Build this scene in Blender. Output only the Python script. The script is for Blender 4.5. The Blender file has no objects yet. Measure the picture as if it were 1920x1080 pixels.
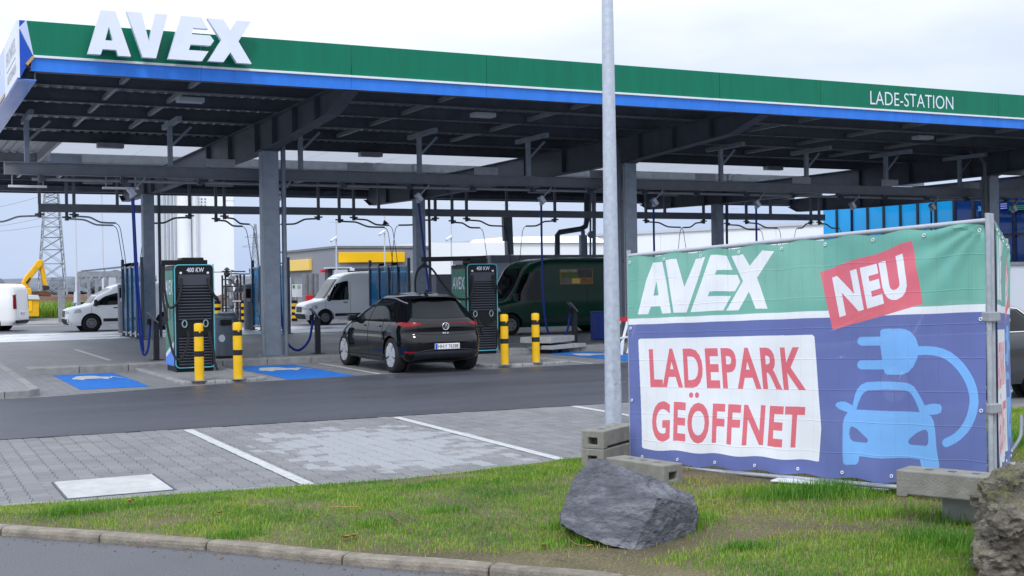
import bpy, bmesh, math, random
import numpy as np
from mathutils import Vector, Matrix, noise

random.seed(7)
RNG = np.random.default_rng(7)
sc = bpy.context.scene
COL = sc.collection
R = math.radians

# ------------------------------------------------------------------ camera
F_PX, YAW, PITCH, ROLL, EYE = 2339.9, 0.46189, -0.004378, -0.014994, 1.75
def cam_axes():
    cy, sy = math.cos(YAW), math.sin(YAW)
    f = Vector((sy * math.cos(PITCH), cy * math.cos(PITCH), math.sin(PITCH)))
    r = Vector((cy, -sy, 0)); u = r.cross(f)
    cr, sr = math.cos(ROLL), math.sin(ROLL)
    return cr * r + sr * u, -sr * r + cr * u, f
CR, CU, CF = cam_axes()
cam = bpy.data.cameras.new('camera'); cam_o = bpy.data.objects.new('camera', cam); COL.objects.link(cam_o)
m4 = Matrix((CR, CU, -CF)).transposed().to_4x4(); m4.translation = (0, 0, EYE)
cam_o.matrix_world = m4
cam.sensor_width = 36; cam.lens = F_PX / 1920 * 36; cam.clip_start = 0.1; cam.clip_end = 3000
sc.camera = cam_o

def ray(px, py):
    return CR * ((px - 960) / F_PX) + CU * (-(py - 540) / F_PX) + CF
def G(px, py, z=0.0):                       # survey: where a sight line meets the level z
    d = ray(px, py); t = (z - EYE) / d.z
    return Vector((d.x * t, d.y * t, z))
def A(px, py, Y):                           # survey: where a sight line meets the plane y = Y
    d = ray(px, py); t = Y / d.y
    return Vector((d.x * t, Y, EYE + d.z * t))

# ------------------------------------------------------------------ light
SUN_EL, SUN_AZ = 50.0, 218.0                # overcast: a wide weak sun behind the camera
world = bpy.data.worlds.new('World'); sc.world = world; world.use_nodes = True
wn, wl = world.node_tree.nodes, world.node_tree.links
bg = wn['Background']
sky = wn.new('ShaderNodeTexSky'); sky.sky_type = 'NISHITA'; sky.sun_disc = False
sky.sun_elevation = R(SUN_EL); sky.sun_rotation = R(SUN_AZ)
sky.air_density = 1.0; sky.dust_density = 2.5; sky.ozone_density = 2.0
tc = wn.new('ShaderNodeTexCoord')
sep = wn.new('ShaderNodeSeparateXYZ'); wl.new(tc.outputs['Generated'], sep.inputs[0])
mp = wn.new('ShaderNodeMapping'); mp.inputs['Scale'].default_value = (1.2, 1.2, 4.5); wl.new(tc.outputs['Generated'], mp.inputs[0])
cn = wn.new('ShaderNodeTexNoise'); cn.inputs['Scale'].default_value = 2.2; cn.inputs['Detail'].default_value = 5; cn.inputs['Roughness'].default_value = 0.5
wl.new(mp.outputs[0], cn.inputs['Vector'])
# overcast deck: blue grey near the horizon, whiter with height, slow cloud variation
add = wn.new('ShaderNodeMath'); add.operation = 'MULTIPLY_ADD'; add.inputs[1].default_value = 0.26; 
wl.new(cn.outputs['Fac'], add.inputs[0])
wl.new(sep.outputs['Z'], add.inputs[2])
rmp = wn.new('ShaderNodeValToRGB'); wl.new(add.outputs[0], rmp.inputs[0])
e = rmp.color_ramp.elements
e[0].position = 0.06; e[0].color = (0.45, 0.56, 0.82, 1)
e[1].position = 0.38; e[1].color = (1.25, 1.34, 1.50, 1)
for pos, c in ((0.125, (0.50, 0.62, 0.87, 1)), (0.20, (0.60, 0.70, 0.90, 1)), (0.265, (0.72, 0.80, 0.93, 1)), (0.32, (0.95, 1.0, 1.10, 1)), (0.9, (1.30, 1.40, 1.60, 1))):
    k = e.new(pos); k.color = c
deck = wn.new('ShaderNodeVectorMath'); deck.operation = 'SCALE'; deck.inputs['Scale'].default_value = 10.0
wl.new(rmp.outputs[0], deck.inputs[0])
mixw = wn.new('ShaderNodeMix'); mixw.data_type = 'RGBA'; mixw.inputs['Factor'].default_value = 0.92
wl.new(sky.outputs[0], mixw.inputs['A']); wl.new(deck.outputs[0], mixw.inputs['B'])
wl.new(mixw.outputs['Result'], bg.inputs['Color'])
bg.inputs['Strength'].default_value = 0.1

sun = bpy.data.lights.new('sun', 'SUN'); sun.energy = 1.5; sun.angle = R(12); sun.color = (1.0, 0.975, 0.94)
sun_o = bpy.data.objects.new('sun', sun); COL.objects.link(sun_o)
az = R(SUN_AZ)
sd = Vector((math.sin(az) * math.cos(R(SUN_EL)), math.cos(az) * math.cos(R(SUN_EL)), math.sin(R(SUN_EL))))
sun_o.rotation_euler = sd.to_track_quat('Z', 'Y').to_euler(); sun_o.location = (0, -20, 40)

sc.view_settings.view_transform = 'Standard'; sc.view_settings.look = 'None'
sc.view_settings.exposure = 0.15; sc.view_settings.gamma = 1.0; sc.view_settings.use_curve_mapping = False
sc.render.engine = 'CYCLES'
sc.cycles.max_bounces = 8; sc.cycles.transparent_max_bounces = 12

# ------------------------------------------------------------------ materials
def _new(name):
    m = bpy.data.materials.new(name); m.use_nodes = True
    return m, m.node_tree.nodes, m.node_tree.links, m.node_tree.nodes['Principled BSDF']
def srgb(*c):
    return tuple((x / 255 / 12.92 if x / 255 <= 0.04045 else ((x / 255 + 0.055) / 1.055) ** 2.4) for x in c)
def M(name, col, rough=0.5, metal=0.0, var=0.12, scale=3.0, bump=0.0, bscale=60.0, coat=0.0, spec=0.32, rvar=0.1, island=0.0, dirt=0.0, stretch=None):
    """procedural paint / metal / concrete: colour with slow and fine variation, roughness variation, optional relief"""
    m, n, l, b = _new(name)
    t = n.new('ShaderNodeTexCoord')
    nz = n.new('ShaderNodeTexNoise'); nz.inputs['Scale'].default_value = scale; nz.inputs['Detail'].default_value = 6; nz.inputs['Roughness'].default_value = 0.6
    if stretch:
        ms = n.new('ShaderNodeMapping'); ms.inputs['Scale'].default_value = stretch; l.new(t.outputs['Object'], ms.inputs[0]); l.new(ms.outputs[0], nz.inputs['Vector'])
    else: l.new(t.outputs['Object'], nz.inputs['Vector'])
    mr = n.new('ShaderNodeMapRange'); mr.inputs['From Min'].default_value = 0.3; mr.inputs['From Max'].default_value = 0.7
    mr.inputs['To Min'].default_value = 1 - var; mr.inputs['To Max'].default_value = 1 + var
    l.new(nz.outputs['Fac'], mr.inputs['Value'])
    val = mr.outputs[0]
    if island:
        g = n.new('ShaderNodeNewGeometry'); oi = n.new('ShaderNodeObjectInfo')
        a = n.new('ShaderNodeMath'); a.operation = 'ADD'; l.new(g.outputs['Random Per Island'], a.inputs[0]); l.new(oi.outputs['Random'], a.inputs[1])
        fr = n.new('ShaderNodeMath'); fr.operation = 'FRACT'; l.new(a.outputs[0], fr.inputs[0])
        mi = n.new('ShaderNodeMapRange'); mi.inputs['To Min'].default_value = 1 - island; mi.inputs['To Max'].default_value = 1 + island
        l.new(fr.outputs[0], mi.inputs['Value'])
        mu = n.new('ShaderNodeMath'); mu.operation = 'MULTIPLY'; l.new(val, mu.inputs[0]); l.new(mi.outputs[0], mu.inputs[1]); val = mu.outputs[0]
    sca = n.new('ShaderNodeVectorMath'); sca.operation = 'SCALE'; sca.inputs[0].default_value = col[:3]
    l.new(val, sca.inputs['Scale'])
    colout = sca.outputs[0]
    if dirt:
        nd = n.new('ShaderNodeTexNoise'); nd.inputs['Scale'].default_value = scale * 0.6; nd.inputs['Detail'].default_value = 8; nd.inputs['Roughness'].default_value = 0.7
        l.new(t.outputs['Object'], nd.inputs['Vector'])
        rr = n.new('ShaderNodeMapRange'); rr.inputs['From Min'].default_value = 0.52; rr.inputs['From Max'].default_value = 0.75; rr.inputs['To Max'].default_value = dirt
        l.new(nd.outputs['Fac'], rr.inputs['Value'])
        mx = n.new('ShaderNodeMix'); mx.data_type = 'RGBA'; mx.inputs['B'].default_value = (0.10, 0.085, 0.065, 1)
        l.new(rr.outputs[0], mx.inputs['Factor']); l.new(colout, mx.inputs['A']); colout = mx.outputs['Result']
    l.new(colout, b.inputs['Base Color'])
    b.inputs['Metallic'].default_value = metal
    b.inputs['Specular IOR Level'].default_value = spec
    rm = n.new('ShaderNodeMapRange'); rm.inputs['From Min'].default_value = 0.3; rm.inputs['From Max'].default_value = 0.7
    rm.inputs['To Min'].default_value = max(0.02, rough - rvar); rm.inputs['To Max'].default_value = min(1, rough + rvar)
    l.new(nz.outputs['Fac'], rm.inputs['Value']); l.new(rm.outputs[0], b.inputs['Roughness'])
    if coat: b.inputs['Coat Weight'].default_value = coat; b.inputs['Coat Roughness'].default_value = 0.03
    if bump:
        nb = n.new('ShaderNodeTexNoise'); nb.inputs['Scale'].default_value = bscale; nb.inputs['Detail'].default_value = 4
        l.new(t.outputs['Object'], nb.inputs['Vector'])
        bp = n.new('ShaderNodeBump'); bp.inputs['Strength'].default_value = bump; bp.inputs['Distance'].default_value = 0.01
        l.new(nb.outputs['Fac'], bp.inputs['Height']); l.new(bp.outputs[0], b.inputs['Normal'])
    return m

MAT = {}
def defmats():
    X = MAT
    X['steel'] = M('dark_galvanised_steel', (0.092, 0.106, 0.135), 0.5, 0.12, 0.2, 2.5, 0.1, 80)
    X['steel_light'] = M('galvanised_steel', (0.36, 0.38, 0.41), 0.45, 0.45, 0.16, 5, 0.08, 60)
    X['rail'] = M('rail_steel', (0.20, 0.22, 0.25), 0.5, 0.2, 0.15, 2.5)
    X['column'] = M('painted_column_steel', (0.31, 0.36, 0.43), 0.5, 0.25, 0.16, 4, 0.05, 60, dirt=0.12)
    X['roofsheet'] = M('roof_sheet', (0.34, 0.36, 0.40), 0.45, 0.2, 0.15, 1.5)
    X['fgreen'] = M('fascia_green', (0.0, 0.160, 0.090), 0.35, 0, 0.10, 1.5, rvar=0.08, spec=0.25, stretch=(3, 3, .35))
    X['fblue'] = M('fascia_blue', (0.060, 0.275, 0.95), 0.2, 0, 0.09, 1.5, rvar=0.06, spec=0.35, stretch=(3, 3, .5))
    X['fblue_dark'] = M('fascia_deep_blue', (0.008, 0.075, 0.48), 0.3, 0, 0.05, 1.2)
    X['white'] = M('white_paint', (0.72, 0.75, 0.80), 0.35, 0, 0.05, 2)
    X['white_sign'] = M('white_sign_face', (0.74, 0.79, 0.90), 0.3, 0, 0.04, 1.5)
    X['pale'] = M('pale_blue_panel', (0.50, 0.60, 0.82), 0.3, 0, 0.05, 1.5)
    X['warm_orange'] = M('orange_trim', (0.55, 0.33, 0.15), 0.35, 0.5, 0.1, 5)  # on the corner trim this orange is painted warm reflection
    X['black'] = M('black_coating', (0.010, 0.011, 0.013), 0.45, 0, 0.2, 5, spec=0.2)
    X['dark'] = M('anthracite_coating', (0.028, 0.032, 0.040), 0.5, 0, 0.2, 5, spec=0.25)
    X['midgrey'] = M('grey_coating', (0.19, 0.20, 0.22), 0.5, 0, 0.15, 4)
    X['rubber'] = M('black_rubber', (0.018, 0.018, 0.019), 0.75, 0, 0.25, 12, 0.2, 120)
    X['teal'] = M('teal_trim', (0.10, 0.42, 0.50), 0.35, 0, 0.08, 5)
    X['cgreen'] = M('charger_green', (0.012, 0.20, 0.115), 0.3, 0, 0.08, 3)
    X['yellow'] = M('bollard_yellow', (0.80, 0.47, 0.012), 0.4, 0, 0.08, 5, dirt=0.08)
    X['hose'] = M('blue_hose', (0.006, 0.032, 0.27), 0.4, 0, 0.12, 8)
    X['binblue'] = M('blue_bin_paint', (0.01, 0.045, 0.30), 0.45, 0, 0.12, 4)
    X['can'] = M('slate_metal', (0.10, 0.12, 0.15), 0.4, 0.3, 0.15, 4)
    X['concrete'] = M('cast_concrete', (0.225, 0.222, 0.20), 0.85, 0, 0.22, 7, 0.5, 70, dirt=0.35)
    X['concrete_new'] = M('pale_concrete', (0.36, 0.37, 0.37), 0.8, 0, 0.15, 5, 0.3, 70, dirt=0.15)
    X['kerb'] = M('kerb_stone', (0.225, 0.20, 0.165), 0.9, 0, 0.3, 9, 0.8, 60, island=0.12, dirt=0.6)
    X['kerb_grey'] = M('grey_kerb_stone', (0.25, 0.255, 0.26), 0.85, 0, 0.2, 6, 0.4, 60, island=0.10, dirt=0.2)
    X['line'] = M('road_line_white', (0.46, 0.475, 0.48), 0.7, 0, 0.16, 14, 0.2, 90, dirt=0.25)
    X['bay_blue'] = M('bay_marking_blue', (0.008, 0.15, 0.55), 0.6, 0, 0.22, 5, 0.3, 90, dirt=0.45)
    X['galv'] = M('lamp_post_zinc', (0.50, 0.55, 0.63), 0.42, 0.45, 0.12, 18, 0.06, 50, rvar=0.12)
    X['fence'] = M('fence_tube_zinc', (0.42, 0.45, 0.50), 0.45, 0.4, 0.12, 14)
    X['chrome'] = M('bright_metal', (0.75, 0.76, 0.78), 0.18, 1.0, 0.05, 5)
    X['carblack'] = M('black_car_paint', (0.003, 0.003, 0.0045), 0.04, 0, 0.1, 2, spec=0.5, rvar=0.01)
    X['carglass'] = M('dark_car_glass', (0.004, 0.006, 0.007), 0.04, 0, 0.1, 2, rvar=0.01, spec=0.24)
    X['vanwhite'] = M('white_van_paint', (0.94, 0.95, 0.96), 0.25, 0, 0.02, 1, coat=0.3, rvar=0.03)
    X['vangreen'] = M('dark_green_van_paint', (0.003, 0.052, 0.030), 0.22, 0, 0.1, 1, spec=0.28, rvar=0.02)
    X['cargrey'] = M('grey_car_paint', (0.05, 0.055, 0.06), 0.2, 0.3, 0.1, 1, coat=0.8, rvar=0.03)
    X['red'] = M('red_lens', (0.24, 0.004, 0.010), 0.15, 0, 0.1, 5, spec=0.3)
    X['redpaint'] = M('red_paint', (0.60, 0.02, 0.03), 0.4, 0, 0.1, 5)
    X['amber'] = M('amber_lens', (0.75, 0.30, 0.02), 0.2, 0, 0.1, 5)
    X['lens'] = M('headlight_lens', (0.42, 0.45, 0.48), 0.1, 0.3, 0.1, 8, coat=0.8)
    X['rim'] = M('alloy_rim', (0.55, 0.57, 0.60), 0.3, 0.4, 0.06, 5)
    X['plate'] = M('number_plate_white', (0.75, 0.76, 0.78), 0.35, 0, 0.03, 4)
    X['plateblue'] = M('number_plate_blue', (0.01, 0.08, 0.55), 0.35)
    X['wallgrey'] = M('grey_cladding', (0.24, 0.25, 0.29), 0.6, 0, 0.06, 0.4)
    X['wallwhite'] = M('white_cladding', (0.84, 0.87, 0.91), 0.6, 0, 0.05, 0.15)
    X['wallpale'] = M('pale_grey_cladding', (0.56, 0.60, 0.66), 0.6, 0, 0.05, 0.2)
    X['signyellow'] = M('yellow_sign', (0.90, 0.52, 0.008), 0.4, 0, 0.04, 0.6)
    X['signyellow_pale'] = M('faded_yellow_sign', (0.90, 0.62, 0.14), 0.4, 0, 0.04, 0.6)
    X['excavator'] = M('excavator_yellow', (0.72, 0.40, 0.01), 0.45, 0, 0.15, 2, dirt=0.35)
    X['rust'] = M('rusty_steel', (0.13, 0.065, 0.04), 0.85, 0.1, 0.3, 3)
    X['pylon'] = M('pylon_zinc', (0.30, 0.33, 0.37), 0.5, 0.4, 0.1, 1)
    X['soil_heap'] = M('excavated_soil', (0.115, 0.062, 0.042), 0.95, 0, 0.35, 0.8, 0.6, 4)
    X['foliage_hazed'] = M('hazed_far_foliage', (0.14, 0.16, 0.19), 0.95, 0, 0.3, 0.15)  # paled towards blue: distance haze mixed into the leaf colour
    X['weeds'] = M('weed_leaves', (0.10, 0.22, 0.035), 0.8, 0, 0.35, 0.8)
    X['blueglass_shaded'] = M('shaded_blue_panel', (0.004, 0.035, 0.17), 0.12, 0, 0.25, 0.3, coat=0.5)  # same cladding, reflected dark of the canopy put into the colour
    X['blueglass_skylit'] = M('skylit_blue_panel', (0.012, 0.37, 0.82), 0.14, 0, 0.12, 0.3, coat=0.4)  # same cladding, sky shining through put into the colour
    X['letterblue'] = M('sky_blue_letter', (0.10, 0.45, 0.85), 0.4)
    X['letterviolet'] = M('violet_bar', (0.30, 0.34, 0.80), 0.4)
    X['lettergreen'] = M('green_bar', (0.05, 0.30, 0.02), 0.4)
    X['bark'] = M('dead_twig', (0.16, 0.11, 0.07), 0.9, 0, 0.3, 20)
    X['leaf'] = M('fallen_leaf', (0.42, 0.22, 0.08), 0.7, 0, 0.4, 20, island=0.3)
    X['greyink'] = M('grey_print', (0.38, 0.40, 0.45), 0.5)
    X['greyink_pale'] = M('faded_grey_print', (0.50, 0.53, 0.60), 0.5)
    X['charcoal_panel'] = M('charcoal_panel', (0.050, 0.055, 0.070), 0.4, 0, 0.1, 3)
    X['seam'] = M('shadow_gap', (0.02, 0.02, 0.022), 0.8)
defmats()

def glass_mat(name, col, alpha, rough=0.08, thru=(0.55, 0.80, 0.95)):
    m, n, l, b = _new(name)
    b.inputs['Base Color'].default_value = (*col, 1); b.inputs['Roughness'].default_value = rough
    tr = n.new('ShaderNodeBsdfTransparent'); tr.inputs[0].default_value = (*thru, 1)
    mx = n.new('ShaderNodeMixShader'); mx.inputs[0].default_value = alpha
    nz = n.new('ShaderNodeTexNoise'); nz.inputs['Scale'].default_value = 0.6
    t = n.new('ShaderNodeTexCoord'); l.new(t.outputs['Object'], nz.inputs['Vector'])
    mr = n.new('ShaderNodeMapRange'); mr.inputs['To Min'].default_value = alpha - 0.12; mr.inputs['To Max'].default_value = alpha + 0.12
    l.new(nz.outputs['Fac'], mr.inputs['Value']); l.new(mr.outputs[0], mx.inputs[0])
    l.new(tr.outputs[0], mx.inputs[1]); l.new(b.outputs[0], mx.inputs[2]); l.new(mx.outputs[0], n['Material Output'].inputs[0])
    return m
MAT['baygass'] = glass_mat('blue_wash_bay_glass', (0.01, 0.16, 0.34), 0.42, 0.08, (0.42, 0.72, 0.92))
def skylight_mat():
    m, n, l, b = _new('translucent_rooflight')
    b.inputs['Base Color'].default_value = (0.75, 0.78, 0.8, 1); b.inputs['Roughness'].default_value = 0.5
    tr = n.new('ShaderNodeBsdfTranslucent'); tr.inputs[0].default_value = (0.66, 0.68, 0.71, 1)
    mx = n.new('ShaderNodeMixShader'); mx.inputs[0].default_value = 0.80
    l.new(b.outputs[0], mx.inputs[1]); l.new(tr.outputs[0], mx.inputs[2]); l.new(mx.outputs[0], n['Material Output'].inputs[0])
    return m
MAT['skylight'] = skylight_mat()

# ------------------------------------------------------------------ mesh helpers
class MB:
    def __init__(s): s.v = []; s.f = []
    def add(s, vs, fs):
        o = len(s.v); s.v += [tuple(map(float, p)) for p in vs]; s.f += [tuple(i + o for i in f) for f in fs]; return s
    def box(s, x0, x1, y0, y1, z0, z1):
        return s.add([(x0,y0,z0),(x1,y0,z0),(x1,y1,z0),(x0,y1,z0),(x0,y0,z1),(x1,y0,z1),(x1,y1,z1),(x0,y1,z1)],
                     [(0,3,2,1),(4,5,6,7),(0,1,5,4),(1,2,6,5),(2,3,7,6),(3,0,4,7)])
    def obox(s, p0, p1, w, h, up=(0,0,1)):
        """bar of section w x h from p0 to p1"""
        p0, p1 = Vector(p0), Vector(p1); d = (p1 - p0).normalized(); u = Vector(up)
        if abs(d.dot(u)) > 0.95: u = Vector((0, 1, 0))
        r = d.cross(u).normalized(); u = r.cross(d)
        vs = []
        for p in (p0, p1):
            for a, b_ in ((-1,-1),(1,-1),(1,1),(-1,1)): vs.append(p + r * (a * w / 2) + u * (b_ * h / 2))
        return s.add(vs, [(0,3,2,1)[::-1],(4,5,6,7)[::-1],(0,1,5,4)[::-1],(1,2,6,5)[::-1],(2,3,7,6)[::-1],(3,0,4,7)[::-1]])
    def cyl(s, p0, p1, r0, r1=None, n=12, caps=True):
        r1 = r0 if r1 is None else r1
        p0, p1 = Vector(p0), Vector(p1); d = (p1 - p0).normalized()
        a = d.orthogonal().normalized(); b_ = d.cross(a)
        vs = []
        for p, r in ((p0, r0), (p1, r1)):
            for i in range(n):
                t = 2 * math.pi * i / n; vs.append(p + (a * math.cos(t) + b_ * math.sin(t)) * r)
        fs = [(i, (i+1) % n, n + (i+1) % n, n + i) for i in range(n)]
        if caps: fs += [tuple(range(n))[::-1], tuple(range(n, 2*n))]
        return s.add(vs, fs)
    def lathe(s, prof, n=20, c=(0,0)):
        vs = []; fs = []
        for r, z in prof:
            for i in range(n):
                t = 2*math.pi*i/n; vs.append((c[0]+r*math.cos(t), c[1]+r*math.sin(t), z))
        for k in range(len(prof)-1):
            for i in range(n): fs.append((k*n+i, k*n+(i+1)%n, (k+1)*n+(i+1)%n, (k+1)*n+i))
        fs += [tuple(range(n))[::-1], tuple(range((len(prof)-1)*n, len(prof)*n))]
        return s.add(vs, fs)
    def tube(s, pts, r, n=8):
        pts = [Vector(p) for p in pts]; vs = []; fs = []
        prev = None
        for i, p in enumerate(pts):
            d = (pts[min(i+1, len(pts)-1)] - pts[max(i-1, 0)]).normalized()
            if prev is None: a = d.orthogonal().normalized()
            else: a = (prev - d * prev.dot(d)).normalized()
            prev = a; b_ = d.cross(a)
            rr = r[i] if isinstance(r, (list, tuple)) else r
            for k in range(n):
                t = 2*math.pi*k/n; vs.append(p + (a*math.cos(t) + b_*math.sin(t)) * rr)
        for i in range(len(pts)-1):
            for k in range(n): fs.append((i*n+k, i*n+(k+1)%n, (i+1)*n+(k+1)%n, (i+1)*n+k))
        fs += [tuple(range(n))[::-1], tuple(range((len(pts)-1)*n, len(pts)*n))]
        return s.add(vs, fs)
    def prism(s, poly, fn, d0, d1):
        """extrude 2-D polygon; fn(u, v, d) -> point"""
        n = len(poly)
        vs = [fn(u, v, d0) for u, v in poly] + [fn(u, v, d1) for u, v in poly]
        return s.add(vs, [tuple(range(n))[::-1], tuple(range(n, 2*n))] + [(i, (i+1)%n, n+(i+1)%n, n+i) for i in range(n)])
    def grid(s, fn, nu, nv):
        vs = [fn(i/(nu-1), j/(nv-1)) for j in range(nv) for i in range(nu)]
        fs = [(j*nu+i, j*nu+i+1, (j+1)*nu+i+1, (j+1)*nu+i) for j in range(nv-1) for i in range(nu-1)]
        return s.add(vs, fs)
    def build(s, name, mat, parent=None, smooth=False, bevel=0.0, seg=2, recalc=True, angle=30, kind=None, label=None):
        off = Vector((0, 0, 0))
        if parent is not None and parent.get('_world'):
            q = parent
            while q is not None: off += q.location; q = q.parent
        me = bpy.data.meshes.new(name)
        me.from_pydata([(p[0]-off.x, p[1]-off.y, p[2]-off.z) for p in s.v], [], s.f)
        if recalc:
            bm = bmesh.new(); bm.from_mesh(me); bmesh.ops.recalc_face_normals(bm, faces=bm.faces)
            if bevel:
                es = [e_ for e_ in bm.edges if len(e_.link_faces) == 2 and e_.calc_face_angle(0) > R(angle)]
                bmesh.ops.bevel(bm, geom=es, offset=bevel, segments=seg, affect='EDGES', profile=0.6, clamp_overlap=True)
            bm.to_mesh(me); bm.free()
        if smooth:
            me.shade_smooth()
            me.set_sharp_from_angle(angle=R(40))
        me.materials.append(MAT[mat] if isinstance(mat, str) else mat)
        o = bpy.data.objects.new(name, me); COL.objects.link(o)
        if parent is not None: o.parent = parent
        if kind: o['kind'] = kind
        if label: o['label'] = label
        return o

def tag(o, label=None, cat=None, group=None, kind=None):
    if label: o['label'] = label
    if cat: o['category'] = cat
    if group: o['group'] = group
    if kind: o['kind'] = kind
    return o
def thing(name, label, cat, loc=(0,0,0), rz=0.0, group=None, world=True):
    o = bpy.data.objects.new(name, None); COL.objects.link(o)
    o.location = loc; o.rotation_euler = (0, 0, rz); o.empty_display_size = 0.2
    if world: o['_world'] = 1
    return tag(o, label, cat, group)
def kids(o): return [c for c in COL.objects if c.parent == o]
def copy_tree(o, parent=None, cache=None):
    if cache is None:
        cache = {}
        for c in COL.objects:
            if c.parent: cache.setdefault(c.parent.name, []).append(c)
    c = o.copy(); COL.objects.link(c)
    if parent is not None: c.parent = parent
    for ch in cache.get(o.name, []): copy_tree(ch, c, cache)
    return c
def dup_part(o, dx=(0,0,0), parent=None):
    c = o.copy(); COL.objects.link(c); c.location = Vector(o.location) + Vector(dx)
    if parent is not None: c.parent = parent
    return c
def text_mesh(txt, size=1.0, offset=0.0, shear=0.0, spacing=1.0, align='LEFT', xs=1.0):
    """flat triangles of built-in lettering: (verts 2-D, tris)"""
    cu = bpy.data.curves.new('lettering', 'FONT'); cu.body = txt; cu.size = size; cu.offset = offset; cu.shear = shear
    cu.space_character = spacing; cu.align_x = align; cu.resolution_u = 4; cu.fill_mode = 'BOTH'
    ob = bpy.data.objects.new('lettering', cu); COL.objects.link(ob)
    dg = bpy.context.evaluated_depsgraph_get()
    me = bpy.data.meshes.new_from_object(ob.evaluated_get(dg))
    v = np.array([(p.co.x * xs, p.co.y) for p in me.vertices]).reshape(-1, 2)
    me.calc_loop_triangles(); t = [tuple(q.vertices) for q in me.loop_triangles]
    bpy.data.objects.remove(ob); bpy.data.curves.remove(cu); bpy.data.meshes.remove(me)
    return v, t
def fit_text(txt, x0, x1, y0, y1, **k):
    """lettering stretched into a rectangle"""
    v, t = text_mesh(txt, **k)
    a, b_ = v.min(0), v.max(0)
    v = (v - a) / (b_ - a) * np.array([x1 - x0, y1 - y0]) + np.array([x0, y0])
    return v, t
# ------------------------------------------------------------------ ground
def ground_mat(name, col, rough=0.8, var=0.25, scale=0.6, bump=0.3, bscale=140, wet=0.0, fine=0.25, stretch=(1,1,1), spec=0.5):
    m, n, l, b = _new(name)
    g = n.new('ShaderNodeNewGeometry')
    mpg = n.new('ShaderNodeMapping'); mpg.inputs['Scale'].default_value = stretch; l.new(g.outputs['Position'], mpg.inputs[0])
    big = n.new('ShaderNodeTexNoise'); big.inputs['Scale'].default_value = scale; big.inputs['Detail'].default_value = 7; big.inputs['Roughness'].default_value = 0.62
    l.new(mpg.outputs[0], big.inputs['Vector'])
    fin = n.new('ShaderNodeTexNoise'); fin.inputs['Scale'].default_value = bscale; fin.inputs['Detail'].default_value = 3
    l.new(g.outputs['Position'], fin.inputs['Vector'])
    a = n.new('ShaderNodeMapRange'); a.inputs['From Min'].default_value = 0.3; a.inputs['From Max'].default_value = 0.7; a.inputs['To Min'].default_value = 1 - var; a.inputs['To Max'].default_value = 1 + var
    l.new(big.outputs['Fac'], a.inputs['Value'])
    c = n.new('ShaderNodeMapRange'); c.inputs['From Min'].default_value = 0.3; c.inputs['From Max'].default_value = 0.7; c.inputs['To Min'].default_value = 1 - fine; c.inputs['To Max'].default_value = 1 + fine
    l.new(fin.outputs['Fac'], c.inputs['Value'])
    mu = n.new('ShaderNodeMath'); mu.operation = 'MULTIPLY'; l.new(a.outputs[0], mu.inputs[0]); l.new(c.outputs[0], mu.inputs[1])
    s_ = n.new('ShaderNodeVectorMath'); s_.operation = 'SCALE'; s_.inputs[0].default_value = col; l.new(mu.outputs[0], s_.inputs['Scale'])
    # drips and old damp patches with shapes of their own
    st = n.new('ShaderNodeTexNoise'); st.inputs['Scale'].default_value = 1.9; st.inputs['Detail'].default_value = 6; st.inputs['Roughness'].default_value = 0.68; l.new(g.outputs['Position'], st.inputs['Vector'])
    sm = n.new('ShaderNodeMapRange'); sm.inputs['From Min'].default_value = 0.60; sm.inputs['From Max'].default_value = 0.70; sm.inputs['To Min'].default_value = 1.0; sm.inputs['To Max'].default_value = 0.74; l.new(st.outputs['Fac'], sm.inputs['Value'])
    m2 = n.new('ShaderNodeMath'); m2.operation = 'MULTIPLY'; l.new(mu.outputs[0], m2.inputs[0]); l.new(sm.outputs[0], m2.inputs[1]); l.new(m2.outputs[0], s_.inputs['Scale'])
    l.new(s_.outputs[0], b.inputs['Base Color'])
    b.inputs['Specular IOR Level'].default_value = spec
    r_ = n.new('ShaderNodeMapRange'); r_.inputs['From Min'].default_value = 0.35; r_.inputs['From Max'].default_value = 0.65
    r_.inputs['To Min'].default_value = max(0.05, rough - wet); r_.inputs['To Max'].default_value = rough
    l.new(big.outputs['Fac'], r_.inputs['Value']); l.new(r_.outputs[0], b.inputs['Roughness'])
    bp = n.new('ShaderNodeBump'); bp.inputs['Strength'].default_value = bump; bp.inputs['Distance'].default_value = 0.006
    l.new(fin.outputs['Fac'], bp.inputs['Height']); l.new(bp.outputs[0], b.inputs['Normal'])
    return m, n, l, b, s_, bp, g

MAT['asphalt'] = ground_mat('lane_asphalt', (0.058, 0.062, 0.078), 0.62, 0.22, 0.35, 0.35, 160, 0.22, 0.3, (0.25, 1.6, 1))[0]
MAT['road'] = ground_mat('road_asphalt', (0.098, 0.102, 0.114), 0.75, 0.14, 0.8, 0.8, 110, 0.18, 0.5)[0]
MAT['bed'] = ground_mat('joint_sand', (0.075, 0.075, 0.078), 0.95, 0.3, 3, 0.4, 200)[0]
MAT['apron'] = ground_mat('wet_concrete', (0.78, 0.80, 0.83), 0.5, 0.12, 0.4, 0.1, 120, 0.35, 0.1)[0]
MAT['field'] = ground_mat('far_field', (0.13, 0.12, 0.09), 0.95, 0.35, 0.05, 0.2, 20)[0]
MAT['gravelmat'] = ground_mat('grey_gravel', (0.22, 0.22, 0.22), 0.95, 0.2, 0.6, 1.0, 14, 0, 0.6)[0]
MAT['soil'] = ground_mat('grass_soil', (0.105, 0.088, 0.044), 0.95, 0.35, 1.6, 1.0, 60, 0, 0.5)[0]

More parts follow.
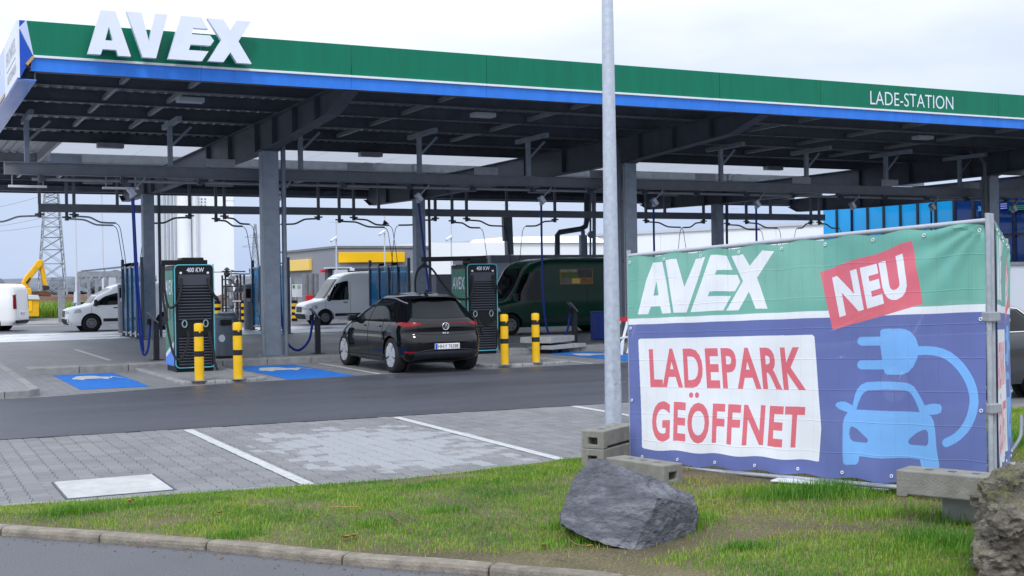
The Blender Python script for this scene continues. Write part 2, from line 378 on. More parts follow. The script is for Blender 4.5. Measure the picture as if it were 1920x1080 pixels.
def paving_mat(name, col, pu=0.165, pv=0.2):
    """paved surface seen too far off to build stone by stone: brick pattern for joints"""
    m, n, l, b, s_, bp, g = ground_mat(name, col, 0.68, 0.16, 0.35, 0.3, 150, 0.22, 0.22)
    mpg = n.new('ShaderNodeMapping'); mpg.inputs['Rotation'].default_value = (0, 0, math.pi/2); l.new(g.outputs['Position'], mpg.inputs[0])
    br = n.new('ShaderNodeTexBrick'); br.inputs['Scale'].default_value = 1.0
    br.inputs['Brick Width'].default_value = pv; br.inputs['Row Height'].default_value = pu; br.inputs['Mortar Size'].default_value = 0.006
    br.inputs['Color1'].default_value = (1,1,1,1); br.inputs['Color2'].default_value = (0.82,0.82,0.82,1); br.inputs['Mortar'].default_value = (0.5,0.5,0.5,1)
    l.new(mpg.outputs[0], br.inputs['Vector'])
    mx = n.new('ShaderNodeMix'); mx.data_type = 'RGBA'; mx.blend_type = 'MULTIPLY'; mx.inputs['Factor'].default_value = 0.8
    l.new(s_.outputs[0], mx.inputs['A']); l.new(br.outputs['Color'], mx.inputs['B']); l.new(mx.outputs['Result'], b.inputs['Base Color'])
    return m
MAT['paving'] = paving_mat('station_paving', (0.215, 0.22, 0.235))
MAT['paving_pale'] = paving_mat('island_paving', (0.235, 0.238, 0.25), 0.1, 0.2)

def paver_mat():
    m, n, l, b, s_, bp, g = ground_mat('paver_stone', (0.180, 0.182, 0.190), 0.8, 0.12, 0.8, 0.35, 170, 0.12, 0.25)
    oi = n.new('ShaderNodeObjectInfo')
    ad = n.new('ShaderNodeMath'); ad.operation = 'ADD'; l.new(g.outputs['Random Per Island'], ad.inputs[0]); l.new(oi.outputs['Random'], ad.inputs[1])
    fr = n.new('ShaderNodeMath'); fr.operation = 'FRACT'; l.new(ad.outputs[0], fr.inputs[0])
    mi = n.new('ShaderNodeMapRange'); mi.inputs['To Min'].default_value = 0.88; mi.inputs['To Max'].default_value = 1.12; l.new(fr.outputs[0], mi.inputs['Value'])
    s2 = n.new('ShaderNodeVectorMath'); s2.operation = 'SCALE'; l.new(s_.outputs[0], s2.inputs[0]); l.new(mi.outputs[0], s2.inputs['Scale'])
    # chalky worn patch in the second bay: an oval in the ground, broken up stone by stone
    sp = n.new('ShaderNodeSeparateXYZ'); l.new(g.outputs['Position'], sp.inputs[0])
    def ma(op, x, y):
        q = n.new('ShaderNodeMath'); q.operation = op
        for i, w in enumerate((x, y)):
            if w is None: continue
            if isinstance(w, (int, float)): q.inputs[i].default_value = w
            else: l.new(w, q.inputs[i])
        return q.outputs[0]
    ex = ma('POWER', ma('ABSOLUTE', ma('DIVIDE', ma('SUBTRACT', sp.outputs['X'], 4.72), 1.05), 0), 3)
    ey = ma('POWER', ma('ABSOLUTE', ma('DIVIDE', ma('SUBTRACT', sp.outputs['Y'], 12.75), 1.75), 0), 3)
    rr = ma('ADD', ex, ey)
    nz = n.new('ShaderNodeTexNoise'); nz.inputs['Scale'].default_value = 1.7; nz.inputs['Detail'].default_value = 5; l.new(g.outputs['Position'], nz.inputs['Vector'])
    rr2 = ma('ADD', rr, ma('MULTIPLY', ma('SUBTRACT', nz.outputs['Fac'], 0.5), 2.6))
    rr3 = ma('ADD', rr2, ma('MULTIPLY', ma('SUBTRACT', fr.outputs[0], 0.5), 1.8))
    mk = n.new('ShaderNodeMapRange'); mk.inputs['From Min'].default_value = 1.05; mk.inputs['From Max'].default_value = 0.75; mk.inputs['To Max'].default_value = 0.62; l.new(rr3, mk.inputs['Value'])
    mx = n.new('ShaderNodeMix'); mx.data_type = 'RGBA'; mx.inputs['B'].default_value = (0.36, 0.375, 0.40, 1)
    l.new(mk.outputs[0], mx.inputs['Factor']); l.new(s2.outputs[0], mx.inputs['A']); l.new(mx.outputs['Result'], b.inputs['Base Color'])
    return m
MAT['paver'] = paver_mat()

def sheet(name, poly, z, mat, kind='structure', parent=None):
    mb = MB(); mb.add([(x, y, z) for x, y in poly], [tuple(range(len(poly)))])
    return mb.build(name, mat, parent, kind=kind)

sheet('ground', [(-900, -300), (1400, -300), (1400, 1600), (-900, 1600)], -0.06, 'field')
LANE_NEAR = lambda x: 15.78 - 0.047 * x
sheet('station_pavement', [(-60, 21.0), (120, 21.0), (120, 70), (-60, 70)], 0.0, 'paving')
sheet('access_lane', [(-60, LANE_NEAR(-60)), (0, LANE_NEAR(0)), (9, LANE_NEAR(9)), (120, 15.36), (120, 22.95), (8.35, 22.85), (5.2, 22.45), (2.25, 21.55), (-60, 20.8)], 0.005, 'asphalt')
sheet('wash_apron', [(-30, 45.0), (45, 45.0), (45, 52.5), (-30, 52.5)], 0.005, 'apron')
sheet('rear_road', [(-60, 54.5), (120, 54.5), (120, 64), (-60, 64)], 0.009, 'asphalt')
sheet('parking_bed', [(-4.6, 9.0), (9.6, 9.0), (9.6, LANE_NEAR(9.6) + 0.1), (-4.6, LANE_NEAR(-4.6) + 0.1)], -0.014, 'bed')
sheet('parking_pavement', [(-60, 9.95), (-4.45, 9.95), (-4.45, 15.9), (-60, 15.9)], 0.0, 'paving')
sheet('parking_pavement', [(9.6, 9.6), (120, 9.6), (120, 15.6), (9.6, 15.6)], 0.0, 'paving')
g_ = sheet('gravel', [(-30, 66), (14.5, 66), (14.5, 84), (-30, 84)], 0.02, 'gravelmat', 'stuff')
sheet('dirt_bank', [(-60, 64.0), (40, 64.0), (40, 140), (-60, 140)], -0.01, 'field')

# ---- near kerb line and road
kerb_px = [(-260, 988), (0, 1004), (185, 1017.5), (385, 1032), (640, 1059), (915, 1080), (1160, 1103), (1500, 1146), (1900, 1215)]
KP = [G(*p) for p in kerb_px] + [Vector((8.0, 2.6, 0)), Vector((18.0, -1.5, 0))]
sheet('road', [(-60, KP[0].y), *[(p.x, p.y) for p in KP], (60, -8), (60, -60), (-60, -60)], 0.0, 'road')
kerb = tag(bpy.data.objects.new('kerb', None), kind='structure'); COL.objects.link(kerb); kerb['_world'] = 1
def kerb_stone(p, q, w, h, parent, mat, name='kerb_stone', side=1, r=0.035, z0=-0.05):
    """one stone: section with a rounded front top edge, swept p -> q"""
    d = (q - p); L = d.length; d.normalize(); nrm = Vector((-d.y, d.x, 0)) * side
    g = 0.006
    sec = [(0, z0), (0, h - r), (r * 0.3, h - r * 0.3), (r, h), (w, h), (w, z0)]
    mb = MB(); nseg = 5
    rows = []
    for i in range(nseg + 1):
        c = p + d * (g + (L - 2 * g) * i / nseg)
        jz = random.uniform(-0.004, 0.004)
        rows.append([c + nrm * (a + (random.uniform(-0.003, 0.003) if 0 < i < nseg else 0)) + Vector((0, 0, z + (jz if z > 0 else 0))) for a, z in sec])
    k = len(sec); vs = [v for r_ in rows for v in r_]
    fs = [(i*k+j, i*k+(j+1) % k, (i+1)*k+(j+1) % k, (i+1)*k+j) for i in range(nseg) for j in range(k)]
    fs += [tuple(range(k))[::-1], tuple(range(nseg*k, nseg*k+k))]
    mb.add(vs, fs)
    return mb.build(name, mat, parent, bevel=0.008, seg=1, angle=50)
for i in range(len(KP) - 1):
    p, q = KP[i], KP[i+1]
    L = (q - p).length; k = max(1, round(L / 1.0)) if i in (0, 6, 7, 8, 9) else 1
    for j in range(k):
        kerb_stone(p.lerp(q, j/k), p.lerp(q, (j+1)/k), 0.12, 0.058, kerb, 'kerb', r=.028)

# ---- paved edge of the grass
edge_px = [(-300, 968), (0, 950), (300, 930), (580, 911), (760, 898), (860, 888), (950, 875), (1090, 859)]
EP = [G(*p) for p in edge_px] + [Vector((7.6, 11.15, 0)), Vector((9.8, 11.5, 0)), Vector((16, 11.9, 0)), Vector((30, 12.2, 0))]
def edge_y(x):
    return float(np.interp(x, [p.x for p in EP], [p.y for p in EP]))
def kerb_y(x):
    return float(np.interp(x, [p.x for p in KP], [p.y for p in KP]))
edging = tag(bpy.data.objects.new('edging', None), kind='structure'); COL.objects.link(edging); edging['_world'] = 1
for i in range(len(EP) - 2):
    p, q = EP[i], EP[i+1]; k = max(1, round((q - p).length / 1.0))
    for j in range(k):
        a, b_ = p.lerp(q, j/k), p.lerp(q, (j+1)/k)
        kerb_stone(a, b_, 0.06, 0.018, edging, 'kerb_grey', 'edging_stone', side=-1, r=0.01)

# ---- individual interlocking pavers
paved = tag(bpy.data.objects.new('parking_bay_paving', None), kind='structure'); COL.objects.link(paved); paved['_world'] = 1
def paver_outline():
    a, w, b_ = 0.0895, 0.0735, 0.0975     # head half width, waist half width, half length
    k = 0.030
    return [(-a, -b_), (a, -b_), (a, -b_ + k), (w, -b_ + k + 0.020), (w, b_ - k - 0.020), (a, b_ - k), (a, b_), (-a, b_), (-a, b_ - k), (-w, b_ - k - 0.020), (-w, -b_ + k + 0.020), (-a, -b_ + k)]
PO = paver_outline()
def paver_geo(cx=0, cy=0, dz=0.0, tx=0.0, ty=0.0):
    vs = []; n = len(PO)
    for sc_, z in ((0.94, 0.0), (1.0, -0.005), (1.0, -0.014)):
        for u, v in PO:
            x, y = u * sc_, v * sc_
            vs.append((cx + x, cy + y, z + dz + tx * x + ty * y))
    fs = [tuple(range(n))] + [(r*n+i, r*n+n+i, r*n+n+(i+1) % n, r*n+(i+1) % n) for r in range(2) for i in range(n)]
    return vs, fs
PMESH = []
for k in range(4):
    mb = MB(); mb.add(*paver_geo(0, 0, 0, random.uniform(-.012, .012), random.uniform(-.012, .012)))
    o = mb.build('paver', 'paver', paved); PMESH.append(o.data); bpy.data.objects.remove(o)
spots = []
PU, PV = 0.167, 0.2
x0 = -4.4
i = 0
MH = (1.28, 2.19, 10.98, 12.02)          # manhole slab
while x0 + i * PU < 9.55:
    cx = x0 + i * PU
    cy = 10.2 + (PV / 2 if i % 2 else 0)
    while cy < LANE_NEAR(cx) + 0.09:
        if cy > edge_y(cx) + 0.06 and not (MH[0] - 0.085 < cx < MH[1] + 0.085 and MH[2] - 0.1 < cy < MH[3] + 0.1):
            spots.append((cx, cy))
        cy += PV
    i += 1
# which of them show largest: nearest that are inside the picture and not behind the banner
def in_view(x, y):
    d = Vector((x, y, -EYE)); z = d.dot(CF)
    px = 960 + F_PX * d.dot(CR) / z; return 0 < px < 1100
vis = sorted([s_ for s_ in spots if in_view(*s_)], key=lambda s_: s_[0]**2 + s_[1]**2)
first = set(vis[:300])
for (cx, cy) in vis[:300]:
    o = bpy.data.objects.new('paver', random.choice(PMESH)); COL.objects.link(o); o.parent = paved
    o.location = (cx, cy, random.uniform(-0.0035, 0.0015))
mb = MB()
for s_ in spots:
    if s_ not in first: mb.add(*paver_geo(s_[0], s_[1], random.uniform(-0.0035, 0.0015), random.uniform(-.01, .01), random.uniform(-.01, .01)))
mb.build('paver_field', 'paver', paved, recalc=False, kind='stuff')

# ---- manhole slab
mh = thing('manhole_cover', 'pale rectangular concrete cover slab set flush into the grey pavers', 'manhole cover', ((MH[0]+MH[1])/2, (MH[2]+MH[3])/2, 0))
mb = MB(); mb.box(MH[0]+.02, MH[1]-.02, MH[2]+.02, MH[3]-.02, -0.012, 0.004); MAT['slab'] = M('scrubbed_concrete', (0.44, 0.445, 0.44), 0.75, 0, 0.18, 4, 0.3, 90, dirt=0.3)
mb.build('slab', 'slab', mh, bevel=0.004, seg=1)
mb = MB()
def strip(x0, x1, y0, y1):
    along = (x1 - x0) > (y1 - y0); L = (x1 - x0) if along else (y1 - y0); k = max(1, round(L / .2))
    for i in range(k):
        a, b_ = i / k, (i + 1) / k
        if along: mb.box(x0 + L*a + .003, x0 + L*b_ - .003, y0, y1, -.02, -.0045)
        else: mb.box(x0, x1, y0 + L*a + .003, y0 + L*b_ - .003, -.02, -.0045)
strip(MH[0] - .17, MH[1] + .17, MH[2] - .2, MH[2] - .003); strip(MH[0] - .17, MH[1] + .17, MH[3] + .003, MH[3] + .2)
strip(MH[0] - .17, MH[0] - .003, MH[2], MH[3]); strip(MH[1] + .003, MH[1] + .17, MH[2], MH[3])
mb.build('cut_paver_border', 'paver', paved, kind='stuff')
mb = MB(); 
for a in ((MH[0], MH[1], MH[2], MH[2]+.014), (MH[0], MH[1], MH[3]-.014, MH[3]), (MH[0], MH[0]+.014, MH[2]+.014, MH[3]-.014), (MH[1]-.014, MH[1], MH[2]+.014, MH[3]-.014)): mb.box(*a, -0.012, 0.002)
mb.build('frame', 'steel', mh)

# ---- painted lines
lines = tag(bpy.data.objects.new('road_markings', None), kind='structure'); COL.objects.link(lines); lines['_world'] = 1
def line(p, q, w, z=0.0045, mat='line', name='painted_line'):
    p, q = Vector((*p, 0)), Vector((*q, 0)); d = (q - p).normalized(); nr = Vector((-d.y, d.x, 0)); L = (q-p).length
    mb = MB(); k = max(2, int(L / 0.12)); vs = []
    for i in range(k + 1):
        c = p.lerp(q, i / k)
        for s_ in (-1, 1): vs.append(c + nr * s_ * (w/2 + random.uniform(-.004, .003)) + Vector((0, 0, z)))
    mb.add(vs, [(2*i, 2*i+1, 2*i+3, 2*i+2) for i in range(k)])
    return mb.build(name, mat, lines)
line((3.24, 15.5), (3.26, 10.58), 0.115); line((5.92, 15.38), (5.88, 10.66), 0.115); line((8.55, 15.3), (8.55, 11.3), 0.115)
line((11.2, 15.2), (11.2, 11.8), 0.115)
line((8.60, 27.1), (8.52, 22.95), 0.10); line((12.9, 27.1), (12.7, 27.0), 0.10)
for X in (4.75, 12.2, 15.9):                                   # lines beyond the kerb islands
    line((X, 38.0), (X, 31.5), 0.11)
line((13.4, 27.2), (13.3, 22.95), 0.1); line((19.7, 27.2), (19.6, 22.95), 0.1)
def blue_bay(x0, x1, y0, y1, skew=0.0):
    mb = MB(); mb.grid(lambda u, v: (x0 + (x1 - x0) * u + skew * (1 - v) + random.uniform(-.01, .01), y0 + (y1 - y0) * v + random.uniform(-.01, .01), 0.0045), 12, 24)
    mb.build('blue_bay_marking', 'bay_blue', lines)
    # white car with plug: read from the lane, low and wide
    cx = x0 + 0.20; w = (x1 - x0) * 0.72; yb = y0 + (y1 - y0) * 0.56; h = (y1 - y0) * 0.27
    car = [(0, .25), (.02, .55), (.10, .62), (.20, .95), (.30, 1.0), (.60, 1.0), (.72, .90), (.80, .64), (.96, .58), (1.0, .40), (1.0, .25), (.90, .22), (.88, .05), (.82, 0), (.76, .05), (.74, .22), (.28, .22), (.26, .05), (.20, 0), (.14, .05), (.12, .22)]
    mb = MB(); mb.add([(cx + u * w * 0.85, yb + v * h, 0.009) for u, v in car], [tuple(range(len(car)))])
    mb.build('car_symbol', 'line', lines)
    cab = [(cx + w * (.85 + .05 * k), yb + h * (.35 + .25 * math.sin(k * 1.1)), 0.009) for k in range(5)]
    mb = MB(); vs = []
    for c in cab: vs += [(c[0], c[1] - .11, c[2]), (c[0], c[1] + .11, c[2])]
    mb.add(vs, [(2*i, 2*i+2, 2*i+3, 2*i+1) for i in range(4)]); mb.build('plug_symbol', 'line', lines)
blue_bay(2.92, 4.10, 22.72, 26.85); blue_bay(6.62, 7.98, 22.55, 27.0); blue_bay(14.3, 15.6, 23.2, 27.0); blue_bay(18.0, 19.3, 23.4, 27.2)

# ---- kerbs and islands under the canopy
isl = tag(bpy.data.objects.new('kerb_island', None), kind='structure'); COL.objects.link(isl); isl['_world'] = 1
xx = 2.5
while xx < 41:
    kerb_stone(Vector((xx, 27.35, 0)), Vector((xx + 1.0, 27.35, 0)), 0.55, 0.14, isl, 'kerb_grey', r=0.02); xx += 1.0
MAT['islandtop'] = MAT['paving_pale']
def charger_island(x0, x1, yf):
    """low raised island with a rounded stone nose towards the lane"""
    r = (x1 - x0) / 2; cx = (x0 + x1) / 2; pts = []
    for k in range(13):
        t = math.pi + math.pi * k / 12; pts.append(Vector((cx + r * math.cos(t), yf + 0.42 + 0.42 * math.sin(t), 0)))
    path = [Vector((x0, 27.3, 0)), Vector((x0, 25.2, 0))] + pts + [Vector((x1, 25.2, 0)), Vector((x1, 27.3, 0))]
    for a, b_ in zip(path[:-1], path[1:]):
        L = (b_ - a).length; k = max(1, round(L / 1.0))
        for j in range(k): kerb_stone(a.lerp(b_, j/k), a.lerp(b_, (j+1)/k), 0.13, 0.06, isl, 'kerb_grey', side=1, r=0.03)
    inner = [(p.x + (cx - p.x) * 0.05, p.y + (0.1 if p.y < 24 else 0)) for p in path]
    mb = MB(); mb.add([(x, y, 0.055) for x, y in inner], [tuple(range(len(inner)))]); mb.build('island_top', 'islandtop', isl)
charger_island(4.62, 6.28, 22.62); charger_island(11.0, 13.1, 23.2)
# left island corner
lp = [Vector((-6, 21.45, 0)), Vector((0.3, 21.6, 0)), Vector((1.1, 21.63, 0)), Vector((1.62, 21.66, 0)), Vector((2.0, 21.72, 0)), Vector((2.18, 21.98, 0)), Vector((2.2, 23.5, 0)), Vector((2.2, 26.0, 0)), Vector((2.2, 28.5, 0)), Vector((2.2, 31, 0))]
for a, b_ in zip(lp[:-1], lp[1:]):
    L = (b_ - a).length; k = max(1, round(L / 1.0))
    for j in range(k): kerb_stone(a.lerp(b_, j/k), a.lerp(b_, (j+1)/k), 0.14, 0.12, isl, 'kerb_grey', side=1, r=0.02)
sheet('island_top', [(-6, 21.58), (2.0, 21.84), (2.07, 22.1), (2.07, 31), (-6, 31)], 0.115, 'islandtop', None, isl)

# ------------------------------------------------------------------ grass
def ground_h(x, y):
    return 0.085 + 0.05 * math.exp(-((x - 4.6)**2 + (y - 8.6)**2) / 3.0)
def grass_ok(X, Y):
    ey = np.interp(X, [p.x for p in EP], [p.y for p in EP]) - 0.07
    ky = np.interp(X, [p.x for p in KP], [p.y for p in KP]) + 0.12
    return (Y < ey) & (Y > ky)
mb = MB()
nx, ny = 90, 26
def soil_pt(u, v):
    x = -3 + 17 * u; a = kerb_y(x) + 0.115; b_ = edge_y(x) - 0.06
    y = a + (b_ - a) * v; edge = min(v, 1 - v) * (b_ - a)
    h = 0.045 + min(1, edge / 0.9) * 0.012 + 0.012 * noise.noise(Vector((x * 2, y * 2, 0)))
    if v >= 0.5: h = 0.012 + min(1, edge / 0.9) * 0.045 + 0.012 * noise.noise(Vector((x * 2, y * 2, 0)))
    return (x, y, h)
mb.grid(soil_pt, nx, ny); mb.build('lawn_soil', 'soil', smooth=True, kind='structure')
def soil_h(X, Y):
    a = np.interp(X, [p.x for p in KP], [p.y for p in KP]) + 0.115
    b_ = np.interp(X, [p.x for p in EP], [p.y for p in EP]) - 0.06
    v = (Y - a) / np.maximum(b_ - a, 1e-3); ed = np.minimum(v, 1 - v) * (b_ - a)
    return np.where(v >= 0.5, 0.012 + np.minimum(1, ed / 0.9) * 0.045, 0.045 + np.minimum(1, ed / 0.9) * 0.012)
def fbm(X, Y, s, seed):
    """cheap smooth value noise for placing tufts"""
    r = np.random.default_rng(seed); out = np.zeros_like(X); amp = 1; tot = 0
    for o in range(3):
        g = r.random((64, 64)); fx = X * s * 2**o; fy = Y * s * 2**o
        ix = np.floor(fx).astype(int); iy = np.floor(fy).astype(int); tx = fx - ix; ty = fy - iy
        tx = tx*tx*(3-2*tx); ty = ty*ty*(3-2*ty)
        q = lambda a, b_: g[a % 64, b_ % 64]
        out += amp * ((q(ix,iy)*(1-tx) + q(ix+1,iy)*tx)*(1-ty) + (q(ix,iy+1)*(1-tx) + q(ix+1,iy+1)*tx)*ty); tot += amp; amp *= 0.5
    return out / tot
def blade_mat():
    m, n, l, b = _new('grass_blade')
    at = n.new('ShaderNodeAttribute'); at.attribute_name = 'tint'
    rp = n.new('ShaderNodeValToRGB'); l.new(at.outputs['Fac'], rp.inputs[0])
    e = rp.color_ramp.elements
    e[0].position = 0; e[0].color = (0.055, 0.20, 0.012, 1); e[1].position = 1; e[1].color = (0.38, 0.29, 0.13, 1)
    for p_, c in ((0.25, (0.11, 0.27, 0.016, 1)), (0.5, (0.215, 0.385, 0.026, 1)), (0.75, (0.32, 0.39, 0.055, 1))):
        k = e.new(p_); k.color = c
    l.new(rp.outputs[0], b.inputs['Base Color']); b.inputs['Roughness'].default_value = 0.55
    tl = n.new('ShaderNodeBsdfTranslucent'); l.new(rp.outputs[0], tl.inputs[0])
    mx = n.new('ShaderNodeMixShader'); mx.inputs[0].default_value = 0.3
    l.new(b.outputs[0], mx.inputs[1]); l.new(tl.outputs[0], mx.inputs[2]); l.new(mx.outputs[0], n['Material Output'].inputs[0])
    return m
MAT['blade'] = blade_mat()
def blades(name, X, Y, Z, H, W, T, lean=0.6, mat='blade'):
    """one mesh of bent two-segment blades"""
    N = len(X); rg = np.random.default_rng(len(name) + N)
    a = rg.random(N) * 2 * np.pi; ln = lean * rg.random(N) * H
    dx, dy = np.cos(a), np.sin(a); px_, py_ = -dy, dx
    v = np.zeros((N, 5, 3)); w2 = W / 2
    v[:,0] = np.stack([X - px_*w2, Y - py_*w2, Z - 0.01], 1); v[:,1] = np.stack([X + px_*w2, Y + py_*w2, Z - 0.01], 1)
    mx_, my_ = X + dx*ln*0.35, Y + dy*ln*0.35; zm = Z + H * 0.6
    v[:,2] = np.stack([mx_ + px_*w2*0.75, my_ + py_*w2*0.75, zm], 1); v[:,3] = np.stack([mx_ - px_*w2*0.75, my_ - py_*w2*0.75, zm], 1)
    v[:,4] = np.stack([X + dx*ln, Y + dy*ln, Z + H], 1)
    me = bpy.data.meshes.new(name); me.vertices.add(N*5); me.vertices.foreach_set('co', v.reshape(-1).astype(np.float32))
    base = (np.arange(N) * 5)[:, None]
    lp_ = np.concatenate([base + np.array([0,1,2,3]), base + np.array([3,2,4])], 1).reshape(-1)
    me.loops.add(N*7); me.loops.foreach_set('vertex_index', lp_.astype(np.int32))
    ls = (np.arange(N) * 7)[:, None] + np.array([0, 4]); me.polygons.add(N*2)
    me.polygons.foreach_set('loop_start', ls.reshape(-1).astype(np.int32))
    me.update(calc_edges=True); me.validate()
    at = me.attributes.new('tint', 'FLOAT', 'POINT'); at.data.foreach_set('value', np.repeat(T, 5).astype(np.float32))
    me.materials.append(MAT[mat]); o = bpy.data.objects.new(name, me); COL.objects.link(o); return o
def lawn():
    N = 1150000
    X = RNG.uniform(-2.8, 13.5, N); Y = RNG.uniform(3.0, 11.9, N)
    # keep what the camera can see from about here (with a margin)
    D = np.stack([X, Y, np.full(N, -EYE)], 1); z = D @ np.array(CF); px = 960 + F_PX * (D @ np.array(CR)) / z
    ok = grass_ok(X, Y) & (px > -900) & (px < 2700)
    dens = fbm(X, Y, 1.3, 3); patch = fbm(X, Y, 0.55, 5)
    bare = np.zeros(N); bare += 0.14 * np.clip((X + .25 * Y - 6.9) * 2, 0, 1) * np.clip((.52 - dens) * 8, 0, 1)
    def blob(cx, cy, rx, ry, s): return s * np.exp(-(((X - cx) / rx)**2 + ((Y - cy) / ry)**2))
    ky = np.interp(X, [p.x for p in KP], [p.y for p in KP])
    bare += blob(6.7, 9.3, 0.7, 0.25, 0.45) + blob(4.1, 10.15, 0.45, 0.15, 0.55) + 0.75 * np.exp(-((Y - ky - 0.3) / 0.32)**2) * (X > 2.6) * np.clip((X - 2.4) / 0.8, 0, 1) + 0.28 * np.exp(-((Y - ky - 0.2) / 0.12)**2)
    for p, s in (((1350, 902), .9), ((1420, 912), .8), ((1290, 900), .6), ((1180, 1058), .8), ((1100, 1062), .6), ((1000, 1062), .5), ((1480, 1000), .2), ((1570, 1010), .2), ((1330, 1015), .3), ((480, 955), .5), ((590, 962), .4), ((330, 990), .5), ((880, 900), .4), ((1340, 1000), .25), ((1500, 975), .2), ((1250, 1040), .5), ((1420, 1020), .4)):
        c = G(*p); bare += blob(c.x, c.y, 0.25, 0.16, s)
    keep = ok & (RNG.random(N) < np.clip(0.52 + 1.3 * (dens - 0.36) - bare * 1.5, 0.015, 1))
    X, Y, dens, patch = X[keep], Y[keep], dens[keep], patch[keep]; n = len(X)
    fine = fbm(X, Y, 4.0, 9)
    H = 0.011 + 0.024 * RNG.random(n)**1.5 * (0.5 + dens)
    T = np.clip(0.47 + 1.0 * (patch - 0.5) + 0.7 * (fine - 0.5) + 0.5 * bare[keep] + RNG.normal(0, 0.13, n), 0.02, 1)
    T = np.where(RNG.random(n) < 0.07 + 0.14 * (patch > 0.58) + .3 * bare[keep], RNG.uniform(0.8, 1, n), T)
    right = X + .25 * Y > 6.9; T = np.where(right, np.clip(T + 0.07 + RNG.normal(0, .1, n), 0, 1), T)
    xs, ys, hs, ts = [X], [Y], [H], [T]
    def tuft(px_, py_, rx, ry, cnt, h, t):
        c = G(px_, py_); a = RNG.normal(0, 1, (cnt, 2)); x = c.x + a[:,0]*rx; y = c.y + a[:,1]*ry
        xs.append(x); ys.append(y); hs.append(h * (0.4 + 0.8 * RNG.random(cnt))); ts.append(np.clip(t + RNG.normal(0, 0.1, cnt), 0, 1))
    tuft(1540, 940, .28, .11, 2400, .10, .13); tuft(1480, 945, .2, .1, 600, .07, .2); tuft(1620, 945, .22, .12, 600, .07, .25)
    tuft(1775, 1035, .15, .2, 1500, .08, .14); tuft(1700, 1050, .2, .15, 500, .06, .25); tuft(1800, 990, .15, .1, 700, .09, .2); tuft(1660, 980, .25, .1, 700, .08, .4)
    tuft(150, 975, .14, .08, 800, .08, .2); tuft(440, 1022, .12, .05, 420, .07, .2); tuft(310, 955, .12, .07, 300, .06, .3)
    tuft(1170, 1028, .3, .05, 900, .07, .3); tuft(1080, 1000, .12, .04, 400, .07, .3); tuft(1255, 1012, .14, .04, 500, .06, .35); tuft(1310, 985, .06, .12, 350, .06, .35); tuft(1090, 1005, .15, .06, 400, .08, .3); tuft(1280, 1005, .1, .05, 400, .08, .35); tuft(1395, 1048, .10, .06, 400, .06, .1); tuft(1400, 940, .3, .08, 700, .08, .45)
    tuft(1905, 840, .35, .25, 2500, .14, .15); tuft(830, 975, .12, .06, 250, .06, .25); tuft(700, 1000, .10, .06, 200, .06, .3)
    X = np.concatenate(xs); Y = np.concatenate(ys); H = np.concatenate(hs); T = np.concatenate(ts)
    ok = grass_ok(X, Y); X, Y, H, T = X[ok], Y[ok], H[ok], T[ok]
    o = blades('grass', X, Y, soil_h(X, Y), H, 0.003 + 0.003 * RNG.random(len(X)), T, 0.9)
    tag(o, kind='stuff')
lawn()
# ------------------------------------------------------------------ canopy
CX0, CX1 = 2.14, 42.6
ROWX = [8.44, 18.85, 33.15]
can = thing('charging_canopy', 'large steel station canopy with green and blue fascia over the charging bays', 'canopy', (8.32, 30.4, 0))
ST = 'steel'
ZB, ZP = 5.85, 6.15
def beam(X):
    side = [(24.12, 5.85), (24.12, 5.70), (25.35, 5.38), (30.4, 5.13), (46.0, 5.13), (51.4, 5.22), (52.1, 5.50), (52.3, 5.85)]
    mb = MB(); mb.prism([(a, b) for a, b in side], lambda u, v, d: (X + d, u, v), -0.012, 0.012)
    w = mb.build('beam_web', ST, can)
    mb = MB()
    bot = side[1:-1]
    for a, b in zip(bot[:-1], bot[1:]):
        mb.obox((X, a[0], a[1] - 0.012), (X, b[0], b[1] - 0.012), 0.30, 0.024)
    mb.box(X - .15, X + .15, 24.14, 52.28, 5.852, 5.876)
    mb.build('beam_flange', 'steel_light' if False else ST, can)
    for Y in (26.2, 27.9, 29.6, 31.2, 34.0, 36.6, 43.0, 45.3, 46.7, 49.4):
        zb = np.interp(Y, [s[0] for s in side[1:]], [s[1] for s in side[1:]])
        mb = MB(); mb.box(X - .135, X - .014, Y - .012, Y + .012, zb + .004, 5.85); mb.box(X + .014, X + .135, Y - .012, Y + .012, zb + .004, 5.85)
        mb.build('stiffener', ST, can)
for X in ROWX + [42.3]: beam(X)
def column(X, Y):
    mb = MB(); mb.box(X - .20, X + .20, Y - .20, Y + .20, 0.03, 5.09); mb.build('column', 'column', can, bevel=0.02)
    mb = MB(); mb.box(X - .27, X + .27, Y - .27, Y + .27, 0.0, 0.03); mb.build('base_plate', 'steel_light', can)
    mb = MB(); mb.box(X - .24, X + .24, Y - .24, Y + .24, 5.09, 5.115); mb.build('cap_plate', ST, can)
    mb = MB()
    for sx in (-1, 1):
        for sy in (-1, 1): mb.cyl((X + sx*.235, Y + sy*.235, .03), (X + sx*.235, Y + sy*.235, .06), .014, n=6)
    mb.build('anchor_bolts', 'steel_light', can)
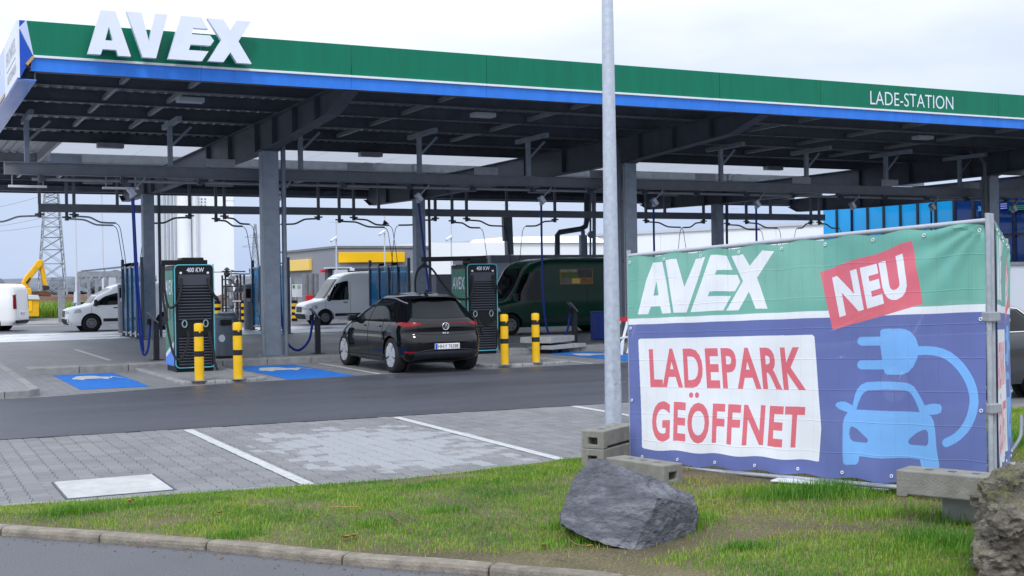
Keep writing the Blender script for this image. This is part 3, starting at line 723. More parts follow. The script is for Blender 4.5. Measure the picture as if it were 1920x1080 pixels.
for X in ROWX:
    sd_ = 1 if X < 10 else -1
    column(X, 30.4); column(X - 0.2, 45.6)
    mb = MB(); mb.tube([(X + sd_*.34, 30.3, 0.0), (X + sd_*.34, 30.3, 5.5), (X + sd_*.34, 30.5, 5.75), (X + sd_*.34, 30.9, 5.95)], 0.062, 10); mb.build('downpipe', 'column' if sd_ > 0 else 'rail', can, smooth=True)
    mb = MB(); mb.tube([(X + .16, 45.4, 0.0), (X + .16, 45.4, 5.8)], 0.055, 10); mb.build('downpipe', ST, can, smooth=True)
    for z in (0.6, 2.3, 4.0):
        mb = MB(); mb.box(X + min(sd_*.20, sd_*.42), X + max(sd_*.20, sd_*.42), 30.32, 30.36, z, z + .03); mb.build('pipe_clamp', ST, can)
    mb = MB(); mb.tube([(X - .25, 30.18, 0.1), (X - .25, 30.18, 5.0)], 0.018, 6); mb.build('cable_conduit', 'steel_light', can)
# purlins: cold formed channels, one per line
for Y in (24.35, 26.6, 28.9, 31.2, 33.9, 36.85, 42.95, 45.2, 47.5, 49.9, 52.1):
    x0 = CX0 + .1
    mb = MB(); mb.box(x0, CX1, Y - .012, Y + .012, ZB + .03, ZP - .012); mb.box(x0, CX1, Y - .05, Y + .05, ZB + .015, ZB + .03); mb.box(x0, CX1, Y - .05, Y + .05, ZP - .012, ZP)
    mb.build('purlin', 'steel_light' if Y == 42.95 else ST, can)  # purlin at the gap's rear is paler: skylight painted into its steel
# bridging bars between purlins
for X in (4.3, 5.7, 11.4, 14.9, 21.9, 25.6, 29.2, 36.5):
    for a, b in ((24.35, 26.6), (26.6, 28.9), (28.9, 31.2), (31.2, 33.9), (45.2, 47.5), (47.5, 49.9)):
        mb = MB(); mb.box(X - .04, X + .04, a + .055, b - .055, 5.93, 6.02); mb.build('bridging_bar', 'steel_light', can)
# trapezoidal roof sheets
def roof_sheet(x0, x1, y0, y1, z0):
    mb = MB(); n = round((x1 - x0) / 0.25); vs = []
    for i in range(n):
        x = x0 + i * 0.25
        for dx, dz in ((0, 0), (0.11, 0), (0.14, 0.04), (0.22, 0.04)): vs.append((x + dx, dz))
    vs.append((x0 + n * .25, 0))
    P = [(x, y0, z0 + z) for x, z in vs] + [(x, y1, z0 + z) for x, z in vs]; k = len(vs)
    mb.add(P, [(i, i+1, k+i+1, k+i) for i in range(k - 1)])
    return mb.build('roof_sheet', 'roofsheet', can, recalc=False)
xx = CX0 + .06
while xx < CX1 - .5:
    w = min(5.0, CX1 - .06 - xx)
    roof_sheet(xx, xx + w, 24.1, 36.92, ZP + .004); roof_sheet(xx, xx + w, 42.9, 52.25, ZP + .004); xx += w
roof_sheet(CX0 + .06, 4.4, 36.92, 42.9, ZP + .004)
for y0, y1 in ((36.90, 36.925), (42.895, 42.91)):
    mb = MB(); mb.box(4.3, CX1, y0, y1, ZB + .05, ZP + .05); mb.build('closing_strip', 'steel_light' if y0 > 40 else ST, can)  # rear strip paler too, continuing the painted skylight of the purlin
# translucent rooflight strip over the gap
xx = 4.42
while xx < CX1 - .2:
    w = min(2.9, CX1 - xx)
    mb = MB(); mb.box(xx, xx + w - .03, 36.95, 42.88, ZP + .03, ZP + .045); mb.build('rooflight_panel', 'skylight', can); xx += w
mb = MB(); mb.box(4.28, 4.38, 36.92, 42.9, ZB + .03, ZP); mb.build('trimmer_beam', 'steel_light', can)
# small lit-grey ridge brackets seen in the gap
for X in (9.0, 9.7, 15.5, 17.4, 25.4, 31.6):
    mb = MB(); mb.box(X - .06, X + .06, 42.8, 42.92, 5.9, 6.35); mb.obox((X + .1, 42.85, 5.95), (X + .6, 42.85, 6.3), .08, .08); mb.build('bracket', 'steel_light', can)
# ceiling lights
for X, Y in ((5.85, 27.2), (12.83, 27.2), (20.1, 27.2), (26.98, 27.2), (34.5, 27.2)):
    mb = MB(); mb.box(X - .28, X + .28, Y - .16, Y + .16, 5.74, 5.84); o = mb.build('ceiling_light', 'wallpale', can, bevel=.015)
    mb = MB(); mb.box(X - .22, X + .22, Y - .11, Y + .11, 5.732, 5.742); mb.build('diffuser', 'white', o)
for X in (5.62, 13.4, 21.4, 29.0):
    mb = MB(); mb.box(X - .36, X + .36, 36.5, 36.78, 5.72, 5.86); mb.build('floodlight', 'steel_light', can, bevel=.01)
# front rail on hangers
RY = 31.2
mb = MB(); mb.box(2.4, CX1, RY - .07, RY + .07, 4.46, 4.70); mb.box(2.4, CX1, RY - .11, RY + .11, 4.70, 4.715); mb.box(2.4, CX1, RY - .11, RY + .11, 4.445, 4.46)
mb.build('hose_rail', 'rail', can)
for k in range(13):
    X = 2.9 + 3.3 * k
    if X > CX1: break
    mb = MB(); mb.box(X - .055, X + .055, RY - .055, RY + .055, 4.715, 5.70); mb.box(X - .14, X + .14, RY - .10, RY + .10, 4.716, 4.735); mb.build('hanger_post', 'column', can)
    mb = MB(); mb.box(X - .06, X + .06, RY - 1.15, RY + 0.7, 5.702, 5.822); mb.build('hanger_bracket', 'column', can)
    mb = MB(); mb.obox((X + .05, RY, 5.25), (X + .52, RY, 5.72), .06, .06); mb.build('hanger_brace', 'column', can)
mb = MB(); mb.tube([(3.0, RY - .05, 4.34), (CX1, RY - .05, 4.34)], .038, 8); mb.build('supply_pipe', 'steel_light', can, smooth=True)
for k in range(22):
    X = 3.2 + 1.85 * k
    if X > CX1 - .5: break
    mb = MB(); mb.box(X - .05, X + .05, RY - .12, RY + .04, 4.28, 4.44); mb.cyl((X - .02, RY - .14, 4.34), (X + .1, RY - .14, 4.34), .05, n=8); mb.build('pipe_clamp', ST, can)
for X in (2.9, 5.0):
    mb = MB(); mb.box(X - .42, X + .42, RY - .13, RY + .0, 4.14, 4.19); o = mb.build('strip_light', 'white', can)
    mb = MB(); mb.box(X - .35, X - .33, RY - .08, RY - .06, 4.19, 4.445); mb.box(X + .33, X + .35, RY - .08, RY - .06, 4.19, 4.445); mb.build('light_bracket', 'steel_light', can)
for k in range(11):
    X = 3.40 + 3.66 * k
    if X > 40: break
    mb = MB(); mb.box(X, X + .72, RY - .11, RY - .085, 4.725, 4.94); mb.build('bay_sign', 'steel_light' if k else 'column', can, bevel=.004, seg=1)
# rear rail of the wash bays
WY = 47.0
mb = MB(); mb.box(4.72, 40.2, WY - .09, WY + .09, 4.50, 4.79); mb.build('boom_rail', 'rail', can)
WP = [4.76, 5.67, 5.92, 7.42, 10.02, 11.0, 11.32, 12.9, 15.0, 15.85, 16.45, 17.5, 19.95, 20.7, 21.35, 23.2, 25.5, 27.4, 30.1, 31.1, 33.2, 34.5, 35.6, 37.0, 39.4, 39.9]
for X in WP:
    mb = MB(); mb.box(X - .05, X + .05, WY - .05, WY + .05, 4.79, 5.83); mb.build('hanger_post', 'rail', can)
for X in (6.6, 10.9, 13.0, 16.2, 20.8, 24.2, 30.6, 35):
    mb = MB(); mb.box(X - .5, X + .5, 45.9, 46.0, 5.45, 5.52); mb.build('strip_light', 'steel_light', can)
# rear eaves
mb = MB(); mb.box(CX0 + .1, CX1, 52.32, 52.40, 5.55, 6.6); mb.build('rear_fascia', 'dark', can)
mb = MB(); mb.box(CX0 + .1, CX1, 51.9, 52.30, 5.60, 5.83); mb.build('rear_gutter', ST, can)

# ---- front fascia
FY = 24.0
xs = [2.36] + [2.36 + 3.02 * k for k in range(1, 14)]
for i, x in enumerate(xs[:-1]):
    x1 = min(xs[i+1], CX1 + .2)
    mb = MB()
    if i == 0:                                  # leaning left edge
        mb.prism([(2.375, 5.985), (x1 - .004, 5.985), (x1 - .004, 6.60), (2.265, 6.60)], lambda u, v, d: (u, d, v), FY, FY + .05)
    else: mb.box(x + .004, x1 - .004, FY, FY + .05, 5.985, 6.60)
    mb.build('green_panel', 'fgreen', can, bevel=.004, seg=1)
    mb = MB(); a = x + .003 if i else 2.33
    mb.prism([(0, 5.705), (-.0, 5.93), (.04, 5.93), (.04, 5.705)], lambda u, v, d: (d, FY + u + (5.93 - v) * 0.25, v), a, x1 - .003)
    mb.build('blue_panel', 'fblue', can)
    mb = MB(); mb.box(x + .001 if i else 2.37, x1 - .001, FY - .035, FY + .04, 5.935, 5.982); mb.build('white_trim', 'white', can, bevel=.008, seg=2)
    mb = MB(); mb.box(x + .001 if i else 2.30, x1 - .001, FY + .06, FY + .22, 5.700, 5.72); mb.build('soffit_trim', 'steel', can)
# folded corner: deep blue, pale triangle, deep blue
def flat(poly, name, mat, y0=FY + .004, y1=FY + .05):
    mb = MB(); mb.prism(poly, lambda u, v, d: (u, d, v), y0, y1); return mb.build(name, mat, can)
flat([(2.143, 6.60), (2.143, 6.47), (2.248, 6.60)], 'blue_corner_panel', 'fblue_dark')
flat([(2.146, 6.455), (2.358, 5.985), (2.372, 5.985), (2.262, 6.60), (2.252, 6.60)], 'pale_corner_panel', 'pale', FY + .001)
flat([(2.143, 6.44), (2.143, 5.56), (2.325, 5.93), (2.35, 5.985)], 'blue_corner_panel', 'fblue_dark')
mb = MB(); mb.obox((2.37, FY - .01, 5.955), (2.25, FY - .01, 5.80), .05, .05); mb.build('orange_trim', 'warm_orange', can)  # end of the white strip, warm reflected light painted as orange
# left end: white sign panels, soffit
for i, (y0, y1) in enumerate(((24.0, 26.70), (26.72, 30.6), (30.62, 36.0), (36.02, 42.0), (42.02, 47.5), (47.52, 52.3))):
    mb = MB(); mb.box(CX0 - .045, CX0, y0, y1, 5.56, 6.60); mb.build('side_panel', 'white_sign' if i == 0 else 'pale', can, bevel=.004, seg=1)
mb = MB(); mb.box(CX0 - .03, CX0 + .28, 24.06, 52.2, 5.535, 5.555); mb.build('soffit', 'fblue', can)
mb = MB(); mb.box(CX0 - .065, CX0 - .046, 26.72, 36.0, 5.60, 5.66); mb.build('orange_trim', 'warm_orange', can)
mb = MB(); mb.box(CX0 + .25, CX0 + .27, 24.1, 52.2, 5.557, 5.84); mb.build('soffit_return', ST, can)
def side_word(txt, y0, y1, z0, z1, mat):
    v, t = fit_text(txt, 0, 1, 0, 1, offset=0.0)
    mb = MB(); mb.add([(CX0 - .048, y1 + (y0 - y1) * p[0], z0 + (z1 - z0) * p[1]) for p in v], t); return mb.build('side_lettering', mat, can, recalc=False)
side_word('FRONKEL', 24.25, 26.3, 6.08, 6.36, 'greyink_pale'); side_word('AUTOWASH', 24.25, 26.1, 5.70, 5.88, 'greyink')
mb = MB(); mb.box(CX0 - .050, CX0 - .046, 24.3, 26.2, 5.97, 5.985); mb.build('side_rule', 'greyink', can)

# ---- raised AVEX letters
LET = {
 'A': [[(0, 0), (.315, .0), (.345, .115), (.36, .115), (.405, .30), (.40, .30), (.485, .60), (.485, 1), (.32, 1)],
       [(.485, 1), (.485, .60), (.575, .30), (.57, .30), (.655, .115), (.685, .0), (1, 0), (.65, 1)],
       [(.345, .115), (.655, .115), (.575, .30), (.405, .30)]],
}
def logo_polys(slant=True):
    """the four letters as clean closed outlines in unit boxes (with one hole in the A)"""
    A_ = [(0,0),(.30,0),(.345,.125),(.66,.125),(.70,0),(1,0),(.655,1),(.315,1)]
    Ah = [(.41,.33),(.585,.33),(.495,.64)]
    V_ = [(0,1),(.36,1),(.53,.37),(.69,1),(1,1),(.70,0),(.37,0)]
    E_ = [(0,0),(.70,0),(.84,.235),(.43,.235),(.47,.365),(.88,.365),(.96,.485),(.88,.60),(.50,.60),(.53,.745),(.84,.745),(.70,1),(.28,1)]
    X_ = [(0,0),(.35,0),(.51,.24),(.66,0),(1,0),(.70,.51),(1,1),(.66,1),(.51,.76),(.36,1),(0,1),(.31,.51)]
    return A_, Ah, V_, E_, X_
def solid_letter(name, poly, hole, fn, d0, d1, mat, parent, side=None):
    """raised letter from an outline and an optional hole"""
    bm = bmesh.new()
    def loop(pts): 
        vs = [bm.verts.new((u, v, 0)) for u, v in pts]; return [bm.edges.new((vs[i], vs[(i+1) % len(vs)])) for i in range(len(vs))]
    es = loop(poly) + (loop(hole) if hole else [])
    bmesh.ops.triangle_fill(bm, edges=es, use_beauty=True, use_dissolve=False)
    bm.verts.ensure_lookup_table(); bm.faces.ensure_lookup_table()
    V2 = [(v.co.x, v.co.y) for v in bm.verts]; T = [tuple(v.index for v in f.verts) for f in bm.faces]
    bd = [(e_.verts[0].index, e_.verts[1].index) for e_ in bm.edges if len(e_.link_faces) == 1]; bm.free()
    n = len(V2); mb = MB()
    mb.add([fn(u, v, d0) for u, v in V2] + [fn(u, v, d1) for u, v in V2], T + [tuple(i + n for i in t[::-1]) for t in T] + [(a, b, b + n, a + n) for a, b in bd])
    return mb.build(name, mat, parent)
A_, Ah, V_, E_, X_ = logo_polys()
LX = [(3.265, 4.03, 6.02, 6.83, A_, Ah), (3.965, 4.705, 6.02, 6.845, V_, None), (4.70, 5.52, 6.02, 6.845, E_, None), (5.445, 6.28, 6.03, 6.84, X_, None)]
SD = -0.30
for x0, x1, z0, z1, pl, ho in LX:
    if pl is E_: x1 = 5.60
    f_ = lambda u, v, d: (x0 + (x1 - x0) * u, d, z0 + (z1 - z0) * v)
    L_ = solid_letter('sign_letter', pl, ho, f_, FY + SD, FY + SD + .12, 'white_sign', can)
    mb = MB(); xm = (x0 + x1) / 2
    for dx in (-.12, .12): mb.box(xm + dx - .015, xm + dx + .015, FY + SD + .121, FY - .002, 6.25, 6.28)
    mb.build('standoff', 'steel', L_)
# LADE-STATION
v, t = fit_text('LADE-STATION', 22.06, 24.88, 6.085, 6.425, offset=-0.006)
mb = MB(); mb.add([(p[0], FY - .006, p[1]) for p in v], t); mb.build('station_lettering', 'white_sign', can, recalc=False)
# vent pipes on the roof behind the letters
for X, h in ((5.35, 7.35), (4.75, 6.95)):
    mb = MB(); mb.cyl((X + .45, 27.5, 6.19), (X + .45, 27.5, h), .035, n=8); mb.build('vent_pipe', 'steel_light', can)

# ------------------------------------------------------------------ hoses and booms (hang from the rails)
HX = [5.26, 8.88, 12.72, 16.45, 20.2, 23.95, 27.75, 31.2, 35.0]
def smooth_path(pts, n=10):
    P = [Vector(p) for p in pts]; out = []
    for i in range(len(P) - 1):
        a, b, c, d = P[max(i-1, 0)], P[i], P[i+1], P[min(i+2, len(P)-1)]
        for k in range(n):
            t = k / n; out.append(0.5 * ((2*b) + (c - a)*t + (2*a - 5*b + 4*c - d)*t*t + (3*b - a - 3*c + d)*t**3))
    out.append(P[-1]); return out
hose_lab = ['blue vacuum hose hanging slack beside the leftmost rear column', 'blue vacuum hose looped low just right of the big front column', 'blue vacuum hose hanging down over the column behind the black car', 'blue vacuum hose looped in front of the dark green van', 'blue vacuum hose just right of the lamp post above the banner edge', 'blue vacuum hose hanging above the raised letters AVEX on the banner', 'blue vacuum hose hanging in front of the bright blue panels', 'blue vacuum hose nearest the banner post, at the dark blue hall', 'blue vacuum hose beyond the banner post']
post_lab = ['black info post with slanted panel beside the first charger', 'black info post between the big column and the black car', 'black info post hidden behind the black car', 'black info post in front of the dark green van', 'black info post behind the banner']
for k, X in enumerate(HX):
    h = thing('vacuum_hose', hose_lab[k], 'hose', (X, RY - .08, 4.2), group='vacuum hoses on the front rail')
    pts = [(X, RY - .08, 4.0), (X + .03, RY - .08, 3.0), (X + .07, RY - .1, 1.6), (X + .13, RY - .12, .55), (X + .20, RY - .16, .14), (X + .30, RY - .2, .30), (X + .36, RY - .22, .98)] if k == 0 else \
          [(X, RY - .08, 4.0), (X + .0, RY - .08, 2.6), (X + .02, RY - .1, 1.1), (X + .14, RY - .12, .35), (X + .42, RY - .15, .10), (X + .70, RY - .18, .32), (X + .80, RY - .2, .75), (X + .82, RY - .22, 1.08)]
    if k == 2: pts = [(X, RY - .08, 4.0), (X + .15, RY - .08, 2.6), (X + .33, RY - .1, 1.1), (X + .45, RY - .12, .35), (X + .65, RY - .15, .10), (X + .9, RY - .18, .32), (X + 1.0, RY - .22, 1.05)]
    mb = MB(); mb.tube(smooth_path(pts), 0.028 if k == 0 else .032, 8); mb.build('hose', 'hose', h, smooth=True)
    if k == 0:
        mb = MB(); mb.tube(smooth_path([(X + .02, RY - .15, 4.0), (X + .09, RY - .14, 2.0), (X + .16, RY - .14, .9), (X + .2, RY - .15, .2)]), .024, 7); mb.build('hose', 'hose', h, smooth=True)
    mb = MB(); mb.obox((X + .32, RY - .1, 4.42), (X + .02, RY - .12, 4.12), .03, .03); mb.build('arm', 'steel_light', h)
    mb = MB(); mb.obox((X - .08, RY - .14, 4.16), (X + .06, RY - .14, 3.98), .16, .13); mb.cyl((X, RY - .1, 4.05), (X, RY - .09, 3.92), .06, n=8); mb.build('swivel_head', 'galv', h, bevel=.012)
    # info post with the hose holder
    px_ = X + (.42 if k == 0 else .86)
    if k < 5:
        p = thing('info_post', post_lab[k], 'post', (px_ + .06, RY - .25, 0), group='info posts for the vacuums')
        mb = MB(); mb.box(px_ - .0, px_ + .13, RY - .31, RY - .19, .015, .94); mb.build('post', 'dark', p, bevel=.01)
        mb = MB(); mb.box(px_ - .1, px_ + .23, RY - .38, RY - .12, 0, .015); mb.build('base_plate', 'dark', p)
        mb = MB(); mb.obox((px_ + .10, RY - .29, .90), (px_ - .13, RY - .29, 1.16), .22, .025); mb.build('panel', 'midgrey', p)
        mb = MB(); mb.cyl((px_ - .10, RY - .27, .86), (px_ - .10, RY - .27, 1.0), .05, n=8); mb.build('hose_holder', 'black', p)

# wash booms: S-bent arm on a pivot, thin lance hose falling from its end
BO = [(4.76, -1, 1.9, 0), (5.67, 1, 1.55, -.25), (5.92, 1, 1.45, .1), (10.02, -1, 1.5, 0), (11.0, 1, .95, -.2), (11.32, 1, 1.0, .2), (15.0, -1, 1.5, 0), (15.85, 1, 1.8, -.2), (16.45, 1, 1.55, .2), (19.95, -1, 1.6, 0), (20.7, 1, 1.15, -.2), (21.35, 1, 1.75, .2), (25.5, -1, 1.4, 0), (30.1, 1, 1.9, .1), (33.2, -1, 1.0, .2), (34.5, 1, 1.7, -.2), (35.6, 1, 1.95, .2), (39.4, -1, .8, 0), (39.9, 1, 1.2, 0)]
def side_txt(d): return 'left' if d < 0 else 'right'
bl = {0: 'leftmost swinging lance boom, pointing out past the left picture edge', 1: 'lower of two lance booms in front of the lattice pylon', 2: 'upper of two lance booms in front of the lattice pylon',
      3: 'lance boom pointing left behind the first charger in front of the white tower', 4: 'lower lance boom right of the white tower', 5: 'upper lance boom right of the white tower',
      6: 'lance boom pointing left over the grey station shop, beside the big column', 7: 'longer lance boom over the yellow sign of the shop', 8: 'lance boom with a wedge float over the yellow sign of the shop',
      9: 'lance boom pointing left from beside the second rear column', 10: 'shorter lance boom above the second charger', 11: 'longer lance boom above the second charger', 12: 'lance boom pointing left above the flue of the dark green van bay',
      13: 'lance boom right of the lamp post above the banner', 14: 'lance boom curving back beside the third rear column', 15: 'lower lance boom above the letters AVEX of the banner', 16: 'upper lance boom above the letters AVEX of the banner',
      17: 'short cranked lance boom at the rail end', 18: 'lance boom in front of the bright blue panels'}
for i, (X, d, L, dy) in enumerate(BO):
    b = thing('lance_boom', bl[i], 'wash boom', (X, WY, 4.4), group='swinging lance booms of the wash bays')
    z = 4.36 - (.10 if dy < 0 else 0)
    mb = MB(); mb.box(X - .05, X + .05, WY - .05, WY + .05, z + .02, 4.498); mb.cyl((X - .16, WY, z + .06), (X + .16, WY, z + .06), .03, n=8); mb.cyl((X, WY, z - .06), (X, WY, z + .1), .07, n=8)
    mb.build('pivot', 'steel', b)
    e_ = X + d * L
    pts = [(X, WY, z), (X + d*L*.28, WY + dy*.3, z - .02), (X + d*L*.40, WY + dy*.4, z - .05), (X + d*L*.58, WY + dy*.6, z - .18), (X + d*L*.70, WY + dy*.7, z - .22), (e_, WY + dy, z - .23)]
    mb = MB(); mb.tube(smooth_path(pts, 5), .034, 7); mb.build('arm', 'steel_light' if i < 3 else 'steel', b, smooth=True)
    zz = z - .23
    mb = MB(); mb.tube(smooth_path([(e_, WY + dy, zz), (e_ + d*.14, WY + dy, zz - .15), (e_ + d*.22, WY + dy, zz - .6), (e_ + d*.34, WY + dy, zz - 1.6), (e_ + d*.4, WY + dy + .3, 1.1)], 6), .013, 5); mb.build('lance_hose', 'rubber', b, smooth=True)
    if i == 8:
        mb = MB(); mb.prism([(0, 0), (.24, .02), (.06, .17)], lambda u, v, d_: (e_ - .25 + u, WY + dy + d_, zz + .03 + v), -.06, .06); mb.build('wedge', 'dark', b)
# ------------------------------------------------------------------ chargers
MAT['socketgrey'] = M('socket_grey_green', (0.22, 0.32, 0.32), 0.4)
def charger(x, y, z, label, arm_dir):
    c = thing('charging_station', label, 'charger', (x, y, z), group='charging stations')
    W, D, H = .80, .95, 2.10                    # body, local origin at front left bottom corner
    X0, Y0 = x, y
    def B(mb, name, mat, parent=c, **k): return mb.build(name, mat, parent, **k)
    mb = MB(); mb.box(X0 + .03, X0 + W - .03, Y0 + .05, Y0 + D, z, z + .10); B(mb, 'plinth', 'black')
    mb = MB(); mb.box(X0, X0 + W, Y0 + .06, Y0 + D, z + .10, z + 2.14); B(mb, 'cabinet', 'dark', bevel=.05, seg=3)
    # coloured side skins
    for sx, xa in ((-1, X0 - .006), (1, X0 + W + .001)):
        mb = MB(); mb.box(xa, xa + .005, Y0 + .10, Y0 + D - .06, z + .62, z + 2.04); sk = B(mb, 'side_skin', 'cgreen')
        mb = MB(); s0, s1 = Y0 + .10, Y0 + D - .06
        mb.prism([(s0, z + .12), (s1, z + .12), (s1, z + .26), (s0, z + .50)], lambda u, v, d: (d, u, v), xa, xa + .005); B(mb, 'blue_skin', 'fblue')
        mb = MB(); mb.prism([(s0, z + .503), (s1, z + .263), (s1, z + .35), (s0, z + .617)], lambda u, v, d: (d, u, v), xa, xa + .005); B(mb, 'white_stripe', 'white')
        mb = MB(); mb.prism([(s1, z + .353), (s1, z + .617), (s0, z + .619)], lambda u, v, d: (d, u, v), xa, xa + .005); B(mb, 'side_skin', 'cgreen')
    v, t = fit_text('AVEX', 0, 1, 0, 1, offset=.02, shear=0.1)
    mb = MB(); mb.add([(X0 - .0085, Y0 + D - .10 + (-D + .22) * p[0], z + 1.55 + .30 * p[1]) for p in v], t); B(mb, 'lettering', 'white_sign', recalc=False)
    mb = MB(); mb.box(X0 - .016, X0 - .007, Y0 + .42, Y0 + .60, z + 1.05, z + 1.30); q = B(mb, 'card_reader', 'midgrey', bevel=.006)
    mb = MB(); mb.box(X0 - .022, X0 - .007, Y0 + .62, Y0 + .78, z + 1.02, z + 1.36); q = B(mb, 'reader_screen', 'black', bevel=.006)
    # front: black shell with teal outline
    def rr(x0, x1, z0, z1, r, n=5):
        out = []
        for cx, cz, a0 in ((x1 - r, z0 + r, -90), (x1 - r, z1 - r, 0), (x0 + r, z1 - r, 90), (x0 + r, z0 + r, 180)):
            for k in range(n + 1): a = R(a0 + 90 * k / n); out.append((cx + r * math.cos(a), cz + r * math.sin(a)))
        return out
    mb = MB(); mb.prism(rr(X0 + .004, X0 + W - .004, z + .075, z + 2.155, .09), lambda u, v, d: (u, d, v), Y0 + .0, Y0 + .058); B(mb, 'front_shell', 'black')
    out = rr(X0 + .012, X0 + W - .012, z + .085, z + 2.145, .085)
    mb = MB(); mb.tube([(u, Y0 - .004, v) for u, v in out] + [(out[0][0], Y0 - .004, out[0][1])], .012, 6); B(mb, 'teal_outline', 'teal', smooth=True)
    mb = MB(); mb.box(X0 + .085, X0 + W - .085, Y0 - .010, Y0 - .001, z + 1.735, z + 1.95); B(mb, 'display_panel', 'charcoal_panel', bevel=.004)
    v, t = fit_text('400 KW', X0 + .25, X0 + .60, z + 2.0, z + 2.09, offset=.008, shear=.1)
    mb = MB(); mb.add([(p[0], Y0 - .0045, p[1]) for p in v], t); B(mb, 'power_lettering', 'white_sign', recalc=False)
    mb = MB(); mb.box(X0 + .085, X0 + W - .085, Y0 - .010, Y0 - .001, z + .71, z + 1.01); B(mb, 'socket_panel', 'black', bevel=.004)
    # louvres
    def louvre(zz):
        mb = MB(); mb.prism([(0, 0), (-.012, .004), (-.040, .028), (-.036, .040), (0, .046)], lambda u, v, d: (d, Y0 + u, zz + v), X0 + .075, X0 + W - .075)
        return mb
    for k in range(12): B(louvre(z + 1.025 + k * .0585), 'louvre', 'charcoal_panel')
    for k in range(10): B(louvre(z + .125 + k * .0575), 'louvre', 'charcoal_panel')
    # sockets with plugs, cables
    for s_, sxx in ((0, X0 + .19), (1, X0 + W - .19)):
        ring = [(sxx + .046 * math.cos(a), Y0 - .03, z + .965 + .07 * math.sin(a)) for a in np.linspace(0, 2 * math.pi, 13)]
        mb = MB(); mb.tube(ring, .013, 6); so = B(mb, 'socket_ring', 'socketgrey', smooth=True)
        mb = MB(); mb.box(sxx - .034, sxx + .034, Y0 - .10, Y0 - .011, z + .92, z + 1.0); mb.obox((sxx, Y0 - .10, z + .95), (sxx + .03, Y0 - .13, z + .80), .06, .06); B(mb, 'plug', 'black', so, bevel=.015)
        mb = MB(); mb.cyl((sxx + .04, Y0 - .14, z + .66), (sxx + .04, Y0 - .14, z + .70), .03, n=8); B(mb, 'cable_collar', 'white', so)
    for lx in (X0 + .13, X0 + W - .13):
        mb = MB(); mb.cyl((lx, Y0 - .03, z + 1.985), (lx, Y0 - .002, z + 1.985), .024, n=10); B(mb, 'lamp_cap', 'white')
    # cable management on the roof
    mb = MB(); mb.box(X0 + .22, X0 + .66, Y0 + .25, Y0 + .75, z + 2.145, z + 2.30); B(mb, 'arm_housing', 'black', bevel=.03)
    if arm_dir == 0:
        mb = MB(); mb.box(X0 - .18, X0 + .74, Y0 + .30, Y0 + .40, z + 2.15, z + 2.25); B(mb, 'cable_arm', 'black', bevel=.01)
        mb = MB(); mb.tube(smooth_path([(X0 - .15, Y0 + .34, z + 2.18), (X0 - .17, Y0 + .30, z + 1.6), (X0 - .13, Y0 + .05, z + .9), (X0 - .06, Y0 - .10, z + .40), (X0 + .05, Y0 - .15, z + .26), (X0 + .17, Y0 - .16, z + .42), (X0 + .24, Y0 - .15, z + .68), (X0 + .22, Y0 - .13, z + .82)]), .024, 7); B(mb, 'cable', 'rubber', smooth=True)
        mb = MB(); mb.tube(smooth_path([(X0 + .13, Y0 - .02, z + 1.88), (X0 + .12, Y0 - .08, z + 1.66), (X0 + .05, Y0 - .10, z + 1.42), (X0 - .05, Y0 - .04, z + 1.30), (X0 - .11, Y0 + .12, z + 1.36), (X0 - .14, Y0 + .28, z + 1.75), (X0 - .13, Y0 + .34, z + 2.16)]), .024, 7); B(mb, 'cable', 'rubber', smooth=True)
    else:
        mb = MB(); mb.obox((X0 - .85, Y0 + .75, z + 2.28), (X0 + .70, Y0 + .42, z + 2.30), .10, .11); B(mb, 'cable_arm', 'black', bevel=.01)
        mb = MB(); mb.prism([(-.13, 0), (.13, 0), (.0, .13)], lambda u, v, d: (X0 - .80 + u, Y0 + .72 + d, z + 2.08 + v), -.03, .03); B(mb, 'cable_hanger', 'black')
        mb = MB(); mb.tube(smooth_path([(X0 + .13, Y0 - .02, z + 1.88), (X0 + .11, Y0 - .09, z + 1.55), (X0 + .0, Y0 - .06, z + 1.34), (X0 - .2, Y0 + .25, z + 1.36), (X0 - .42, Y0 + .5, z + 1.70), (X0 - .62, Y0 + .66, z + 2.05), (X0 - .80, Y0 + .72, z + 2.12), (X0 - .98, Y0 + .74, z + 1.95), (X0 - 1.02, Y0 + .72, z + 1.5), (X0 - .88, Y0 + .6, z + .9)]), .026, 7); B(mb, 'cable', 'rubber', smooth=True)
        mb = MB(); mb.tube(smooth_path([(X0 + .22, Y0 - .14, z + .82), (X0 + .27, Y0 - .22, z + .60), (X0 + .2, Y0 - .35, z + .52), (X0 + .08, Y0 - .6, z + .66), (X0 - .04, Y0 - 1.5, z + .78)]), .022, 7); B(mb, 'cable', 'rubber', smooth=True)
    mb = MB(); mb.tube(smooth_path([(X0 + W - .13, Y0 - .02, z + 1.88), (X0 + W - .11, Y0 - .09, z + 1.70), (X0 + W - .02, Y0 - .10, z + 1.52), (X0 + W + .07, Y0 - .05, z + 1.42)]), [.026]*20 + [.03, .034, .038, .040, .040, .038, .034, .03, .026, .02, .012], 7); B(mb, 'cable', 'rubber', smooth=True)
    mb = MB(); mb.tube(smooth_path([(X0 + W - .15, Y0 - .13, z + .80), (X0 + W - .13, Y0 - .16, z + .64), (X0 + W - .07, Y0 - .16, z + .40), (X0 + W - .06, Y0 - .16, z + .2), (X0 + W + .0, Y0 - .18, z + .03)]), .026, 7); B(mb, 'cable', 'rubber', smooth=True)
    return c
c1 = G(329, 699, .05)
charger(c1.x, c1.y, .055, 'green and black charging station with 400 KW lettering, behind two yellow bollards', 0)
c2 = A(876, 660, 27.0)
charger(c2.x, 26.95, .055, 'green and black charging station with raised cable arm beside the parked black car', 1)

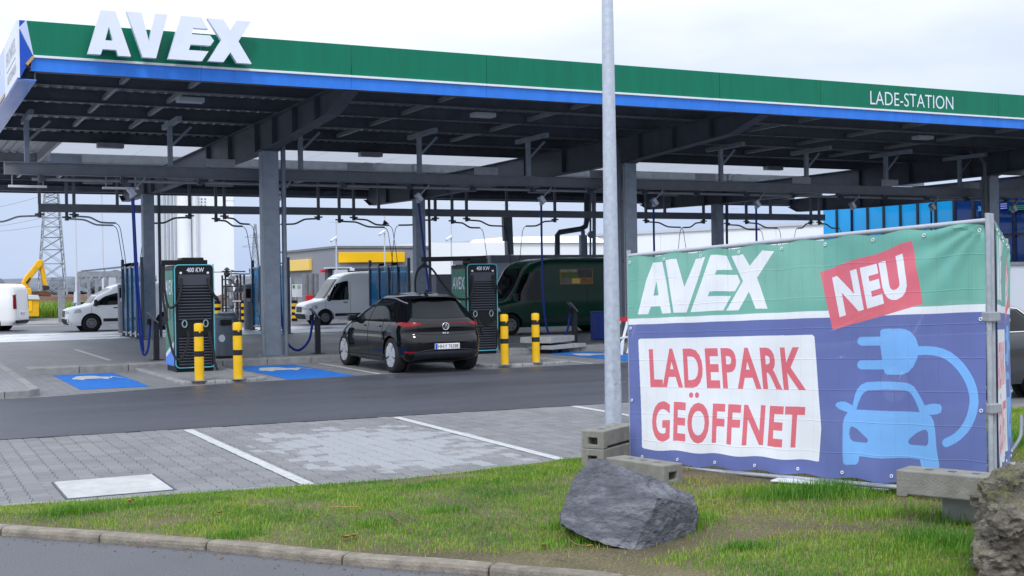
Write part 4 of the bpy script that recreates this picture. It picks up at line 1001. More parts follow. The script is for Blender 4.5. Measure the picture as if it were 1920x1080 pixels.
# ------------------------------------------------------------------ bollards
bol_lab = ['yellow bollard directly in front of the first charger', 'yellow bollard to the right of the first charger, before the rubbish bin', 'yellow bollard just right of the black car and its charger', 'yellow bollard in front of the grey slab and blue bay marking']
for (px, py), lb in zip(((374, 714), (446.5, 711), (946.5, 684), (1005, 680)), bol_lab):
    p = G(px, py, .055)
    b = thing('bollard', lb, 'bollard', (p.x, p.y, .055), group='yellow and black bollards at the charger islands')
    r = .084
    def ring(z0, z1, rr=r): m_ = MB(); m_.lathe([(rr, z0), (rr, z1)], 20, (p.x, p.y)); return m_
    z = .055
    mb = MB(); mb.lathe([(r + .07, z), (r + .07, z + .012), (r + .002, z + .016)], 18, (p.x, p.y)); mb.build('base_flange', 'midgrey', b)
    ring(z, z + .44).build('yellow_band', 'yellow', b, smooth=True); ring(z + .44, z + .54, r + .001).build('black_band', 'rubber', b, smooth=True)
    ring(z + .54, z + .80).build('yellow_band', 'yellow', b, smooth=True); ring(z + .80, z + .90, r + .001).build('black_band', 'rubber', b, smooth=True)
    mb = MB(); mb.lathe([(r, z + .90), (r, z + 1.01), (r * .9, z + 1.035), (r * .5, z + 1.045), (.001, z + 1.047)], 20, (p.x, p.y)); mb.build('cap', 'yellow', b, smooth=True)
    mb = MB(); mb.box(p.x - .012, p.x + .012, p.y - r - .006, p.y - r + .01, z + .87, z + .905); mb.build('lock', 'yellow', b)

# ------------------------------------------------------------------ litter bin
tb = Vector((7.36, 30.55, 0))
t_ = thing('litter_bin', 'round slate grey litter bin between the second bollard and the big column', 'bin', tb)
mb = MB(); mb.lathe([(.275, .04), (.275, .98), (.285, .98), (.285, 1.02), (.25, 1.08), (.14, 1.13), (.001, 1.14)], 28, (tb.x, tb.y)); mb.build('body', 'can', t_, smooth=True)
mb = MB(); mb.lathe([(.285, 0), (.285, .07)], 28, (tb.x, tb.y)); mb.build('foot_ring', 'black', t_, smooth=True)
mb = MB(); mb.box(tb.x - .22, tb.x + .06, tb.y - .32, tb.y - .18, .82, .95); mb.build('opening', 'black', t_, bevel=.01)
mb = MB(); mb.lathe([(.07, 0), (.09, .0), (.09, .01), (.07, .01)], 16)
mb.v = [(tb.x - .17 + x * .8, tb.y - .235 - z + x * -.35, .50 + y) for x, y, z in mb.v]; mb.build('round_sticker', 'wallpale', t_)
mb = MB(); mb.lathe([(.20, 1.10), (.22, 1.12), (.20, 1.135)], 20, (tb.x, tb.y)); mb.build('lid_rim', 'wallpale', t_, smooth=True)

# ------------------------------------------------------------------ vehicles: body as a stack of plan outlines
def curve(tab, z):
    """smooth interpolation of a (z, value) table"""
    zs = np.array([a for a, b in tab]); vs = np.array([b for a, b in tab], float)
    m = np.gradient(vs, zs); i = np.clip(np.searchsorted(zs, z) - 1, 0, len(zs) - 2)
    h = zs[i+1] - zs[i]; t = np.clip((z - zs[i]) / h, 0, 1)
    d = (vs[1:] - vs[:-1]) / (zs[1:] - zs[:-1])
    mm = m.copy()
    for k in range(1, len(d)):
        if d[k-1] * d[k] <= 0: mm[k] = 0
        else: mm[k] = 2 * d[k-1] * d[k] / (d[k-1] + d[k])
    mm[0], mm[-1] = d[0], d[-1]
    return vs[i]*(1+2*t)*(1-t)**2 + mm[i]*h*t*(1-t)**2 + vs[i+1]*t*t*(3-2*t) + mm[i+1]*h*t*t*(t-1)
class Body:
    def __init__(s, rear, front, half, nr, nf, ztop, yc, zbot):
        s.rear, s.front, s.half, s.nr, s.nf, s.ztop, s.yc, s.zbot = rear, front, half, nr, nf, ztop, yc, zbot
    def P(s, z):
        return curve(s.rear, z), curve(s.front, z), curve(s.half, z)
    def side(s, y, z, off=0.0, sgn=-1):
        yr, yf, w = s.P(z)
        if y < s.yc: f = max(0, 1 - abs((s.yc - y) / (s.yc - yr))**s.nr)**(1 / s.nr) if y > yr else 0
        else: f = max(0, 1 - abs((y - s.yc) / (yf - s.yc))**s.nf)**(1 / s.nf) if y < yf else 0
        return (sgn * (w * f + off), y, z)
    def back(s, x, z, off=0.0):
        yr, yf, w = s.P(z); q = min(.999, abs(x) / w)
        return (x, s.yc - (s.yc - yr) * (1 - q**s.nr)**(1 / s.nr) - off, z)
    def nose(s, x, z, off=0.0):
        yr, yf, w = s.P(z); q = min(.999, abs(x) / w)
        return (x, s.yc + (yf - s.yc) * (1 - q**s.nf)**(1 / s.nf) + off, z)
    def mesh(s, nz=46, n=96):
        zs = np.linspace(0, 1, nz); zs = s.zbot + (s.ztop - s.zbot) * (1 - (1 - zs)**1.35)
        mb = MB(); vs = []
        for z in zs:
            yr, yf, w = s.P(min(z, s.ztop - .001))
            for k in range(n):
                t = 2*math.pi*k/n; c, si = math.cos(t), math.sin(t)
                e_ = s.nf if si > 0 else s.nr
                rad = (abs(c)**e_ + abs(si)**e_)**(-1 / e_)
                x = w * c * rad; y = s.yc + ((yf - s.yc) if si > 0 else (s.yc - yr)) * si * rad
                vs.append((x, y, z))
        fs = [(j*n+k, j*n+(k+1) % n, (j+1)*n+(k+1) % n, (j+1)*n+k) for j in range(nz-1) for k in range(n)]
        # crowned roof
        last = (nz-1)*n; cx, cy = 0, s.yc; rings = [last]
        yr, yf, w = s.P(s.ztop - .001)
        for q, dz in ((.75, .018), (.45, .03), (.15, .036)):
            st = len(vs)
            for k in range(n):
                x, y, z = vs[last + k]; vs.append((x * q, (yr+yf)/2 + (y - (yr+yf)/2) * q, s.ztop + dz))
            pr_ = rings[-1]; fs += [(pr_+k, pr_+(k+1) % n, st+(k+1) % n, st+k) for k in range(n)]; rings.append(st)
        fs.append(tuple(range(rings[-1], rings[-1] + n))); fs.append(tuple(range(n))[::-1])
        mb.add(vs, fs); return mb
def patch(fn, lower, upper, nu=14, nv=6):
    """surface strip between two polylines given in surface coordinates"""
    L = np.array(lower, float); U = np.array(upper, float)
    def at(P, t):
        s_ = np.linspace(0, 1, len(P)); return np.array([np.interp(t, s_, P[:, 0]), np.interp(t, s_, P[:, 1])])
    mb = MB(); mb.grid(lambda u, v: fn(*(at(L, u) * (1 - v) + at(U, u) * v)), nu, nv); return mb
def cut(o, cyls):
    """wheel arches"""
    for (p0, p1, r) in cyls:
        mb = MB(); mb.cyl(p0, p1, r, n=36); c = mb.build('cutter', 'black'); c.parent = o.parent; bpy.context.view_layer.update()
        md = o.modifiers.new('b', 'BOOLEAN'); md.operation = 'DIFFERENCE'; md.object = c; md.solver = 'EXACT'
        dg = bpy.context.evaluated_depsgraph_get(); me = bpy.data.meshes.new_from_object(o.evaluated_get(dg))
        o.modifiers.clear(); old = o.data; o.data = me; bpy.data.meshes.remove(old); bpy.data.objects.remove(c)
    me = o.data; me.shade_smooth(); me.set_sharp_from_angle(angle=R(38))
def wheel(parent, x, y, r, w, sgn, rim_mat, style='five'):
    """tyre, rim, hub; axis along x, outer face at x"""
    t = MB(); xo, xi = x, x - sgn * w
    prof = [(r*.70, xo - sgn*.012), (r*.74, xo), (r*.90, xo), (r*.97, xo - sgn*.02), (r, xo - sgn*.05), (r, xi + sgn*.05), (r*.95, xi), (r*.6, xi)]
    def lath(prof, n=32):
        m_ = MB(); vs = []
        for rr, xx in prof:
            for k in range(n): a = 2*math.pi*k/n; vs.append((xx, y + rr*math.cos(a), r + rr*math.sin(a)))
        fs = [(i*n+k, i*n+(k+1) % n, (i+1)*n+(k+1) % n, (i+1)*n+k) for i in range(len(prof)-1) for k in range(n)]
        fs.append(tuple(range((len(prof)-1)*n, len(prof)*n))); m_.add(vs, fs); return m_
    wh = lath(prof).build('wheel', 'rubber', parent, smooth=True)
    xr = xo - sgn*.03
    lath([(r*.735, xo - sgn*.002), (r*.71, xo - sgn*.006), (r*.70, xr), (.001, xr)]).build('rim_well', 'black', wh, smooth=True)
    if style == 'five':
        for k in range(5):
            a = 2*math.pi*k/5 + .3; m_ = MB()
            def pt(rr, aa, dx): return (xo - sgn*dx, y + rr*math.cos(aa), r + rr*math.sin(aa))
            poly = [(.07*r/.35, -.62), (r*.30, -.50), (r*.68, -.56), (r*.71, -.3), (r*.72, 0), (r*.71, .3), (r*.68, .56), (r*.30, .50), (.07*r/.35, .62)]
            front = [pt(q, a + s_, .001) for q, s_ in poly]; back = [pt(q, a + s_, .026) for q, s_ in poly]; n = len(poly)
            m_.add(front + back, [tuple(range(n)), tuple(range(n, 2*n))[::-1]] + [(i, (i+1) % n, n+(i+1) % n, n+i) for i in range(n)])
            m_.build('spoke', rim_mat, wh, bevel=.006, seg=1)
        lath([(r*.20, xo - sgn*.012), (r*.18, xo - sgn*.002), (.001, xo - sgn*.001)], 20).build('hub_cap', rim_mat, wh, smooth=True)
    else:
        lath([(r*.60, xo - sgn*.016), (r*.50, xo - sgn*.006), (r*.42, xo - sgn*.012), (.001, xo - sgn*.005)], 24).build('rim', rim_mat, wh, smooth=True)
        for k in range(6):
            a = 2*math.pi*k/6; m_ = MB(); c0 = (y + r*.36*math.cos(a), r + r*.36*math.sin(a)); m_.cyl((xo - sgn*.006, *c0), (xo - sgn*.002, *c0), r*.07, n=10); m_.build('rim_hole', 'black', wh)
    return wh

# ---- black electric hatchback
car = thing('parked_car', 'glossy black electric hatchback plugged in at the charger, tailgate towards the lane', 'car', (9.70, 22.36, 0), 0.0, world=False)
hb = Body(rear=[(.20, .34), (.28, .14), (.40, .03), (.60, 0), (.72, .03), (.80, .085), (.88, .075), (.98, .09), (1.06, .15), (1.15, .25), (1.28, .39), (1.38, .48), (1.44, .52), (1.50, .62), (1.54, .95)],
          front=[(.20, 4.08), (.32, 4.24), (.55, 4.28), (.75, 4.20), (.87, 4.0), (.96, 3.72), (1.02, 3.42), (1.08, 3.24), (1.22, 2.86), (1.36, 2.45), (1.45, 2.15), (1.50, 1.92), (1.54, 1.65)],
          half=[(.20, .80), (.28, .86), (.42, .893), (.62, .905), (.80, .902), (.92, .885), (1.02, .855), (1.08, .825), (1.22, .745), (1.34, .665), (1.43, .585), (1.50, .48), (1.54, .36)],
          nr=6.0, nf=5.0, ztop=1.54, yc=2.1, zbot=.20)
RYY, FYY, WR = .80, 3.62, .35
bo = hb.mesh().build('body', 'carblack', car)
cut(bo, [((-1.2, RYY, WR), (-.62, RYY, WR), .385), ((1.2, RYY, WR), (.62, RYY, WR), .385), ((-1.2, FYY, WR), (-.62, FYY, WR), .385), ((1.2, FYY, WR), (.62, FYY, WR), .385)])
for sx in (-1, 1):
    for yy in (RYY, FYY):
        mb = MB(); mb.cyl((sx*.615, yy, WR), (sx*.63, yy, WR), .40, n=24); mb.build('wheel_well', 'seam', car)
        wheel(car, sx*.885, yy, WR, .22, sx, 'rim')
    S = lambda y, z, o=.006, sx=sx: hb.side(y, z, o, sx)
    patch(S, [(2.06, 1.035), (2.6, 1.03), (3.22, 1.025)], [(2.06, 1.45), (2.32, 1.41), (2.62, 1.32), (2.95, 1.17), (3.20, 1.045)]).build('front_door_window', 'carglass', car, smooth=True)
    patch(S, [(.98, 1.075), (1.5, 1.05), (2.0, 1.035)], [(1.10, 1.40), (1.4, 1.445), (1.7, 1.46), (2.0, 1.455)]).build('rear_door_window', 'carglass', car, smooth=True)
    patch(S, [(.60, 1.12), (.92, 1.08)], [(.88, 1.32), (1.02, 1.38)], 5, 4).build('quarter_window', 'carglass', car, smooth=True)
    # bright roof arc along the side window line
    arc = [S(y, z, .010) for y, z in zip(np.linspace(3.18, .62, 26), np.interp(np.linspace(3.18, .62, 26), [.62, .8, 1.0, 1.3, 1.7, 2.1, 2.4, 2.7, 3.0, 3.18], [1.37, 1.40, 1.43, 1.465, 1.48, 1.47, 1.42, 1.32, 1.18, 1.08]))]
    mb = MB(); mb.tube(arc, .012, 5); mb.build('roof_arc', 'steel_light', car, smooth=True)
    for yy, z0, z1 in ((2.03, .36, 1.03), (1.20, .62, 1.06), (3.05, .45, 1.02)):
        mb = MB(); mb.tube([S(yy + (.25*(.62 - z)/.3 if yy == 1.20 and z < .62 else 0), z, .001) for z in np.linspace(z0, z1, 9)], .005, 4); mb.build('door_seam', 'seam', car)
    mb = MB(); mb.tube([S(y, .265, .02) for y in np.linspace(1.22, 3.2, 12)], .035, 6); mb.build('sill_trim', 'dark', car, smooth=True)
    for yy in (1.42, 2.30):
        mb = MB(); q = S(yy, .915, .012); mb.box(q[0] - .012, q[0] + .012, yy - .11, yy + .11, .90, .93); mb.build('door_handle', 'carblack', car, bevel=.008)
    q = S(2.86, 1.05, .10); mb = MB(); mb.box(q[0] - .11, q[0] + .09, 2.80, 2.94, .99, 1.12); mi_ = mb.build('wing_mirror', 'carblack', car, bevel=.035, seg=3)
    # tail light: rear face and round the corner
    patch(lambda x, z, sx=sx: hb.back(sx*x, z, .012), [(.50, .955), (.62, .930), (.80, .915)], [(.50, .990), (.62, 1.0), (.80, 1.005)], 12, 4).build('tail_light', 'red', car, smooth=True)
    patch(lambda y, z: S(y, z, .008), [(.33, .93), (.52, .955)], [(.33, 1.01), (.50, 1.0)], 6, 3).build('tail_light', 'red', car, smooth=True)
    patch(lambda x, z, sx=sx: hb.back(sx*x, z, .008), [(.62, .40), (.80, .41)], [(.62, .435), (.80, .445)], 6, 2).build('reflector', 'red', car)
Bk = lambda x, z, o=.006: hb.back(x, z, o)
patch(Bk, [(-.70, 1.09), (0, 1.07), (.70, 1.09)], [(-.56, 1.40), (0, 1.43), (.56, 1.40)], 20, 8).build('rear_window', 'carglass', car, smooth=True)
patch(lambda x, z: Bk(x, z, .010), [(-.50, .972), (.50, .972)], [(-.50, .982), (.50, .982)], 16, 2).build('light_strip', 'red', car, smooth=True)
mb = MB(); mb.tube([Bk(x, .755 + .055 * (abs(x)/.8)**2.2, .002) for x in np.linspace(-.80, .80, 25)], .006, 4); mb.build('tailgate_seam', 'seam', car)
mb = MB(); mb.grid(lambda u, v: Bk(-.66 + 1.32*u, .30 + .14*v - .05*abs(2*u-1)**3*(1-v), .014 + .01*math.sin(v*3.14)), 22, 5); mb.build('diffuser', 'dark', car, smooth=True)
mb = MB(); mb.tube([Bk(x, .47 - .10*abs(x/.75)**4, .012) for x in np.linspace(-.75, .75, 21)], .012, 5); mb.build('bumper_crease', 'carblack', car, smooth=True)
mb = MB(); mb.grid(lambda u, v: (-.50 + 1.0*u, .62 - .17*math.sin(v*1.57) + .25*(u-.5)**2, 1.462 + .03*(1 - v) - .14*(u-.5)**2), 12, 4)
mb.v += [(x, y, z + .018) for x, y, z in mb.v]; n_ = 48; mb.f += [tuple(i + n_ for i in f[::-1]) for f in mb.f]; mb.build('roof_spoiler', 'carblack', car, smooth=True)
mb = MB(); mb.prism([(0, 0), (.16, 0), (.06, .07), (.0, .055)], lambda u, v, d: (d, .95 + u, 1.562 + v), -.018, .018); mb.build('roof_aerial', 'black', car)
# number plate
py_ = Bk(0, .53, .012)[1]
mb = MB(); mb.box(-.26, .26, py_ - .012, py_ + .03, .475, .585); pl = mb.build('number_plate', 'plate', car, bevel=.005)
mb = MB(); mb.box(-.257, -.212, py_ - .014, py_ - .0122, .478, .582); mb.build('plate_band', 'plateblue', pl)
v, t = fit_text('HH:Y 7638E', -.20, .235, .494, .566, offset=.004); mb = MB(); mb.add([(p[0], py_ - .0145, p[1]) for p in v], t); mb.build('plate_lettering', 'black', pl, recalc=False)
# round badge with V over W
by_ = Bk(0, .915, .02)[1]
mb = MB(); mb.tube([(.068*math.cos(a), by_, .915 + .068*math.sin(a)) for a in np.linspace(0, 2*math.pi, 25)], .0062, 5); bd = mb.build('badge', 'chrome', car, smooth=True)
for pts in ([(-.028, .057), (0, .006), (.028, .057)], [(-.058, .030), (-.028, -.052), (0, .0), (.028, -.052), (.058, .030)]):
    mb = MB(); mb.tube([(a, by_, .915 + b) for a, b in pts], .0052, 4); mb.build('badge_bar', 'chrome', bd)
v, t = fit_text('ID.3', -.06, .06, .775, .80, offset=.02); mb = MB(); mb.add([(p[0], Bk(p[0], p[1], .012)[1], p[1]) for p in v], t); mb.build('tailgate_lettering', 'chrome', car, recalc=False)
# front lamps (out of the picture's sight, for a step to the side)
for sx in (-1, 1):
    patch(lambda x, z, sx=sx: hb.nose(sx*x, z, .006), [(.50, .70), (.78, .72)], [(.50, .78), (.76, .82)], 8, 3).build('headlight', 'lens', car, smooth=True)

# ---- vans
def van(name, label, paint, loc, rz, scale=1.0, H=2.55, L=5.9, hood=1.0, poster=False, rear_glass=True):
    v_ = thing(name, label, 'van', loc, rz, world=False); v_.scale = (scale,)*3
    ht = H
    ht6 = ht - .42
    bd = Body(rear=[(.25, .10), (.45, .0), (1.0, .02), (ht - .35, .05), (ht - .12, .10), (ht, .25)],
              front=[(.25, L - .12), (.45, L), (.85, L - .03), (hood, L - .16), (hood + .13, L - .75), (hood + .2, L - .92), (hood + .5, L - 1.17), (ht - .30, L - 1.62), (ht - .14, L - 1.86), (ht - .05, L - 2.15), (ht, L - 2.5)],
              half=[(.25, .93), (.45, .985), (1.0, .99), (1.3, .975), (ht - .35, .93), (ht - .10, .90), (ht, .82)], nr=16, nf=9, ztop=ht, yc=L*.45, zbot=.25)
    o = bd.mesh(40, 96).build('body', paint, v_)
    r = .35; ya, yb = 1.05, L - .98
    cut(o, [((-1.3, y, r), (-.68, y, r), .41) for y in (ya, yb)] + [((1.3, y, r), (.68, y, r), .41) for y in (ya, yb)])
    for sx in (-1, 1):
        S = lambda y, z, off=.006, sx=sx: bd.side(y, z, off, sx)
        for y in (ya, yb):
            mb = MB(); mb.cyl((sx*.67, y, r), (sx*.69, y, r), .42, n=20); mb.build('wheel_well', 'seam', v_)
            wheel(v_, sx*.965, y, r, .24, sx, 'midgrey', 'steel')
        wb = hood + .14
        patch(S, [(L - 2.12, wb), (L - 1.6, wb - .02), (L - 1.02, wb - .01)], [(L - 2.10, ht - .42), (L - 1.95, ht - .42), (L - 1.50, ht - .55), (L - 1.14, wb + .08)]).build('door_window', 'carglass', v_, smooth=True)
        for y in (L - 2.20, L - .98, 2.0):
            mb = MB(); mb.tube([S(y, z, .001) for z in np.linspace(.42, ht*.80 if y != L - .98 else wb - .05, 9)], .006, 4); mb.build('door_seam', 'seam', v_)
        mb = MB(); mb.grid(lambda u, w_: S(ya + .46 + (yb - ya - .92)*u, .40 + .13*w_, .012), 12, 3); mb.build('rub_strip', 'dark', v_, smooth=True)
        q = S(L - 2.0, wb - .12, .012); mb = MB(); mb.box(q[0]-.015, q[0]+.015, L - 2.05, L - 1.85, wb - .15, wb - .11); mb.build('door_handle', 'dark', v_, bevel=.008)
        q = S(L - 1.15, wb + .1, .12); mb = MB(); mb.box(q[0]-.11, q[0]+.10, L - 1.20, L - 1.08, wb - .06, wb + .22); mb.build('wing_mirror', 'dark', v_, bevel=.03)
        patch(lambda x, z, sx=sx: bd.nose(sx*x, z, .008), [(.50, .72), (.86, .76)], [(.46, .86), (.84, .98)], 8, 4).build('headlight', 'lens', v_, smooth=True)
        patch(lambda y, z, S=S: S(y, z, .008), [(L - .62, .80), (L - .30, .76)], [(L - .55, .93), (L - .34, .90)], 5, 3).build('headlight', 'lens', v_, smooth=True)
        patch(lambda x, z, sx=sx: bd.back(sx*x, z, .008), [(.80, .95), (.93, .95)], [(.80, 1.55), (.92, 1.55)], 4, 6).build('tail_light', 'red', v_, smooth=True)
        patch(lambda y, z, S=S: S(y, z, .008), [(.02, .95), (.12, .95)], [(.05, 1.5), (.13, 1.5)], 3, 4).build('tail_light', 'red', v_, smooth=True)
        if rear_glass: patch(lambda x, z, sx=sx: bd.back(sx*x, z, .008), [(.08, ht*.56), (.72, ht*.56)], [(.08, ht*.82), (.66, ht*.82)], 8, 4).build('rear_window', 'carglass', v_, smooth=True)
    N = lambda x, z, off=.008: bd.nose(x, z, off)
    patch(N, [(-.80, hood + .22), (0, hood + .20), (.80, hood + .22)], [(-.78, ht - .22), (0, ht - .20), (.78, ht - .22)], 18, 8).build('windscreen', 'carglass', v_, smooth=True)
    patch(N, [(-.42, .60), (.42, .60)], [(-.40, .86), (.40, .86)], 10, 3).build('grille', 'black', v_, smooth=True)
    for k in range(3):
        mb = MB(); mb.tube([N(x, .66 + .075*k, .014) for x in np.linspace(-.40, .40, 9)], .010, 4); mb.build('grille_bar', 'chrome', v_)
    patch(N, [(-.86, .30), (0, .28), (.86, .30)], [(-.86, .52), (0, .54), (.86, .52)], 16, 3).build('bumper', 'dark', v_, smooth=True)
    mb = MB(); mb.box(-.26, .26, bd.back(0, .75, .02)[1] - .01, bd.back(0, .75, .02)[1] + .02, .70, .81); mb.build('number_plate', 'plate', v_)
    mb = MB(); mb.grid(lambda u, w_: bd.back(-.92 + 1.84*u, .32 + .14*w_, .03), 12, 3); mb.build('rear_bumper', 'dark', v_, smooth=True)
    if poster:
        S = lambda y, z, off: bd.side(y, z, off, -1)
        y0, y1, z0, z1 = 1.75, 3.05, 1.66, 2.18
        for nm, a0, a1, b0, b1, mt in (('poster_sky', .03, .52, .80, .97, 'postersky'), ('poster_field', .03, .52, .42, .78, 'posterfield'), ('poster_road', .03, .34, .04, .40, 'posterroad'), ('poster_lettering_block', .36, .60, .05, .38, 'signyellow_pale'), ('poster_night', .54, .97, .42, .97, 'posterdark'), ('poster_fire', .62, .97, .06, .40, 'posterfire')):
            q = lambda f: y1 + (y0 - y1) * f; r_ = lambda f: z0 + (z1 - z0) * f
            patch(lambda a, b: S(a, b, .014), [(q(a0), r_(b0)), (q(a1), r_(b0))], [(q(a0), r_(b1)), (q(a1), r_(b1))], 4, 3).build(nm, mt, v_)
        # the van points towards -x: its shown flank is sx = -1, picture left = larger y
        patch(lambda a, b: S(a, b, .010), [(y1, z0), (y0, z0)], [(y1, z1), (y0, z1)], 6, 4).build('poster', MAT['poster'], v_)
    return v_
MAT['poster'] = M('poster_border', (.32, .24, .06), .4)
for k_, c_ in (('postersky', (.42, .42, .30)), ('posterfield', (.10, .16, .02)), ('posterroad', (.20, .19, .18)), ('posterdark', (.07, .07, .075)), ('posterfire', (.34, .13, .03))): MAT[k_] = M(k_, c_, .4, 0, .45, 5)
# a van heading -x (nose to picture left): local +y must point to world -x -> rz = +90 deg
def nose_left(px, py, z=0): return G(px, py, z)
van('green_van', 'long dark green panel van with a landscape poster on its flank, behind the charger', 'vangreen', (23.3, 38.0, 0), R(90), 1.0, 2.55, 5.9, hood=1.02, poster=True)
van('white_van', 'white compact van half hidden by the left rear column and wash bay screen', 'vanwhite', (11.35, 54.3, 0), R(90), 1.0, 1.98, 5.0, hood=.95)
van('white_van', 'white high-roofed panel van in front of the grey station shop', 'vanwhite', (21.9, 53.8, 0), R(90), 0.95, 2.45, 6.0, hood=1.02)
van('white_van', 'white van at the left picture edge showing its rear light', 'vanwhite', (5.1, 57.6, 0), R(68), 1.0, 2.0, 5.0, hood=.95, rear_glass=False)
# grey saloon behind the banner on the right
gs = thing('grey_saloon', 'dark grey saloon partly hidden behind the right end of the banner', 'car', (15.6, 13.35, 0), R(90), world=False)
gb = Body(rear=[(.22, .2), (.4, .02), (.7, 0), (.95, .08), (1.05, .6), (1.25, 1.0), (1.36, 1.4), (1.40, 1.7)], front=[(.22, 4.5), (.4, 4.72), (.65, 4.72), (.85, 4.5), (.95, 3.9), (1.0, 3.5), (1.2, 3.0), (1.34, 2.6), (1.40, 2.3)],
          half=[(.22, .82), (.4, .90), (.7, .92), (.92, .89), (1.0, .85), (1.2, .74), (1.34, .66), (1.40, .5)], nr=6, nf=5, ztop=1.40, yc=2.3, zbot=.22)
o_ = gb.mesh(36, 80).build('body', 'cargrey', gs); cut(o_, [((sx*1.2, y, .33), (sx*.62, y, .33), .37) for sx in (-1, 1) for y in (1.0, 3.8)])
for sx in (-1, 1):
    for y in (1.0, 3.8):
        mb = MB(); mb.cyl((sx*.615, y, .33), (sx*.63, y, .33), .38, n=20); mb.build('wheel_well', 'seam', gs); wheel(gs, sx*.90, y, .33, .22, sx, 'rim')
    S = lambda y, z, off=.006, sx=sx: gb.side(y, z, off, sx)
    patch(S, [(1.05, .97), (2.2, .96), (3.35, .96)], [(1.35, 1.25), (1.9, 1.33), (2.4, 1.34), (2.9, 1.2), (3.3, .99)]).build('side_window', 'carglass', gs, smooth=True)
    mb = MB(); mb.tube([S(y, z, .01) for y, z in ((.95, .97), (1.3, 1.27), (1.9, 1.345), (2.4, 1.35), (2.9, 1.23), (3.4, .97))], .012, 5); mb.build('window_trim', 'chrome', gs)
    mb = MB(); mb.tube([S(y, .955, .01) for y in np.linspace(.95, 3.4, 9)], .01, 5); mb.build('window_trim', 'chrome', gs)
patch(lambda x, z: gb.back(x, z, .006), [(-.6, 1.06), (.6, 1.06)], [(-.5, 1.33), (.5, 1.33)], 12, 5).build('rear_window', 'carglass', gs, smooth=True)
patch(lambda x, z: gb.nose(x, z, .006), [(-.66, 1.02), (.66, 1.02)], [(-.55, 1.32), (.55, 1.32)], 12, 5).build('windscreen', 'carglass', gs, smooth=True)
# ------------------------------------------------------------------ banner fence
FP0, FP1 = Vector((6.27, 10.10, 0.0)), Vector((7.06, 6.50, 0.158))
FD = Vector((FP1.x - FP0.x, FP1.y - FP0.y, 0)); FL = FD.length; FD.normalize()
FN = Vector((FD.y, -FD.x, 0))                  # towards the viewer
if FN.dot(Vector((0, 0, 0)) - FP0) < 0: FN = -FN
def fpt(s, t, off=0.0):                        # metres along, metres up the panel
    return FP0 + FD * s + Vector((0, 0, t + FP1.z * s / FL)) + FN * off
def B(px, py):                                 # survey of the print: sight line to panel plane
    d = ray(px, py); o = Vector((0, 0, EYE)); k = (FP0 - o).dot(FN) / d.dot(FN); p = o + d * k - FP0
    s = p.dot(FD); return s, p.z - FP1.z * s / FL
def zb(x, y, sc_=2.4538, ox=1170, oy=440): return B(ox + x / sc_, oy + y / sc_)
def zc(x, y): return zb(x, y, 3.485, 1540, 590)
def zn(x, y): return zb(x, y, 5.686, 1530, 440)
TW, TH = 1792, 1042
class Print:
    """flat print of the banner, drawn polygon by polygon into an image made here"""
    def __init__(s): s.a = np.zeros((TH, TW, 3), np.float32); s.sx = TW / FL; s.sy = TH / 2.06
    def tri(s, p, c):
        P = np.array([(q[0] * s.sx, q[1] * s.sy) for q in p])
        x0, y0 = np.maximum(np.floor(P.min(0)).astype(int), 0); x1, y1 = np.minimum(np.ceil(P.max(0)).astype(int) + 1, (TW, TH))
        if x1 <= x0 or y1 <= y0: return
        X, Y = np.meshgrid(np.arange(x0, x1) + .5, np.arange(y0, y1) + .5)
        def ed(a, b): return (X - a[0]) * (b[1] - a[1]) - (Y - a[1]) * (b[0] - a[0])
        e0, e1, e2 = ed(P[0], P[1]), ed(P[1], P[2]), ed(P[2], P[0])
        m = ((e0 >= 0) & (e1 >= 0) & (e2 >= 0)) | ((e0 <= 0) & (e1 <= 0) & (e2 <= 0))
        s.a[y0:y1, x0:x1][m] = c
    def poly(s, pts, c):
        P = np.array([(q[0] * s.sx, q[1] * s.sy) for q in pts])
        x0, y0 = np.maximum(np.floor(P.min(0)).astype(int), 0); x1, y1 = np.minimum(np.ceil(P.max(0)).astype(int) + 1, (TW, TH))
        X, Y = np.meshgrid(np.arange(x0, x1) + .5, np.arange(y0, y1) + .5); ins = np.zeros(X.shape, bool)
        for i in range(len(P)):
            a, b = P[i], P[(i+1) % len(P)]
            if a[1] == b[1]: continue
            ins ^= ((a[1] > Y) != (b[1] > Y)) & (X < (b[0] - a[0]) * (Y - a[1]) / (b[1] - a[1]) + a[0])
        s.a[y0:y1, x0:x1][ins] = c
    def text(s, txt, quad, c, **k):
        v, t = fit_text(txt, 0, 1, 0, 1, **k); tl, tr, br, bl = [np.array(q) for q in quad]
        W_ = [(bl*(1-u) + br*u)*(1-w) + (tl*(1-u) + tr*u)*w for u, w in v]
        for f in t: s.tri([W_[i] for i in f], c)
def capsule(p, q, r):
    p, q = np.array(p), np.array(q); d = (q - p) / np.linalg.norm(q - p); a0 = math.atan2(d[1], d[0])
    return [(p[0] + r*math.cos(a0 + math.pi/2 + math.pi*k/8), p[1] + r*math.sin(a0 + math.pi/2 + math.pi*k/8)) for k in range(9)] + [(q[0] + r*math.cos(a0 - math.pi/2 + math.pi*k/8), q[1] + r*math.sin(a0 - math.pi/2 + math.pi*k/8)) for k in range(9)]
